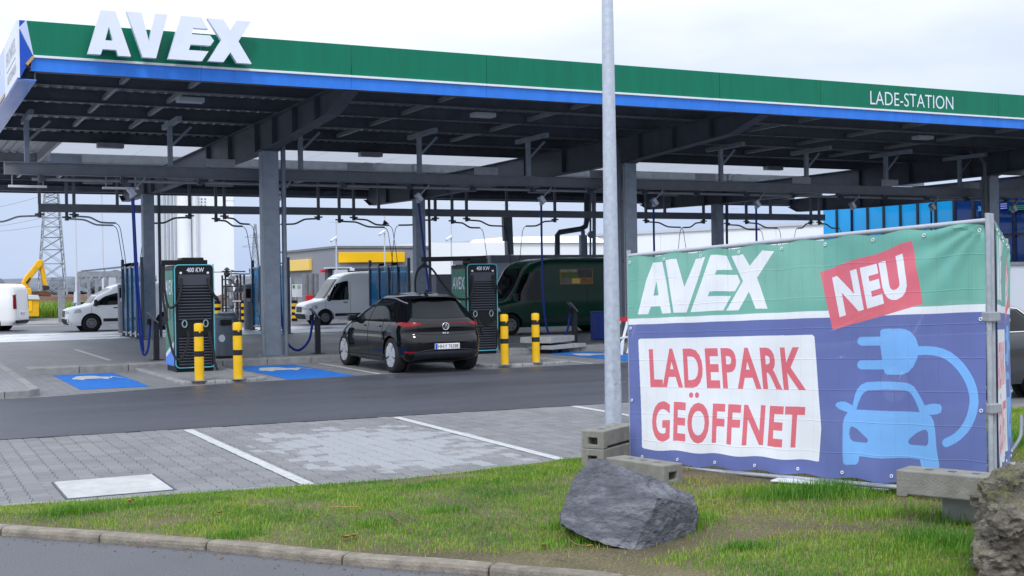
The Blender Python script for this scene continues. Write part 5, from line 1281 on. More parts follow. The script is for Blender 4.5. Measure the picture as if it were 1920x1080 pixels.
def draw_print():
    P = Print()
    green, violet, white, red, pale = (.175, .475, .385), (.135, .175, .45), (.89, .92, .98), (.80, .165, .215), (.20, .48, .95)
    P.a[:] = violet
    t0 = (B(1184, 605)[1] + B(1852, 575)[1]) / 2
    P.poly([(-.1, t0), (FL + .1, t0), (FL + .1, 2.2), (-.1, 2.2)], green)
    P.poly([(-.1, t0 - .028), (FL + .1, t0 - .028), (FL + .1, t0 + .028), (-.1, t0 + .028)], white)
    Z = lambda pts: [zb(*p) for p in pts]
    # logo
    P.poly(Z([(80,367),(118,210),(148,123),(192,122),(208,215),(228,360),(188,362),(180,328),(138,330),(126,365)]), white)
    P.poly(Z([(150,278),(164,210),(173,277)]), green)
    P.poly(Z([(206,118),(254,116),(290,240),(343,106),(387,102),(300,357),(240,360),(222,240)]), white)
    P.poly(Z([(411,98),(486,95),(512,158),(440,165),(430,186),(532,181),(545,215),(520,258),(406,262),(398,284),(502,281),(468,348),(318,355)]), white)
    P.poly(Z([(509,92),(560,88),(588,145),(646,76),(700,72),(620,200),(666,340),(612,342),(582,262),(536,346),(480,349),(556,212)]), white)
    # red label
    ZN = lambda pts: [zn(*p) for p in pts]
    P.poly(ZN([(62,395),(1030,72),(1150,740),(190,1015)]), red)
    P.text('NEU', ZN([(190,455),(925,212),(1005,652),(265,885)]), white, offset=.05, spacing=1.1)
    # white panel
    P.poly(Z([(90,478),(872,460),(882,468),(905,760),(916,890),(907,1040),(898,1041),(108,984),(100,978),(82,486)]), white)
    P.text('LADEPARK', Z([(128,525),(823,516),(845,715),(135,700)]), red, offset=.030, spacing=1.10)
    P.text('GEOFFNET', Z([(143,763),(843,790),(830,983),(143,947)]), red, offset=.030, spacing=1.10)
    for cx in (321, 348): P.poly(Z([(cx + 10*math.cos(a), 737 + 13*math.sin(a)) for a in np.linspace(0, 6.28, 14)[:-1]]), red)
    # plug, cable, car
    C = lambda pts: [zc(*p) for p in pts]
    P.poly(C([(388,110),(396,98),(410,92),(520,90),(555,95),(590,112),(622,150),(638,200),(640,240),(633,280),(605,340),(575,372),(545,387),(520,392),(435,391),(418,380),(408,350),(400,290),(388,200)]), pale)
    P.poly(C(capsule((268,173), (396,172), 29)), pale); P.poly(C(capsule((268,327), (420,326), 30)), pale)
    path = [(635,235),(690,233),(740,236),(790,248),(835,268),(875,300),(912,338),(944,384),(970,430),(988,478),(999,530),(1000,576),(994,620),(983,664),(964,710),(936,755),(900,792),(865,815),(825,832)]
    for a, b in zip(path[:-1], path[1:]): P.poly(C(capsule(a, b, 28.5)), pale)
    P.poly(C([(208,595),(225,520),(240,485),(262,458),(300,440),(360,436),(430,435),(540,442),(580,450),(612,470),(645,520),(668,560),(688,600),(690,640),(650,637),(640,605),(615,550),(595,518),(575,500),(550,492),(430,488),(310,493),(285,505),(265,530),(245,580),(233,625),(200,632)]), pale)
    P.poly(C([(178,640),(205,625),(235,620),(650,635),(690,640),(722,656),(742,690),(752,760),(760,870),(777,970),(776,1000),(766,1010),(685,1008),(668,1000),(660,985),(650,942),(260,925),(256,962),(245,980),(230,984),(180,983),(162,977),(154,960),(150,800),(150,710),(160,668)]), pale)
    P.poly(C([(205,728),(240,745),(310,810),(313,824),(302,834),(285,836),(220,830),(200,812),(193,780),(194,745)]), violet)
    P.poly(C([(690,748),(704,762),(707,800),(705,838),(692,852),(600,852),(580,846),(572,832),(582,812),(630,770),(670,750)]), violet)
    P.poly(C([(100,590),(108,573),(130,567),(165,568),(208,592),(210,628),(188,640),(160,630),(120,612)]), pale)
    P.poly(C([(682,592),(710,582),(745,577),(785,583),(796,605),(788,635),(770,645),(730,650),(685,645)]), pale)
    return P.a
def banner_image():
    a = draw_print(); px = np.ones((TH, TW, 4), np.float32)
    px[..., :3] = a
    im = bpy.data.images.new('banner_print', TW, TH, alpha=False, float_buffer=True); im.colorspace_settings.name = 'Linear Rec.709'
    im.pixels.foreach_set(px.reshape(-1)); im.update(); return im
def banner_mat(im):
    m, n, l, b = _new('printed_mesh_fabric')
    uv = n.new('ShaderNodeUVMap'); it = n.new('ShaderNodeTexImage'); it.image = im; it.extension = 'EXTEND'; l.new(uv.outputs[0], it.inputs[0])
    t = n.new('ShaderNodeTexCoord'); nz = n.new('ShaderNodeTexNoise'); nz.inputs['Scale'].default_value = 2.2; nz.inputs['Detail'].default_value = 6; l.new(t.outputs['Object'], nz.inputs['Vector'])
    mr = n.new('ShaderNodeMapRange'); mr.inputs['From Min'].default_value = .3; mr.inputs['From Max'].default_value = .7; mr.inputs['To Min'].default_value = .9; mr.inputs['To Max'].default_value = 1.06; l.new(nz.outputs['Fac'], mr.inputs['Value'])
    sc_ = n.new('ShaderNodeVectorMath'); sc_.operation = 'SCALE'; l.new(it.outputs[0], sc_.inputs[0]); l.new(mr.outputs[0], sc_.inputs['Scale'])
    l.new(sc_.outputs[0], b.inputs['Base Color']); b.inputs['Roughness'].default_value = .5
    # the cloth is pressed against the wires behind it: a fine raised grid
    mpw = n.new('ShaderNodeMapping'); mpw.inputs['Scale'].default_value = (FL, 2.06, 1); l.new(uv.outputs[0], mpw.inputs[0])
    bk = n.new('ShaderNodeTexBrick'); bk.offset = 0; bk.inputs['Scale'].default_value = 1.0; bk.inputs['Brick Width'].default_value = .1263; bk.inputs['Row Height'].default_value = .25; bk.inputs['Mortar Size'].default_value = .006; bk.inputs['Mortar Smooth'].default_value = 1.0
    l.new(mpw.outputs[0], bk.inputs['Vector'])
    bpw = n.new('ShaderNodeBump'); bpw.inputs['Strength'].default_value = .38; bpw.inputs['Distance'].default_value = .006; l.new(bk.outputs['Fac'], bpw.inputs['Height']); l.new(bpw.outputs[0], b.inputs['Normal'])
    tl = n.new('ShaderNodeBsdfTranslucent'); l.new(sc_.outputs[0], tl.inputs[0])
    m1 = n.new('ShaderNodeMixShader'); m1.inputs[0].default_value = .05; l.new(b.outputs[0], m1.inputs[1]); l.new(tl.outputs[0], m1.inputs[2])
    tr = n.new('ShaderNodeBsdfTransparent')
    m2 = n.new('ShaderNodeMixShader'); m2.inputs[0].default_value = .06; l.new(m1.outputs[0], m2.inputs[1]); l.new(tr.outputs[0], m2.inputs[2])
    l.new(m2.outputs[0], n['Material Output'].inputs[0]); return m
MAT['banner'] = banner_mat(banner_image())
def wrinkle(u, v):
    """fabric relief, metres: drape between ties, corner pull, wire imprint"""
    w = 0.010 * math.sin(u * 21 + 2 * math.sin(v * 3)) * (0.35 + 0.65 * abs(2 * v - 1)) + 0.012 * noise.noise(Vector((u * 5, v * 3, 1.7)))
    du, dv = 1 - u, 1 - v                         # pull from the top right corner
    ang = math.atan2(dv * 2, du * 3.5); r = math.hypot(dv * 2, du * 3.5)
    w += 0.016 * math.sin(ang * 15) * math.exp(-(r / 0.75)**2)
    w += 0.007 * math.sin((u * 3.5 + v * 0.4) * 16) * math.exp(-((v - 0.97) / 0.06)**2)
    w += 0.010 * math.sin((u * 3.5) * 13) * math.exp(-((v - 0.02) / 0.06)**2)
    w -= 0.02 * math.sin(math.pi * min(1, max(0, u))) * math.sin(math.pi * v)
    return w * .62 + 0.03
def banner_panel(name, label, fp, length, parent_loc, flip=False, u0=0.0, u1=1.0):
    b = thing(name, label, 'banner', parent_loc)
    nu, nv = 150, 84; t0, t1 = 0.05, 1.965
    mb = MB(); mb.grid(lambda u, v: fp(0.014 + (length - .028) * u, t0 + (t1 - t0) * v + .012*math.sin(u*length*13)*(v if v > .5 else 1 - v)**6, wrinkle(u, v)), nu, nv)
    o = mb.build('fabric', 'banner', b, smooth=True, recalc=False); me = o.data
    uvl = me.uv_layers.new(name='UVMap')
    uvs = np.array([((.03 + (FL - .06) * (i / (nu-1))) / FL, (t0 + (t1 - t0) * (j / (nv-1))) / 2.06) for j in range(nv) for i in range(nu)])
    li = np.empty(len(me.loops), np.int32); me.loops.foreach_get('vertex_index', li); uvl.data.foreach_set('uv', uvs[li].reshape(-1).astype(np.float32))
    # eyelets and ties
    k = max(3, round(length / .44))
    spots_ = [(.05 + (length - .10) * i / k, t1 - .045, 1) for i in range(k + 1)] + [(.05 + (length - .10) * (i + .3) / k, t0 + .045, 0) for i in range(k)] + [(.05, 1.30, 1), (.05, .62, 1), (length - .05, 1.28, 1), (length - .05, .62, 0)]
    for s, t, tie in spots_:
        off = wrinkle((s - .03) / (length - .06), (t - t0) / (t1 - t0)) + .006
        ring = [fp(s + .011*math.cos(a), t + .011*math.sin(a), off) for a in np.linspace(0, 2*math.pi, 13)]
        mb = MB(); mb.tube(ring, .0042, 5); e_ = mb.build('eyelet', 'white', b)
        if tie:
            ex = -1 if s < .1 else (1 if s > length - .1 else 0)
            q = fp(s + ex * .085, t + (0 if ex else .10), off + .012)
            mb = MB(); mb.tube([fp(s, t, off + .004), q], .005, 5); mb.build('cable_tie', 'rubber', e_)
    return b
def fence_panel(name, label, fp, length, loc):
    f = thing(name, label, 'fence', loc)
    for s in (0, length):
        mb = MB(); mb.tube([fp(s, -.12 if s == 0 else -.1, 0), fp(s, 2.04, 0)], .021, 10); mb.build('post', 'fence', f, smooth=True)
    mb = MB(); mb.tube([fp(0, 1.985, 0), fp(length, 1.985, 0)], .021, 10); mb.build('top_tube', 'fence', f, smooth=True)
    mb = MB(); mb.tube([fp(0, .010, 0), fp(length, .010, 0)], .019, 10); mb.build('bottom_tube', 'fence', f, smooth=True)
    n = int(length / .125)
    for k in range(1, n):
        s = length * k / n; mb = MB(); mb.tube([fp(s, .03, .004), fp(s, 1.985, .004)], .0028, 4); mb.build('wire', 'steel', f)
    for t in (.30, .55, .80, 1.05, 1.30, 1.55, 1.78):
        mb = MB(); mb.tube([fp(0, t, -.003), fp(length, t, -.003)], .0028, 4); mb.build('wire', 'steel', f)
    return f
fence_panel('site_fence', 'wire mesh site fence panel in a zinc tube frame behind the wide banner', fpt, FL, FP0)
banner_panel('banner', 'wide green and violet banner reading LADEPARK GEÖFFNET, facing the road', fpt, FL, FP0)
# second panel running back from the right hand post
SP0, SP1 = Vector((7.125, 6.53, .158)), Vector((9.30, 8.35, .05)); SD_ = Vector((SP1.x - SP0.x, SP1.y - SP0.y, 0)); SL = SD_.length; SD_.normalize(); SN = Vector((SD_.y, -SD_.x, 0))
def spt(s, t, off=0.0): return SP0 + SD_ * s + Vector((0, 0, t + (SP1.z - SP0.z) * s / SL)) + SN * off
fence_panel('site_fence', 'narrow looking site fence panel turning back from the right hand end of the wide banner', spt, SL, SP0)
banner_panel('banner', 'foreshortened side banner with a red label at the right picture edge', spt, SL, SP0)
for t in (.62, 1.28):
    mb = MB(); q = fpt(FL, t); mb.box(q.x - .03, q.x + .08, q.y - .035, q.y + .06, q.z - .02, q.z + .05); cl = thing('fence_clamp', ('upper' if t > 1 else 'lower') + ' zinc clamp joining the two fence panels', 'clamp', q); mb.build('clamp', 'steel_light', cl, bevel=.008)

# ---- concrete feet
def foot(label, p, d, z, L=.70, W=.235, H=.165, group='concrete fence feet'):
    f = thing('concrete_block', label, 'concrete block', (0, 0, 0), math.atan2(d.y, d.x), group, world=False); f.location = (p.x, p.y, z)
    prof = [(0, 0), (.07, 0), (.085, .02), (L - .085, .02), (L - .07, 0), (L, 0), (L, H), (0, H)]
    def half(y0, y1): 
        m_ = MB(); m_.prism(prof, lambda u, v, e_: (u, e_, v), y0, y1); return m_
    # body with open slots in both ends
    bm = bmesh.new()
    mb = half(0, W); o = mb.build('block', 'concrete', f)
    for x0, x1 in ((-.1, .13), (L - .13, L + .1)):
        c = MB(); c.box(x0, x1, W*.30, W*.70, .035, .10); co = c.build('cutter', 'black')
        md = o.modifiers.new('b', 'BOOLEAN'); md.object = co; md.operation = 'DIFFERENCE'; md.solver = 'EXACT'
        co.parent = f; bpy.context.view_layer.update()
        dg = bpy.context.evaluated_depsgraph_get(); me = bpy.data.meshes.new_from_object(o.evaluated_get(dg)); o.modifiers.clear(); o.data = me; bpy.data.objects.remove(co)
    bm.free()
    md = o.modifiers.new('bevel', 'BEVEL'); md.width = .010; md.segments = 2; md.limit_method = 'ANGLE'
    for k in range(3):
        mb = MB(); mb.box(.16 + k*.16, .21 + k*.16, W*.4, W*.6, H - .004, H + .002); mb.build('post_hole', 'can', f)
    return f
p = G(1132, 877, .035); d = (G(1180, 801, .34) - G(1132, 813, .34)); d.z = 0; d.normalize()
foot('lower concrete foot of the stack at the left end of the banner', p, d, .035); foot('upper concrete foot, on top of the stack by the lamp post', p + d * .01, d, .202)
a_, b_ = G(1244, 911, .05), G(1281, 905, .05); dn = (b_ - a_); dn.normalize(); dl = Vector((dn.y, -dn.x, 0)); 
if dl.dot(CR) > 0: dl = -dl
foot('concrete foot lying behind the dark boulder under the banner corner', b_, dl, .05)
q0, q1 = G(1680, 931, .245), G(1836, 947, .245); d = (q1 - q0); d.z = 0; d.normalize()
foot('concrete foot raised on a small block, carrying the right hand banner post', q0, d, .245, L=.80, W=.24, H=.185)
sb = G(1765, 977, .06); blk = thing('concrete_block', 'small concrete block in the grass propping up the right hand foot', 'concrete block', (sb.x, sb.y, .05), math.atan2(d.y, d.x) + .12, world=False)
mb = MB(); mb.box(0, .34, 0, .22, 0, .194); mb.build('block', 'concrete_new', blk, bevel=.022, seg=3)
mb = MB(); mb.box(.09, .25, .07, .15, .1935, .1945); mb.build('hole_cover', 'seam', blk)
wp = thing('white_board', 'flat white board lying in the grass below the banner edge', 'board', G(1565, 908, .08))
A0, A1 = G(1452, 899, .085), G(1670, 917, .085); dd = (A1 - A0); dd.normalize(); mb = MB(); mb.obox(A0, A1, .16, .012); mb.build('board', 'white', wp, bevel=.003)
gp = G(1900, 875, .1); sl = thing('concrete_foot_plate', 'flat pale concrete plate behind the mossy boulder at the right edge', 'concrete block', gp)
mb = MB(); mb.obox(G(1868, 884, .09), G(1990, 872, .09), .3, .08); mb.build('plate', 'concrete_new', sl, bevel=.015)
tb_ = thing('bent_tube', 'bent grey tube end under the side banner', 'tube', G(1905, 850, .1)); mb = MB(); mb.tube(smooth_path([G(1885, 862, .1) + Vector((0,0,.02)), G(1903, 845, .12) + Vector((0,0,.04)), G(1914, 815, .2), G(1915, 780, .35)], 5), .016, 8); mb.build('tube', 'rail', tb_, smooth=True)

# ------------------------------------------------------------------ boulders
def boulder(name, label, pts, mat, amp, seed, sub=5, rough=1.0):
    bm = bmesh.new()
    for px, py, dep in pts: bm.verts.new(Vector((0, 0, EYE)) + ray(px, py) * dep)
    r = bmesh.ops.convex_hull(bm, input=bm.verts); 
    for v in [g for g in r['geom_interior'] if isinstance(g, bmesh.types.BMVert)]: bm.verts.remove(v)
    bmesh.ops.subdivide_edges(bm, edges=bm.edges, cuts=3, use_grid_fill=True)
    bmesh.ops.triangulate(bm, faces=bm.faces)
    for k in range(3):
        es = [e_ for e_ in bm.edges if e_.calc_length() > .022]
        bmesh.ops.subdivide_edges(bm, edges=es, cuts=1, use_grid_fill=True); bmesh.ops.triangulate(bm, faces=bm.faces)
    bmesh.ops.smooth_vert(bm, verts=bm.verts, factor=.02, use_axis_x=True, use_axis_y=True, use_axis_z=True)
    bm.normal_update(); off = Vector((seed, seed * 2, 0))
    mv = {}
    for v in bm.verts:
        p = v.co + off
        # stepped fracture planes + grain
        f1 = noise.noise(p * 2.1); f2 = noise.noise(p * 5.5); f3 = noise.noise(p * 15); f4 = noise.noise(p * 38)
        dist, cells = noise.voronoi(p * 3.4, distance_metric='DISTANCE'); c0 = cells[0]
        rv = noise.random_unit_vector() if False else Vector((math.sin(c0.x * 91.7 + c0.y * 37.1), math.sin(c0.y * 71.3 + c0.z * 53.9), math.sin(c0.z * 83.1 + c0.x * 29.7)))
        chip = rv.dot(p * 3.4 - c0)
        stp = round((f1 * 2 + p.z * 1.6 + p.x * .8) * 2.4) / 2.4 - (f1 * 2 + p.z * 1.6 + p.x * .8)
        mv[v] = v.normal * amp * (f1 * .5 + f2 * .4 + f3 * .45 * rough + f4 * .26 * rough + stp * .5 + chip * .95)
    for v, d_ in mv.items(): v.co += d_
    c = sum((v.co for v in bm.verts), Vector()) / len(bm.verts); zmin = min(v.co.z for v in bm.verts)
    base = Vector((c.x, c.y, max(zmin, 0)))
    for v in bm.verts: v.co -= base
    me = bpy.data.meshes.new(name); bm.to_mesh(me); bm.free(); me.materials.append(mat)
    o = bpy.data.objects.new(name, me); COL.objects.link(o); o.location = base; return tag(o, label, 'boulder')
def rock_mat(name, c1, c2, c3, moss=0.0):
    m, n, l, b = _new(name); t = n.new('ShaderNodeTexCoord')
    mpn = n.new('ShaderNodeMapping'); mpn.inputs['Rotation'].default_value = (.5, .3, .9); mpn.inputs['Scale'].default_value = (1, 1, 3.0); l.new(t.outputs['Object'], mpn.inputs[0])
    n1 = n.new('ShaderNodeTexNoise'); n1.inputs['Scale'].default_value = 4.5; n1.inputs['Detail'].default_value = 9; n1.inputs['Roughness'].default_value = .65; l.new(mpn.outputs[0], n1.inputs['Vector'])
    r = n.new('ShaderNodeValToRGB'); l.new(n1.outputs['Fac'], r.inputs[0]); e = r.color_ramp.elements
    e[0].position = .32; e[0].color = (*c1, 1); e[1].position = .72; e[1].color = (*c3, 1); k = e.new(.52); k.color = (*c2, 1)
    out = r.outputs[0]
    vn = n.new('ShaderNodeTexNoise'); vn.inputs['Scale'].default_value = 7; vn.inputs['Detail'].default_value = 10; vn.inputs['Roughness'].default_value = .72; l.new(mpn.outputs[0], vn.inputs['Vector'])
    mr = n.new('ShaderNodeMapRange'); mr.inputs['From Min'].default_value = .56; mr.inputs['From Max'].default_value = .72; mr.inputs['To Max'].default_value = .75; l.new(vn.outputs['Fac'], mr.inputs['Value'])
    mx = n.new('ShaderNodeMix'); mx.data_type = 'RGBA'; mx.inputs['B'].default_value = (.36, .36, .39, 1) if not moss else (.42, .38, .31, 1); l.new(mr.outputs[0], mx.inputs['Factor']); l.new(out, mx.inputs['A']); out = mx.outputs['Result']
    if moss:
        g = n.new('ShaderNodeNewGeometry'); sp = n.new('ShaderNodeSeparateXYZ'); l.new(g.outputs['Normal'], sp.inputs[0])
        n2 = n.new('ShaderNodeTexNoise'); n2.inputs['Scale'].default_value = 4.5; n2.inputs['Detail'].default_value = 6; l.new(t.outputs['Object'], n2.inputs['Vector'])
        a = n.new('ShaderNodeMath'); a.operation = 'MULTIPLY_ADD'; a.inputs[1].default_value = .35; l.new(sp.outputs['Z'], a.inputs[0]); l.new(n2.outputs['Fac'], a.inputs[2])
        m3 = n.new('ShaderNodeMapRange'); m3.inputs['From Min'].default_value = .70; m3.inputs['From Max'].default_value = .92; m3.inputs['To Max'].default_value = moss; l.new(a.outputs[0], m3.inputs['Value'])
        mx2 = n.new('ShaderNodeMix'); mx2.data_type = 'RGBA'; mx2.inputs['B'].default_value = (.14, .155, .03, 1); l.new(m3.outputs[0], mx2.inputs['Factor']); l.new(out, mx2.inputs['A']); out = mx2.outputs['Result']
    l.new(out, b.inputs['Base Color']); b.inputs['Roughness'].default_value = .8
    nb = n.new('ShaderNodeTexNoise'); nb.inputs['Scale'].default_value = 20; nb.inputs['Detail'].default_value = 8; nb.inputs['Roughness'].default_value = .7; l.new(mpn.outputs[0], nb.inputs['Vector'])
    bp = n.new('ShaderNodeBump'); bp.inputs['Strength'].default_value = 1.0; bp.inputs['Distance'].default_value = .05; l.new(nb.outputs['Fac'], bp.inputs['Height']); l.new(bp.outputs[0], b.inputs['Normal']); return m
boulder('boulder', 'dark blue grey angular boulder standing in the grass in front of the banner corner',
  [(1105,861,8.42),(1128,858,8.46),(1152,871,8.42),(1072,905,8.28),(1053,962,8.15),(1051,982,8.10),(1098,1008,7.95),(1186,1035,7.82),(1206,1036,7.88),(1222,1015,8.05),(1302,1012,8.32),(1311,948,8.42),(1300,930,8.5),(1268,925,8.35),(1236,932,8.02),(1215,985,7.98),(1120,885,8.9),(1275,935,8.95),(1302,1000,8.95),(1062,985,8.75),(1200,1030,9.0)],
  rock_mat('slate_rock', (.080, .087, .108), (.148, .157, .187), (.33, .335, .36)), .013, 3.1, rough=2.4)
boulder('boulder', 'brown mossy boulder cut by the right picture edge beside the raised foot',
  [(1864,893,7.0),(1888,868,7.1),(1945,858,7.2),(2010,900,7.3),(2040,1000,7.2),(2020,1110,7.0),(1838,918,6.95),(1838,955,6.85),(1834,1000,6.8),(1828,1050,6.75),(1846,1085,6.7),(1905,1110,6.65),(1890,960,6.6),(1960,1000,6.55),(1850,940,7.6),(1900,880,7.7),(2010,930,7.8),(1840,1080,7.5),(2000,1100,7.7)],
  rock_mat('brown_rock', (.05, .043, .036), (.215, .19, .155), (.46, .42, .36), .7), .040, 8.4, rough=2.2)

# ------------------------------------------------------------------ lamp post
lp0 = G(1150.5, 806); lampo = thing('lamp_post', 'tall tapered zinc lamp post standing beside the left end of the banner', 'lamp post', lp0)
mb = MB(); mb.lathe([(.103, -.02), (.098, .5), (.0665, 5.2), (.045, 8.0)], 28, (lp0.x, lp0.y)); mb.build('pole', 'galv', lampo, smooth=True)
mb = MB(); mb.obox((lp0.x, lp0.y, 8.0), (lp0.x + .3, lp0.y + .9, 8.12), .10, .06); mb.build('arm', 'galv', lampo)
mb = MB(); mb.obox((lp0.x + .3, lp0.y + .9, 8.12), (lp0.x + .5, lp0.y + 1.5, 8.16), .28, .09); mb.build('lamp_head', 'dark', lampo, bevel=.02)
mb = MB(); mb.box(lp0.x - .04, lp0.x + .04, lp0.y - .101, lp0.y - .09, .55, .95); mb.build('service_door', 'galv', lampo)

# ------------------------------------------------------------------ twigs, leaves
rl = random.Random(5)
leaf_lab = ['curled brown leaf on the grass near the kerb', 'curled brown leaf beside another one near the kerb', 'pale dry leaf at the paving edge', 'dry yellow leaf in the middle of the grass', 'dry leaf by the foot of the dark boulder', 'small dry leaf in front of the dark boulder']
for (px, py, s_), lb in zip(((648, 1012, .09), (664, 1010, .085), (245, 945, .11), (412, 964, .06), (1020, 1028, .07), (1105, 1028, .05)), leaf_lab):
    p = G(px, py, .068); a = rl.uniform(0, 6)
    lf = thing('fallen_leaf', lb, 'leaf', p, group='fallen leaves on the grass')
    mb = MB(); mb.grid(lambda u, v: (p.x + s_ * ((u - .5) * math.cos(a) - (v - .5) * .55 * math.sin(math.pi * u) * math.sin(a)), p.y + s_ * ((u - .5) * math.sin(a) + (v - .5) * .55 * math.sin(math.pi * u) * math.cos(a)), p.z + .35 * s_ * ((u - .3)**2 + abs(v - .5)) + .01), 7, 5); mb.build('blade', 'leaf', lf, smooth=True)
for pts, lb in ((((725, 958), (745, 975), (770, 992)), 'thin dark twig lying on the grass left of the boulder'), (((620, 950), (650, 951), (680, 950)), 'pale straight straw lying on the grass'), (((1060, 1000), (1075, 1018), (1098, 1024)), 'bent dry stalk at the foot of the dark boulder')):
    P = [G(x, y, .09 + .01 * i) for i, (x, y) in enumerate(pts)]; tw = thing('twig', lb, 'twig', P[0]); mb = MB(); mb.tube(smooth_path(P, 4), .0045, 5); mb.build('stem', 'bark' if 'dark' in lb else 'leaf', tw)
# pebbles and litter along the gutter
mb = MB()
for k in range(260):
    i = rl.randrange(len(KP) - 4); p = KP[i].lerp(KP[i+1], rl.random()); dd = rl.expovariate(9); d_ = (KP[i+1] - KP[i]).normalized(); nr = Vector((d_.y, -d_.x, 0))
    c = p + nr * (.01 + dd * .8); s_ = rl.uniform(.003, .011)
    mb.add([(c.x + s_*rl.uniform(.6, 1.3)*math.cos(t), c.y + s_*rl.uniform(.6, 1.3)*math.sin(t), .003) for t in (0, 1.3, 2.6, 3.9, 5.1)] + [(c.x, c.y, .003 + s_)], [(0,1,5),(1,2,5),(2,3,5),(3,4,5),(4,0,5)])
tag(mb.build('gutter_grit', 'bark'), kind='stuff')
# ------------------------------------------------------------------ things under and behind the canopy
# slab stack in the second blue bay
def rotbox(name, parent, mat, cx, cy, z0, z1, L, W, a, **k):
    c, s_ = math.cos(a), math.sin(a); mb = MB()
    P = [(-L/2, -W/2), (L/2, -W/2), (L/2, W/2), (-L/2, W/2)]
    mb.prism([(cx + u*c - v*s_, cy + u*s_ + v*c) for u, v in P], lambda u, v, d: (u, v, d), z0, z1); return mb.build(name, mat, parent, **k)
sc0 = G(1040, 662)
s1 = thing('concrete_slab', 'lower pale slab of the two stacked on black feet in the blue bay', 'slab', (sc0.x, sc0.y, 0))
rotbox('slab', s1, 'concrete_new', sc0.x + .25, sc0.y + .35, .10, .20, 1.45, .75, .42, bevel=.01)
for dx, dy in ((-.35, -.2), (.1, -.25), (.6, .3), (.2, .6)): rotbox('foot', s1, 'black', sc0.x + dx + .15, sc0.y + dy + .25, .0, .10, .25, .15, .42)
s2 = thing('concrete_slab', 'upper thick grey slab of the two stacked in the blue bay behind the bollards', 'slab', (sc0.x, sc0.y, .2))
rotbox('slab', s2, 'concrete_new', sc0.x + .05, sc0.y + .45, .255, .40, 1.35, .85, .62, bevel=.012)
for dx, dy in ((-.2, .2), (.3, .6)): rotbox('spacer', s2, 'black', sc0.x + dx + .05, sc0.y + dy, .2, .255, .9 if dx < 0 else .3, .12, .62)
# blue bin
bp = G(1127, 637); bb = thing('blue_bin', 'dark blue waste bin in front of the green van next to the lamp post', 'bin', bp)
mb = MB(); mb.box(bp.x - .22, bp.x + .3, bp.y - .2, bp.y + .25, .02, .80); mb.build('body', 'binblue', bb, bevel=.02)
mb = MB(); mb.box(bp.x - .235, bp.x + .315, bp.y - .215, bp.y + .265, .80, .85); mb.build('lid', 'binblue', bb, bevel=.015)
mb = MB(); mb.box(bp.x - .18, bp.x + .26, bp.y - .18, bp.y + .2, 0, .02); mb.build('foot', 'black', bb)
# folding barrier with red top, leaning behind the lamp post
fb = G(1160, 664); f_ = thing('folding_barrier', 'white and red folding barrier peeping out between lamp post and banner', 'barrier', fb)
for k, (dx, dy) in enumerate(((-.18, 0), (.05, .03), (.28, .06))):
    mb = MB(); mb.obox((fb.x + dx - .12, fb.y - .15, .02), (fb.x + dx + .28, fb.y + .1, .78), .06, .03); mb.build('slat', 'white', f_)
mb = MB(); mb.obox((fb.x + .0, fb.y + .1, .80), (fb.x + .62, fb.y + .16, .86), .07, .09); mb.build('red_board', 'redpaint', f_)
mb = MB(); mb.obox((fb.x - .30, fb.y - .1, .36), (fb.x + .36, fb.y - .02, .42), .04, .04); mb.build('cross_bar', 'white', f_)
mb = MB(); mb.prism([(-.35, 0), (-.1, 0), (-.05, .34)], lambda u, v, d: (fb.x + u, fb.y - .35 + d, v), 0, .03); mb.build('foot', 'white', f_)

# ---- wash bay screens: framed blue glass, axis along y
scr_lab = ['blue glass wash bay screen behind the left rear column, in front of the white van', 'blue glass wash bay screen seen on both sides of the big front column', 'bright blue glass wash bay screen behind the black car', 'blue glass wash bay screen behind the second charger', 'blue glass wash bay screen behind the green van', 'blue glass wash bay screen behind the banner']
for k, (X, y0, y1) in enumerate(((7.62, 43.4, 47.3), (13.05, 44.6, 49.6), (18.55, 46.5, 51.0))):
    H = 2.55
    s_ = thing('wash_bay_screen', scr_lab[k], 'screen', (X, (y0 + y1)/2, 0), group='blue glass screens of the wash bays')
    ys = np.linspace(y0, y1, 5)
    for y in ys:
        mb = MB(); mb.box(X - .05, X + .05, y - .05, y + .05, 0, H + (.25 if y in (ys[0], ys[-1]) else 0)); mb.build('post', 'steel', s_)
        mb = MB(); mb.box(X - .12, X + .12, y - .12, y + .12, 0, .025); mb.build('base_plate', 'steel', s_)
    for a, b in zip(ys[:-1], ys[1:]):
        mb = MB(); mb.box(X - .012, X + .012, a + .055, b - .055, .22, H - .09); mb.build('pane', 'baygass', s_)
    for z in (.16, H - .06):
        mb = MB()
        for a, b in zip(ys[:-1], ys[1:]): mb.box(X - .03, X + .03, a + .052, b - .052, z - .03, z + .03)
        mb.build('rail', 'steel_light', s_)
    for yy in (ys[1] + .4, ys[2] + .8):
        mb = MB(); mb.cyl((X - .1, yy, H + .02), (X + .12, yy + .1, H + .06), .06, n=7); mb.build('lance_cradle', 'black', s_)
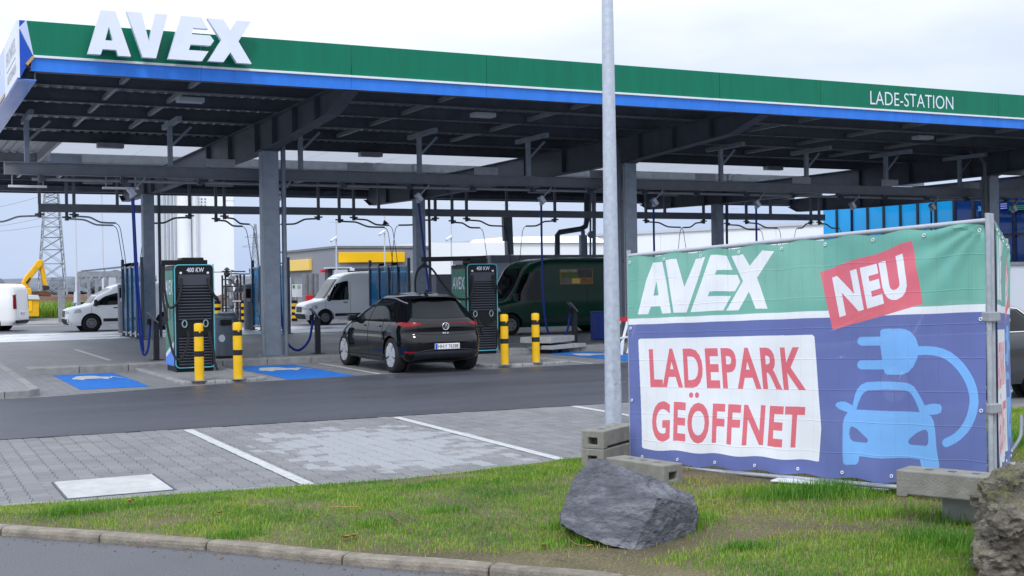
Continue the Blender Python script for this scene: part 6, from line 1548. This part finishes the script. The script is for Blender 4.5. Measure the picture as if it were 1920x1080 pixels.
# coin cabinets at the near left ends
cab_lab = ['grey coin cabinet with white cap beside the first wash bay screen', 'grey coin cabinet at the second wash bay beside the rubbish bin', 'grey coin cabinet right of the white panel van']
for k, (px, w, yt, yb) in enumerate(((229, 14, 530, 624), (466, 16, 533, 618), (687, 19, 527, 606))):
    p = G(px, yb); ax = Vector((p.x, p.y, 0)).dot(Vector((CF.x, CF.y, 0)))
    ww = w / F_PX * ax; hh = (yb - yt) / F_PX * ax
    c = thing('coin_cabinet', cab_lab[k], 'cabinet', p, group='coin cabinets of the wash bays')
    mb = MB(); mb.lathe([(ww*.5, 0), (ww*.5, hh*.96)], 16, (p.x, p.y)); mb.build('body', 'midgrey', c, smooth=True)
    mb = MB(); mb.lathe([(ww*.52, hh*.96), (ww*.52, hh*.985), (ww*.40, hh)], 16, (p.x, p.y)); mb.build('cap', 'white' if k == 0 else 'midgrey', c, smooth=True)
    mb = MB(); mb.box(p.x - ww*.36, p.x + ww*.20, p.y - ww*.58, p.y - ww*.38, hh*.70, hh*.90); mb.build('control_panel', 'black', c)
    mb = MB(); mb.box(p.x - ww*.30, p.x + ww*.10, p.y - ww*.60, p.y - ww*.585, hh*.62, hh*.69); mb.build('instruction_plate', 'wallpale', c)
    mb = MB(); mb.tube(smooth_path([(p.x + ww*.5, p.y - .2, hh*.35), (p.x + ww*.9, p.y - .3, hh*.42), (p.x + ww*1.1, p.y - .3, hh*.2), (p.x + ww*.9, p.y - .2, .1)], 4), .02, 5); mb.build('lance_hose', 'leaf', c)

# ---- technical building with flue behind the green van
TX0, TX1, TY = A(922, 500, 50.5).x, A(1165, 500, 50.5).x, 50.5
tb2 = thing('plant_room', 'low grey flat-roofed plant room behind the dark green van', 'building', ((TX0+TX1)/2, TY, 0))
ht = A(1030, 478, TY).z
mb = MB(); mb.box(TX0, TX1, TY, TY + 4, 0, ht - .35); mb.build('wall', 'wallpale', tb2)
mb = MB(); mb.box(TX0 - .1, TX1 + .1, TY - .08, TY + 4.1, ht - .35, ht); mb.build('roof_edge', 'wallgrey', tb2)
for x in np.arange(TX0 + 1.2, TX1, 1.2):
    mb = MB(); mb.box(x - .01, x + .01, TY - .004, TY + .004, .1, ht - .36); mb.build('panel_joint', 'seam', tb2)
fl = thing('flue_pipe', 'cranked silver flue pipe with silencer rising from the plant room roof', 'pipe', A(1045, 476, 51.0))
pA = lambda x, y: A(x, y, 51.0)
mb = MB(); mb.tube([pA(1045, 480), pA(1045, 441), pA(1049, 435.5), pA(1090, 429), pA(1098, 424), pA(1100, 414), pA(1100, 352)], .13, 12); mb.build('pipe', 'steel', fl, smooth=True)
mb = MB(); mb.tube([pA(1094, 489), pA(1093, 441)], .20, 14); mb.tube([pA(1093, 441), pA(1093, 432)], .1, 10); mb.build('silencer', 'column', fl, smooth=True)
fp2 = thing('vent_pipe_pair', 'pair of thin straight vent pipes beside the lamp post', 'pipe', pA(1112, 490))
for x, r in ((1107, .05), (1114, .09)):
    mb = MB(); mb.tube([pA(x, 490), pA(x, 352)], r, 8); mb.build('pipe', 'column', fp2, smooth=True)
mb = MB(); mb.cyl(pA(1107, 440), pA(1107, 440) + Vector((0, -.12, 0)), .17, n=14); mb.build('disc', 'column', fp2)
pc = thing('support_post', 'dark steel post standing on the plant room roof behind the second charger', 'post', A(955, 478, 50.8))
q0, q1 = A(955, 478, 50.8), A(952, 405, 50.8); mb = MB(); mb.obox(q0, q1, .30, .30); mb.build('post', 'rail', pc); mb = MB(); mb.obox(A(948, 452, 50.5), A(946, 405, 50.5), .22, .2); mb.build('bracket_box', 'midgrey', pc)
gb_ = thing('grey_container', 'plain grey container left of the second charger behind the black car', 'container', A(832, 600, 50))
k0, k1 = A(818, 517, 50), A(850, 517, 50); mb = MB(); mb.box(k0.x, k1.x + 1, 50, 52, 0, k0.z); mb.build('body', 'wallgrey', gb_, bevel=.02)
mb = MB(); mb.box(k0.x - .03, k1.x + 1.03, 49.97, 52.03, k0.z, k0.z + .06); mb.build('lid', 'midgrey', gb_)

# ---- grey station shop
SX, SY, SH = 22.0, 66.0, A(630, 461, 66).z
sh = thing('station_shop', 'grey flat-roofed station shop with plain yellow sign boards', 'building', (SX + 7, SY + 5, 0))
mb = MB(); mb.box(SX, SX + 5.6, SY, SY + 10.5, 0, SH - .12); mb.build('wall', 'wallgrey', sh)
mb = MB(); mb.box(SX - .08, SX + 5.68, SY - .08, SY + 10.6, SH - .12, SH); mb.build('roof_edge', 'midgrey', sh)
def onfront(x0, x1, y0, y1, d, name, mat, **k):
    a, b = A(x0, y1, SY), A(x1, y0, SY); mb = MB(); mb.box(a.x, b.x, SY - d, SY - .004, a.z, b.z); return mb.build(name, mat, sh, **k)
onfront(634, 757, 473, 492.5, .18, 'yellow_sign', 'signyellow', bevel=.03)
onfront(610, 716, 503, 566, .5, 'dark_annex', 'charcoal_panel'); onfront(607, 650, 501, 504, .9, 'annex_roof', 'wallpale')
ac = onfront(618, 643, 505.5, 523, .85, 'air_conditioner', 'wallpale', bevel=.03)
q = A(631.5, 514, SY - .87); mb = MB(); mb.cyl((q.x, SY - .86, q.z), (q.x, SY - .90, q.z), .19, n=20); mb.build('fan_grille', 'steel_light', ac)
for r_ in (.06, .12, .17):
    mb = MB(); mb.tube([(q.x + r_*math.cos(a), SY - .91, q.z + r_*math.sin(a)) for a in np.linspace(0, 6.283, 17)], .012, 4); mb.build('grille_ring', 'midgrey', ac)
onfront(646, 654, 503, 508, .95, 'small_plate', 'white'); onfront(600, 608, 506, 511, .3, 'red_plate', 'redpaint')
mb = MB(); a0, a1 = 70.3, 75.2; mb.box(SX - .22, SX - .004, a0, a1, SH - 1.28, SH - .62); mb.build('yellow_sign', 'signyellow_pale', sh, bevel=.03)
for x in (572.5, 582, 592):
    a, b = A(x, 590, 64.2), A(x, 513, 64.2); mb = MB(); mb.tube([a, b], .16, 10); t_ = mb.build('vent_stack', 'midgrey', sh, smooth=True); mb = MB(); mb.tube([b, b + Vector((0, 0, .38))], .22, 10); mb.build('stack_cap', 'white', t_, smooth=True)
rb = A(581, 560, 63.8); mb = MB(); mb.box(rb.x - .19, rb.x + .19, 63.8, 64.0, rb.z - .22, rb.z + .2); mb.build('red_box', 'redpaint', sh, bevel=.04)
for k in range(4):
    a = A(527 + 6.5*k, 590, 65.5); b = A(532.5 + 6.5*k, 520, 65.5); mb = MB(); mb.box(a.x, b.x, 65.5, 65.55, .2, b.z); mb.build('fence_panel', 'wallpale' if k < 3 else 'midgrey', sh)
ws = A(557, 545, 64.8); wsn = thing('notice_board', 'white notice board with a small green patch left of the shop vents', 'sign', ws)
mb = MB(); mb.box(ws.x - .27, ws.x + .27, 64.78, 64.82, ws.z - .34, ws.z + .34); mb.build('board', 'white', wsn); mb = MB(); mb.box(ws.x - .25, ws.x - .12, 64.770, 64.778, ws.z + .12, ws.z + .30); mb.build('green_patch', 'lettergreen', wsn)
mb = MB(); mb.tube([(ws.x + .1 + .07*math.cos(a), 64.77, ws.z + .2 + .07*math.sin(a)) for a in np.linspace(0, 6.283, 13)], .012, 4); mb.build('ring_mark', 'dark', wsn)
mb = MB(); mb.box(ws.x - .03, ws.x + .03, 64.82, 64.86, 0, ws.z); mb.build('post', 'midgrey', wsn)
# camera masts
cm_lab = ['thin mast with two white cameras in front of the grey shop', 'thin mast with a white camera right of the yellow sign', 'thin mast with white camera over the warehouse roof']
for k, (x, yb, yt, yc) in enumerate(((630.5, 560, 417, 449), (721, 560, 400, 437), (846, 560, 398, 447))):
    a, b, c = A(x, yb, 60), A(x, yt, 60), A(x, yc, 60); ms = thing('camera_mast', cm_lab[k], 'mast', (a.x, 60, 0), group='camera masts behind the wash bays')
    mb = MB(); mb.tube([(a.x, 60, 0), b], .035, 6); mb.build('pole', 'wallpale', ms); mb = MB(); mb.obox(c + Vector((-.32, -.1, -.1)), c + Vector((.05, 0, .12)), .14, .12); mb.build('camera', 'white', ms, bevel=.02)
    mb = MB(); mb.box(b.x - .35, b.x + .05, 59.97, 60.03, b.z, b.z + .03); mb.build('top_bar', 'wallpale', ms)
# striped guard posts
st_lab = ['yellow and black striped guard post behind the litter bin', 'yellow and black striped guard post beside the second coin cabinet', 'yellow and black striped guard post left of the white panel van nose', 'yellow and black striped guard post at the third coin cabinet']
for k, (x, y0, y1, w) in enumerate(((408.5, 564, 612, 12), (457, 563, 608, 9), (552.5, 563, 605, 11), (700, 563, 590, 6))):
    Y = 60.0; a, b = A(x, y1, Y), A(x, y0, Y); r = w / 2 / F_PX * (a.x * CF.x + Y * CF.y)
    g_ = thing('guard_post', st_lab[k], 'post', (a.x, Y, max(0, a.z)), group='striped guard posts by the shop'); n = 7; z0 = 0
    for i in range(n):
        mb = MB(); mb.lathe([(r, z0 + (b.z - z0) * i / n), (r, z0 + (b.z - z0) * (i + 1) / n)], 12, (a.x, Y)); mb.build('band', 'black' if i % 2 == 0 else 'yellow', g_, smooth=True)
# gas plant: tanks and pipework in a dark frame
gx = A(438, 600, 62); gp_ = thing('gas_plant', 'grey tangle of gas tanks, valves and pipes in a dark frame', 'machinery', (gx.x, 62, 0))
def gA(x, y): return A(x, y, 62)
for x in (418, 424, 446, 452, 459):
    mb = MB(); mb.obox((gA(x, 600).x, 62, 0), (gA(x, 600).x, 62, gA(x, 511 + (x % 7)).z), .08, .08); mb.build('frame_post', 'dark', gp_)
for y in (509, 537, 578):
    mb = MB(); mb.obox(gA(416, y), gA(460, y), .06, .06); mb.build('frame_rail', 'dark', gp_)
for x, y, r, h in ((432, 545, .26, .55), (440, 562, .30, .7), (431, 585, .25, .5), (442, 590, .3, .6), (448, 525, .2, .5), (437, 523, .16, .4)):
    c = gA(x, y) + Vector((0, .5, 0)); mb = MB(); mb.lathe([(.02, c.z - h/2 - .1), (r*.8, c.z - h/2), (r, c.z - h/2 + .1), (r, c.z + h/2 - .1), (r*.8, c.z + h/2), (.02, c.z + h/2 + .08)], 12, (c.x, c.y)); mb.build('tank', 'wallpale' if x % 2 else 'concrete_new', gp_, smooth=True)
rp = random.Random(3)
for k in range(22):
    x = rp.uniform(418, 456); y = rp.uniform(512, 590); P = [gA(x, y) + Vector((0, rp.uniform(-.2, .4), 0))]
    for j in range(3):
        q = P[-1].copy(); ax = rp.choice((0, 2)); q[ax] += rp.uniform(-.6, .6); q.z = max(.05, q.z); P.append(q)
    mb = MB(); mb.tube(P, .035, 5); mb.build('pipe', rp.choice(('wallpale', 'steel', 'concrete_new')), gp_)
c = gA(425.5, 512); mb = MB(); mb.lathe([(.05, c.z - .2), (.16, c.z - .1), (.16, c.z + .02), (.05, c.z + .06), (.05, c.z + .12), (.17, c.z + .15), (.05, c.z + .28)], 10, (c.x, 62)); mb.build('safety_valve', 'dark', gp_, smooth=True)
hp = [gA(441, 530), gA(441, 526), gA(443.5, 522.5), gA(447.5, 522.5), gA(450, 526), gA(450, 531)]; mb = MB(); mb.tube(hp, .04, 6); mb.build('bent_pipe', 'wallpale', gp_)

# ---- white tower, warehouse, blue hall
tw = thing('white_tower', 'tall white silo tower with a pipe shaft behind the first charger', 'tower', (A(390, 540, 150).x, 150, 0))
def tA(x): return A(x, 540, 150).x
mb = MB(); mb.box(tA(366), tA(440), 150, 160, -1, 26); mb.build('smooth_wall', 'wallwhite', tw)
mb = MB(); xc, rr_ = (tA(336) + tA(364))/2, (tA(364) - tA(336))/2; mb.cyl((xc, 151.2, -1), (xc, 151.2, 26), rr_, n=28); mb.build('pipe_shaft', 'wallwhite', tw, smooth=True)
for k in range(8):
    x0 = tA(309) + (tA(336) - tA(309)) * k / 8; x1 = tA(309) + (tA(336) - tA(309)) * (k + .8) / 8; mb = MB(); mb.box(x0, x1, 150.8 + .15 * (k % 2), 155, -1, 26); mb.build('cladding_rib', 'wallpale', tw)
mb = MB(); mb.tube([(tA(371), 149.7, -1), (tA(371), 149.7, 26)], .16, 8); mb.build('downpipe', 'wallpale', tw)
for i in range(3):
    for j in range(4):
        q = A(371.5 + 6.5*i, 373 + 6*j, 149.98); mb = MB(); mb.cyl((q.x, 149.98, q.z), (q.x, 149.90, q.z), .1, n=6); mb.build('bolt_anchor', 'midgrey', tw)
def wall_run(name, label, cat, pts, zt, mat, depth, topcap=None):
    (x0, y0), (x1, y1) = pts; t_ = thing(name, label, cat, ((x0+x1)/2, (y0+y1)/2, 0)); d = Vector((x1-x0, y1-y0, 0)); L = d.length; d.normalize(); nb = Vector((-d.y, d.x, 0))
    if nb.dot(Vector((x0, y0, 0))) < 0: nb = -nb
    n = max(2, int(L / 6))
    for k in range(n):
        a, b = Vector((x0, y0, 0)) + d * (L*k/n + .02), Vector((x0, y0, 0)) + d * (L*(k+1)/n - .02); mb = MB()
        mb.add([a + Vector((0,0,-1)), b + Vector((0,0,-1)), b + nb*depth + Vector((0,0,-1)), a + nb*depth + Vector((0,0,-1)), a + Vector((0,0,zt)), b + Vector((0,0,zt)), b + nb*depth + Vector((0,0,zt)), a + nb*depth + Vector((0,0,zt))], [(0,3,2,1),(4,5,6,7),(0,1,5,4),(1,2,6,5),(2,3,7,6),(3,0,4,7)]); mb.build('wall_panel', mat, t_)
    mb = MB(); a, b = Vector((x0, y0, zt + .12)), Vector((x1, y1, zt + .12)); mb.obox(a + nb*.2, b + nb*.2, .7, .24); mb.build('roof_edge', topcap or mat, t_); return t_, d, nb
wh, wd, wnb = wall_run('warehouse', 'long white warehouse with a thin roof line behind the wash bays', 'building', ((50.5, 137.0), (68.5, 70.0)), 6.0, 'wallwhite', 30, 'wallpale')
for k in range(6):
    p = Vector((52.9, 128, 0)) + wd * (6 + 7 * k); mb = MB(); mb.obox(p - wnb * .1 + Vector((0,0,3.2 + .15*k)), p - wnb * .5 + Vector((0,0,3.3 + .15*k)), .5, .35); mb.build('wall_lamp', 'steel', wh)
lw = thing('white_shed', 'low pale shed in front of the white warehouse above the plant room', 'building', (42, 84, 0))
a, b = A(790, 470, 84), A(1135, 470, 84); mb = MB(); mb.box(a.x, b.x, 84, 92, 0, A(960, 455, 84).z); mb.build('wall', 'wallwhite', lw)
mb = MB(); zt = A(960, 455, 84).z; mb.add([(A(955, 470, 84).x, 83.8, zt), (b.x + .3, 83.8, zt), (b.x + .3, 92, zt), (A(955, 470, 84).x, 92, zt), (A(970, 470, 84).x, 86, zt + .5), (b.x, 86, zt + .65), (b.x, 92, zt + .65), (A(970, 470, 84).x, 92, zt + .5)], [(0,1,5,4),(4,5,6,7),(0,4,7,3),(1,2,6,5),(2,3,7,6)]); mb.build('awning_roof', 'wallwhite', lw)
# blue hall: panels facing -x
BX = 45.2
bh = thing('blue_hall', 'wash hall clad in blue panels painted as skylit and shaded behind the right end of the banner', 'building', (BX, 40, 0))
y = 52.9; k = 0
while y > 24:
    w = 1.17; bright = y > 44.4  # bright: stretch with the sky behind it painted into the panels
    mb = MB(); mb.box(BX, BX + .06, y - w + .11, y, .4, 5.7); mb.build('wall_panel', 'blueglass_skylit' if bright else 'blueglass_shaded', bh)
    mb = MB(); mb.box(BX - .09, BX + .05, y - w, y - w + .105, .0, 5.7); mb.build('mullion', 'dark' if bright or k % 3 else 'fblue', bh)
    y -= w; k += 1
mb = MB(); mb.box(BX - .06, BX + .1, 24, 53, 3.55, 3.63); mb.build('cross_rail', 'dark', bh)
mb = MB(); mb.box(BX - .1, BX + 14, 24, 53, 5.71, 5.95); mb.build('roof_edge', 'dark', bh)
mb = MB(); mb.box(BX + .1, BX + 14, 24, 53, 0, 5.7); mb.build('hall_core', 'charcoal_panel', bh)
mb = MB(); mb.box(BX - .1, BX + .1, 24, 53, 0, .39); mb.build('base', 'concrete_new', bh)
def xwall(px, py): 
    d = ray(px, py); t = (BX - .12) / d.x; return Vector((BX - .12, d.y * t, EYE + d.z * t))
a, b = xwall(1834, 396), xwall(1845, 386); v, t = fit_text('ar', 0, 1, 0, 1, offset=.01)
mb = MB(); mb.add([(BX - .12, a.y + (b.y - a.y) * p[0], a.z + (b.z - a.z) * p[1]) for p in v], t); mb.build('hall_lettering', 'letterblue', bh, recalc=False)
for j in range(3):
    a, b = xwall(1876, 383 + 4*j), xwall(1888, 381 + 4*j); mb = MB(); mb.box(BX - .13, BX - .11, min(a.y, b.y), max(a.y, b.y), b.z - .05, b.z + .0); mb.build('violet_stripe', 'letterviolet', bh)
for j in range(3):
    a, b = xwall(1892, 381 + 3.5*j), xwall(1990, 379 + 3.5*j); mb = MB(); mb.box(BX - .13, BX - .11, min(a.y, b.y), max(a.y, b.y), b.z - .04, b.z); mb.build('green_stripe', 'lettergreen', bh)
gw = thing('grey_wall', 'plain grey wall behind the saloon at the right picture edge', 'wall', (40, 22, 0)); a = A(1880, 500, 24); mb = MB(); mb.box(a.x - 1, a.x + 14, 23.9, 24.1, 0, A(1890, 497, 24).z); mb.build('wall', 'wallpale', gw)
mb = MB(); mb.box(a.x - 1.05, a.x + 14, 23.85, 24.15, A(1890, 497, 24).z, A(1890, 497, 24).z + .08); mb.build('coping', 'midgrey', gw)

# ---- far left: excavator, container, soil, pylons, shelter
def eA(x, y, Y=78): return A(x, y, Y)
ex = thing('excavator', 'yellow excavator with bent boom working behind the left white van', 'excavator', eA(40, 575))
def plate(poly, Y0, Y1, name, mat, par, **k):
    P = [eA(x, y, (Y0+Y1)/2) for x, y in poly]; mb = MB(); mb.prism([(q.x, q.z) for q in P], lambda u, v, d: (u, d, v), Y0, Y1); return mb.build(name, mat, par, **k)
plate([(2, 541), (54, 540), (55, 553), (2, 556)], 77, 80, 'engine_cover', 'excavator', ex, bevel=.06)
plate([(41, 539), (41, 529), (46, 519), (60, 502), (69, 489), (74, 486), (79, 488), (78, 498), (72, 505), (60, 520), (54, 530), (53, 541)], 78.2, 78.9, 'boom', 'excavator', ex, bevel=.05)
plate([(72, 489), (79, 487), (84, 508), (87, 530), (89, 538), (83, 541), (79, 528), (75, 506)], 78.3, 78.8, 'arm', 'excavator', ex, bevel=.05)
plate([(80, 535), (91, 536), (91, 543), (82, 545)], 78.1, 79, 'quick_hitch', 'dark', ex)
plate([(58, 552), (62, 546), (84, 545), (93, 548), (92, 556), (75, 555)], 77.6, 79.4, 'bucket', 'rust', ex, bevel=.05)
plate([(5, 556), (50, 554), (50, 566), (5, 568)], 77.2, 79.8, 'undercarriage', 'dark', ex)
plate([(48, 530), (56, 520), (58, 522), (51, 533)], 78.0, 78.15, 'hydraulic_cylinder', 'dark', ex)
yc_ = thing('yellow_container', 'yellow site container with white cover beside the left white van', 'container', eA(55, 595, 74))
plate([(40, 561), (68, 560), (68, 592), (40, 593)], 74, 77, 'body', 'excavator', yc_, bevel=.03); plate([(38, 554), (66, 553), (69, 561), (39, 561)], 73.9, 77.1, 'cover', 'wallpale', yc_)
plate([(47, 564), (60, 564), (60, 584), (47, 584)], 73.96, 73.99, 'door', 'signyellow', yc_); plate([(43, 563), (46, 563), (46, 587), (43, 587)], 73.96, 73.99, 'corner_gap', 'black', yc_)
# soil bank
mb = MB()
def soil(u, v):
    x = 2 + 36 * u; h = 1.55 * math.sin(math.pi * v)**.8 * (0.75 + .25 * math.sin(u * 9)) * min(1, u * 8, (1 - u) * 8) + .35 * noise.noise(Vector((x * .7, v * 6, 2))); return (x, 100 + 14 * v, max(-.1, h))
mb.grid(soil, 60, 14); tag(mb.build('soil_bank', 'soil_heap', smooth=True), kind='structure')
# weeds
N = 14000; X = RNG.uniform(2.5, 14.5, N); Y = RNG.uniform(80, 93, N)
hh = .45 + .8 * fbm(X, Y, .5, 21) * RNG.random(N) + .15; o_ = blades('weeds', X, Y, np.zeros(N), hh, np.full(N, .06), np.clip(RNG.normal(.48, .22, N), 0, 1), .7); tag(o_, kind='stuff')
sheet('verge', [(-20, 84), (40, 84), (40, 99), (-20, 99)], .0, 'field')
def lattice(name, label, xb0, xb1, yb, xt0, xt1, yt, Y, n, r, arms=()):
    p = thing(name, label, 'pylon', A((xb0+xb1)/2, yb, Y)); a0, a1, b0, b1 = A(xb0, yb, Y), A(xb1, yb, Y), A(xt0, yt, Y), A(xt1, yt, Y)
    def corner(k, t):
        w0, w1 = (a1.x - a0.x), (b1.x - b0.x); c = Vector(((a0.x+a1.x)/2, Y, min(a0.z, a1.z))).lerp(Vector(((b0.x+b1.x)/2, Y, b0.z)), t); w = w0 + (w1 - w0) * t
        sx, sy = ((-1,-1), (1,-1), (1,1), (-1,1))[k]; return c + Vector((sx*w*.5, sy*w*.5, 0))
    for k in range(4):
        mb = MB(); mb.tube([corner(k, 0), corner(k, 1)], r, 4); mb.build('leg', 'pylon', p)
    ts = [0]; 
    for i in range(n): ts.append(1 - (1 - ts[-1]) * (1 - 1.9/n) if i < n - 1 else 1)
    for k in range(4):
        mb = MB(); j = (k + 1) % 4
        for t0, t1 in zip(ts[:-1], ts[1:]):
            mb.tube([corner(k, t0), corner(j, t1)], r*.55, 3); mb.tube([corner(j, t0), corner(k, t1)], r*.55, 3); mb.tube([corner(k, t1), corner(j, t1)], r*.5, 3)
        mb.build('lattice', 'pylon', p)
    for y, x0, x1 in arms:
        mb = MB(); q0, q1 = A(x0, y, Y), A(x1, y, Y); mb.tube([q0, q1], r*.8, 4); m_ = q0.lerp(q1, .5) + Vector((0, 0, (q1.x - q0.x) * .16)); mb.tube([q0, m_, q1], r*.6, 4); mb.build('cross_arm', 'pylon', p)
    return p
lattice('pylon', 'tall steel lattice pylon behind the excavator', 72, 124, 560, 88, 104, 300, 240, 14, .13)
lattice('pylon', 'faint far lattice pylon right of the white tower', 471, 487, 530, 477, 480, 420, 520, 12, .16, ((445, 459, 497), (463, 454, 501)))
wl_ = thing('power_line', 'thin power lines sagging across the sky at the far left', 'cable', A(0, 400, 238))
for y0, y1 in ((392, 366), (424, 408), (430, 424)):
    mb = MB(); a, b = A(-60, y0 + 6, 238), A(95, y1 - 4, 238); mb.tube([a.lerp(b, t) + Vector((0, 0, -3 * 4 * t * (1 - t) * .12)) for t in np.linspace(0, 1, 8)], .035, 3); mb.build('wire', 'pylon', wl_)
# shelter frame and flag poles
shf = thing('steel_shelter', 'open steel shelter frame behind the white compact van', 'shelter', A(180, 600, 62))
for x in (148, 167, 182, 203, 218):
    a, b = A(x, 580, 64), A(x, 512, 64); mb = MB(); mb.obox((a.x, 64, 0), (a.x, 64, b.z), .14, .14); mb.build('post', 'steel_light', shf)
    mb = MB(); mb.obox((a.x, 64, b.z - .5), (a.x + .45, 64, b.z - .02), .07, .07); mb.build('brace', 'steel_light', shf)
a, b = A(146, 516, 64), A(232, 508, 64); mb = MB(); mb.box(a.x, b.x, 63.9, 64.1, a.z - .1, a.z + .18); mb.build('eaves_beam', 'steel_light', shf); mb = MB(); mb.prism([(a.x + .5, a.z + .19), (b.x, a.z + .34), (b.x, a.z + .44), (a.x + .45, a.z + .26)], lambda u, v, d: (u, d, v), 64.2, 66.5); mb.build('roof', 'rail', shf)
pl_ = thing('slim_cabinet', 'slim pale cabinet under the shelter frame', 'cabinet', A(211, 570, 61)); a, b = A(207, 565, 61), A(217, 520, 61); mb = MB(); mb.box(a.x, b.x, 61, 61.4, 0, b.z); mb.build('body', 'wallpale', pl_)
for x, yt, lb in ((144, 398, 'thin white flag pole left of the shelter frame'), (194, 398, 'thin white flag pole over the shelter frame')):
    a, b = A(x, 580, 72), A(x, yt, 72); f = thing('flag_pole', lb, 'flag pole', (a.x, 72, 0)); mb = MB(); mb.lathe([(.07, 0), (.04, b.z + 3)], 8, (a.x, 72)); mb.build('pole', 'wallpale', f); mb = MB(); mb.lathe([(.16, 1.0), (.13, 1.6)], 8, (a.x, 72)); mb.build('sleeve', 'wallpale', f)
# grey signpost pair at the gravel
gpz = thing('gate_post', 'pair of square zinc gate posts at the gravel edge left of the white compact van', 'post', A(114, 605, 70))
for x in (113, 119):
    a, b = A(x, 607, 68), A(x, 543, 68); mb = MB(); mb.obox((a.x, 68, 0), (a.x, 68, b.z), .16, .16); mb.build('post', 'steel_light', gpz)
yv = thing('far_car', 'yellow and dark roof of a car beyond the white compact van bonnet', 'car', A(150, 580, 74)); plate([(138, 566), (160, 566), (162, 574), (137, 576)], 74, 75.5, 'glasshouse', 'carglass', yv, bevel=.05); plate([(136, 574), (163, 573), (164, 584), (136, 585)], 73.9, 75.6, 'body', 'lettergreen', yv, bevel=.05)
# tree belt on the horizon and low hills
mb = MB(); rt = random.Random(9)
for k in range(420):
    x = -150 + 700 * rt.random(); Y = rt.uniform(420, 480); h = rt.uniform(2.0, 5.2) * (1.5 if 60 < x < 95 or rt.random() < .1 else .8); r = rt.uniform(3, 7)
    base = len(mb.v); n = 9
    for i, (q, z) in enumerate(((.7, 0), (1, .35), (.85, .7), (.4, .95))):
        for j in range(n): a = 2*math.pi*j/n; rr = r*q*rt.uniform(.75, 1.2); mb.v.append((x + rr*math.cos(a), Y + rr*math.sin(a), h*z*rt.uniform(.85, 1.15)))
    for i in range(3):
        for j in range(n): mb.f.append((base+i*n+j, base+i*n+(j+1) % n, base+(i+1)*n+(j+1) % n, base+(i+1)*n+j))
    mb.f.append(tuple(range(base+3*n, base+4*n)))
tag(mb.build('tree_belt', 'foliage_hazed', recalc=False), kind='stuff')
mb = MB(); mb.grid(lambda u, v: (-700 + 2200*u, 900 + 500*v, -2 + (14 + 7*noise.noise(Vector((u*5, 0, 3))) + 2*noise.noise(Vector((u*30, 0, 1)))) * math.sin(math.pi*min(1, v*1.2)/1)), 80, 10); tag(mb.build('hills', 'foliage_hazed', smooth=True), kind='structure')
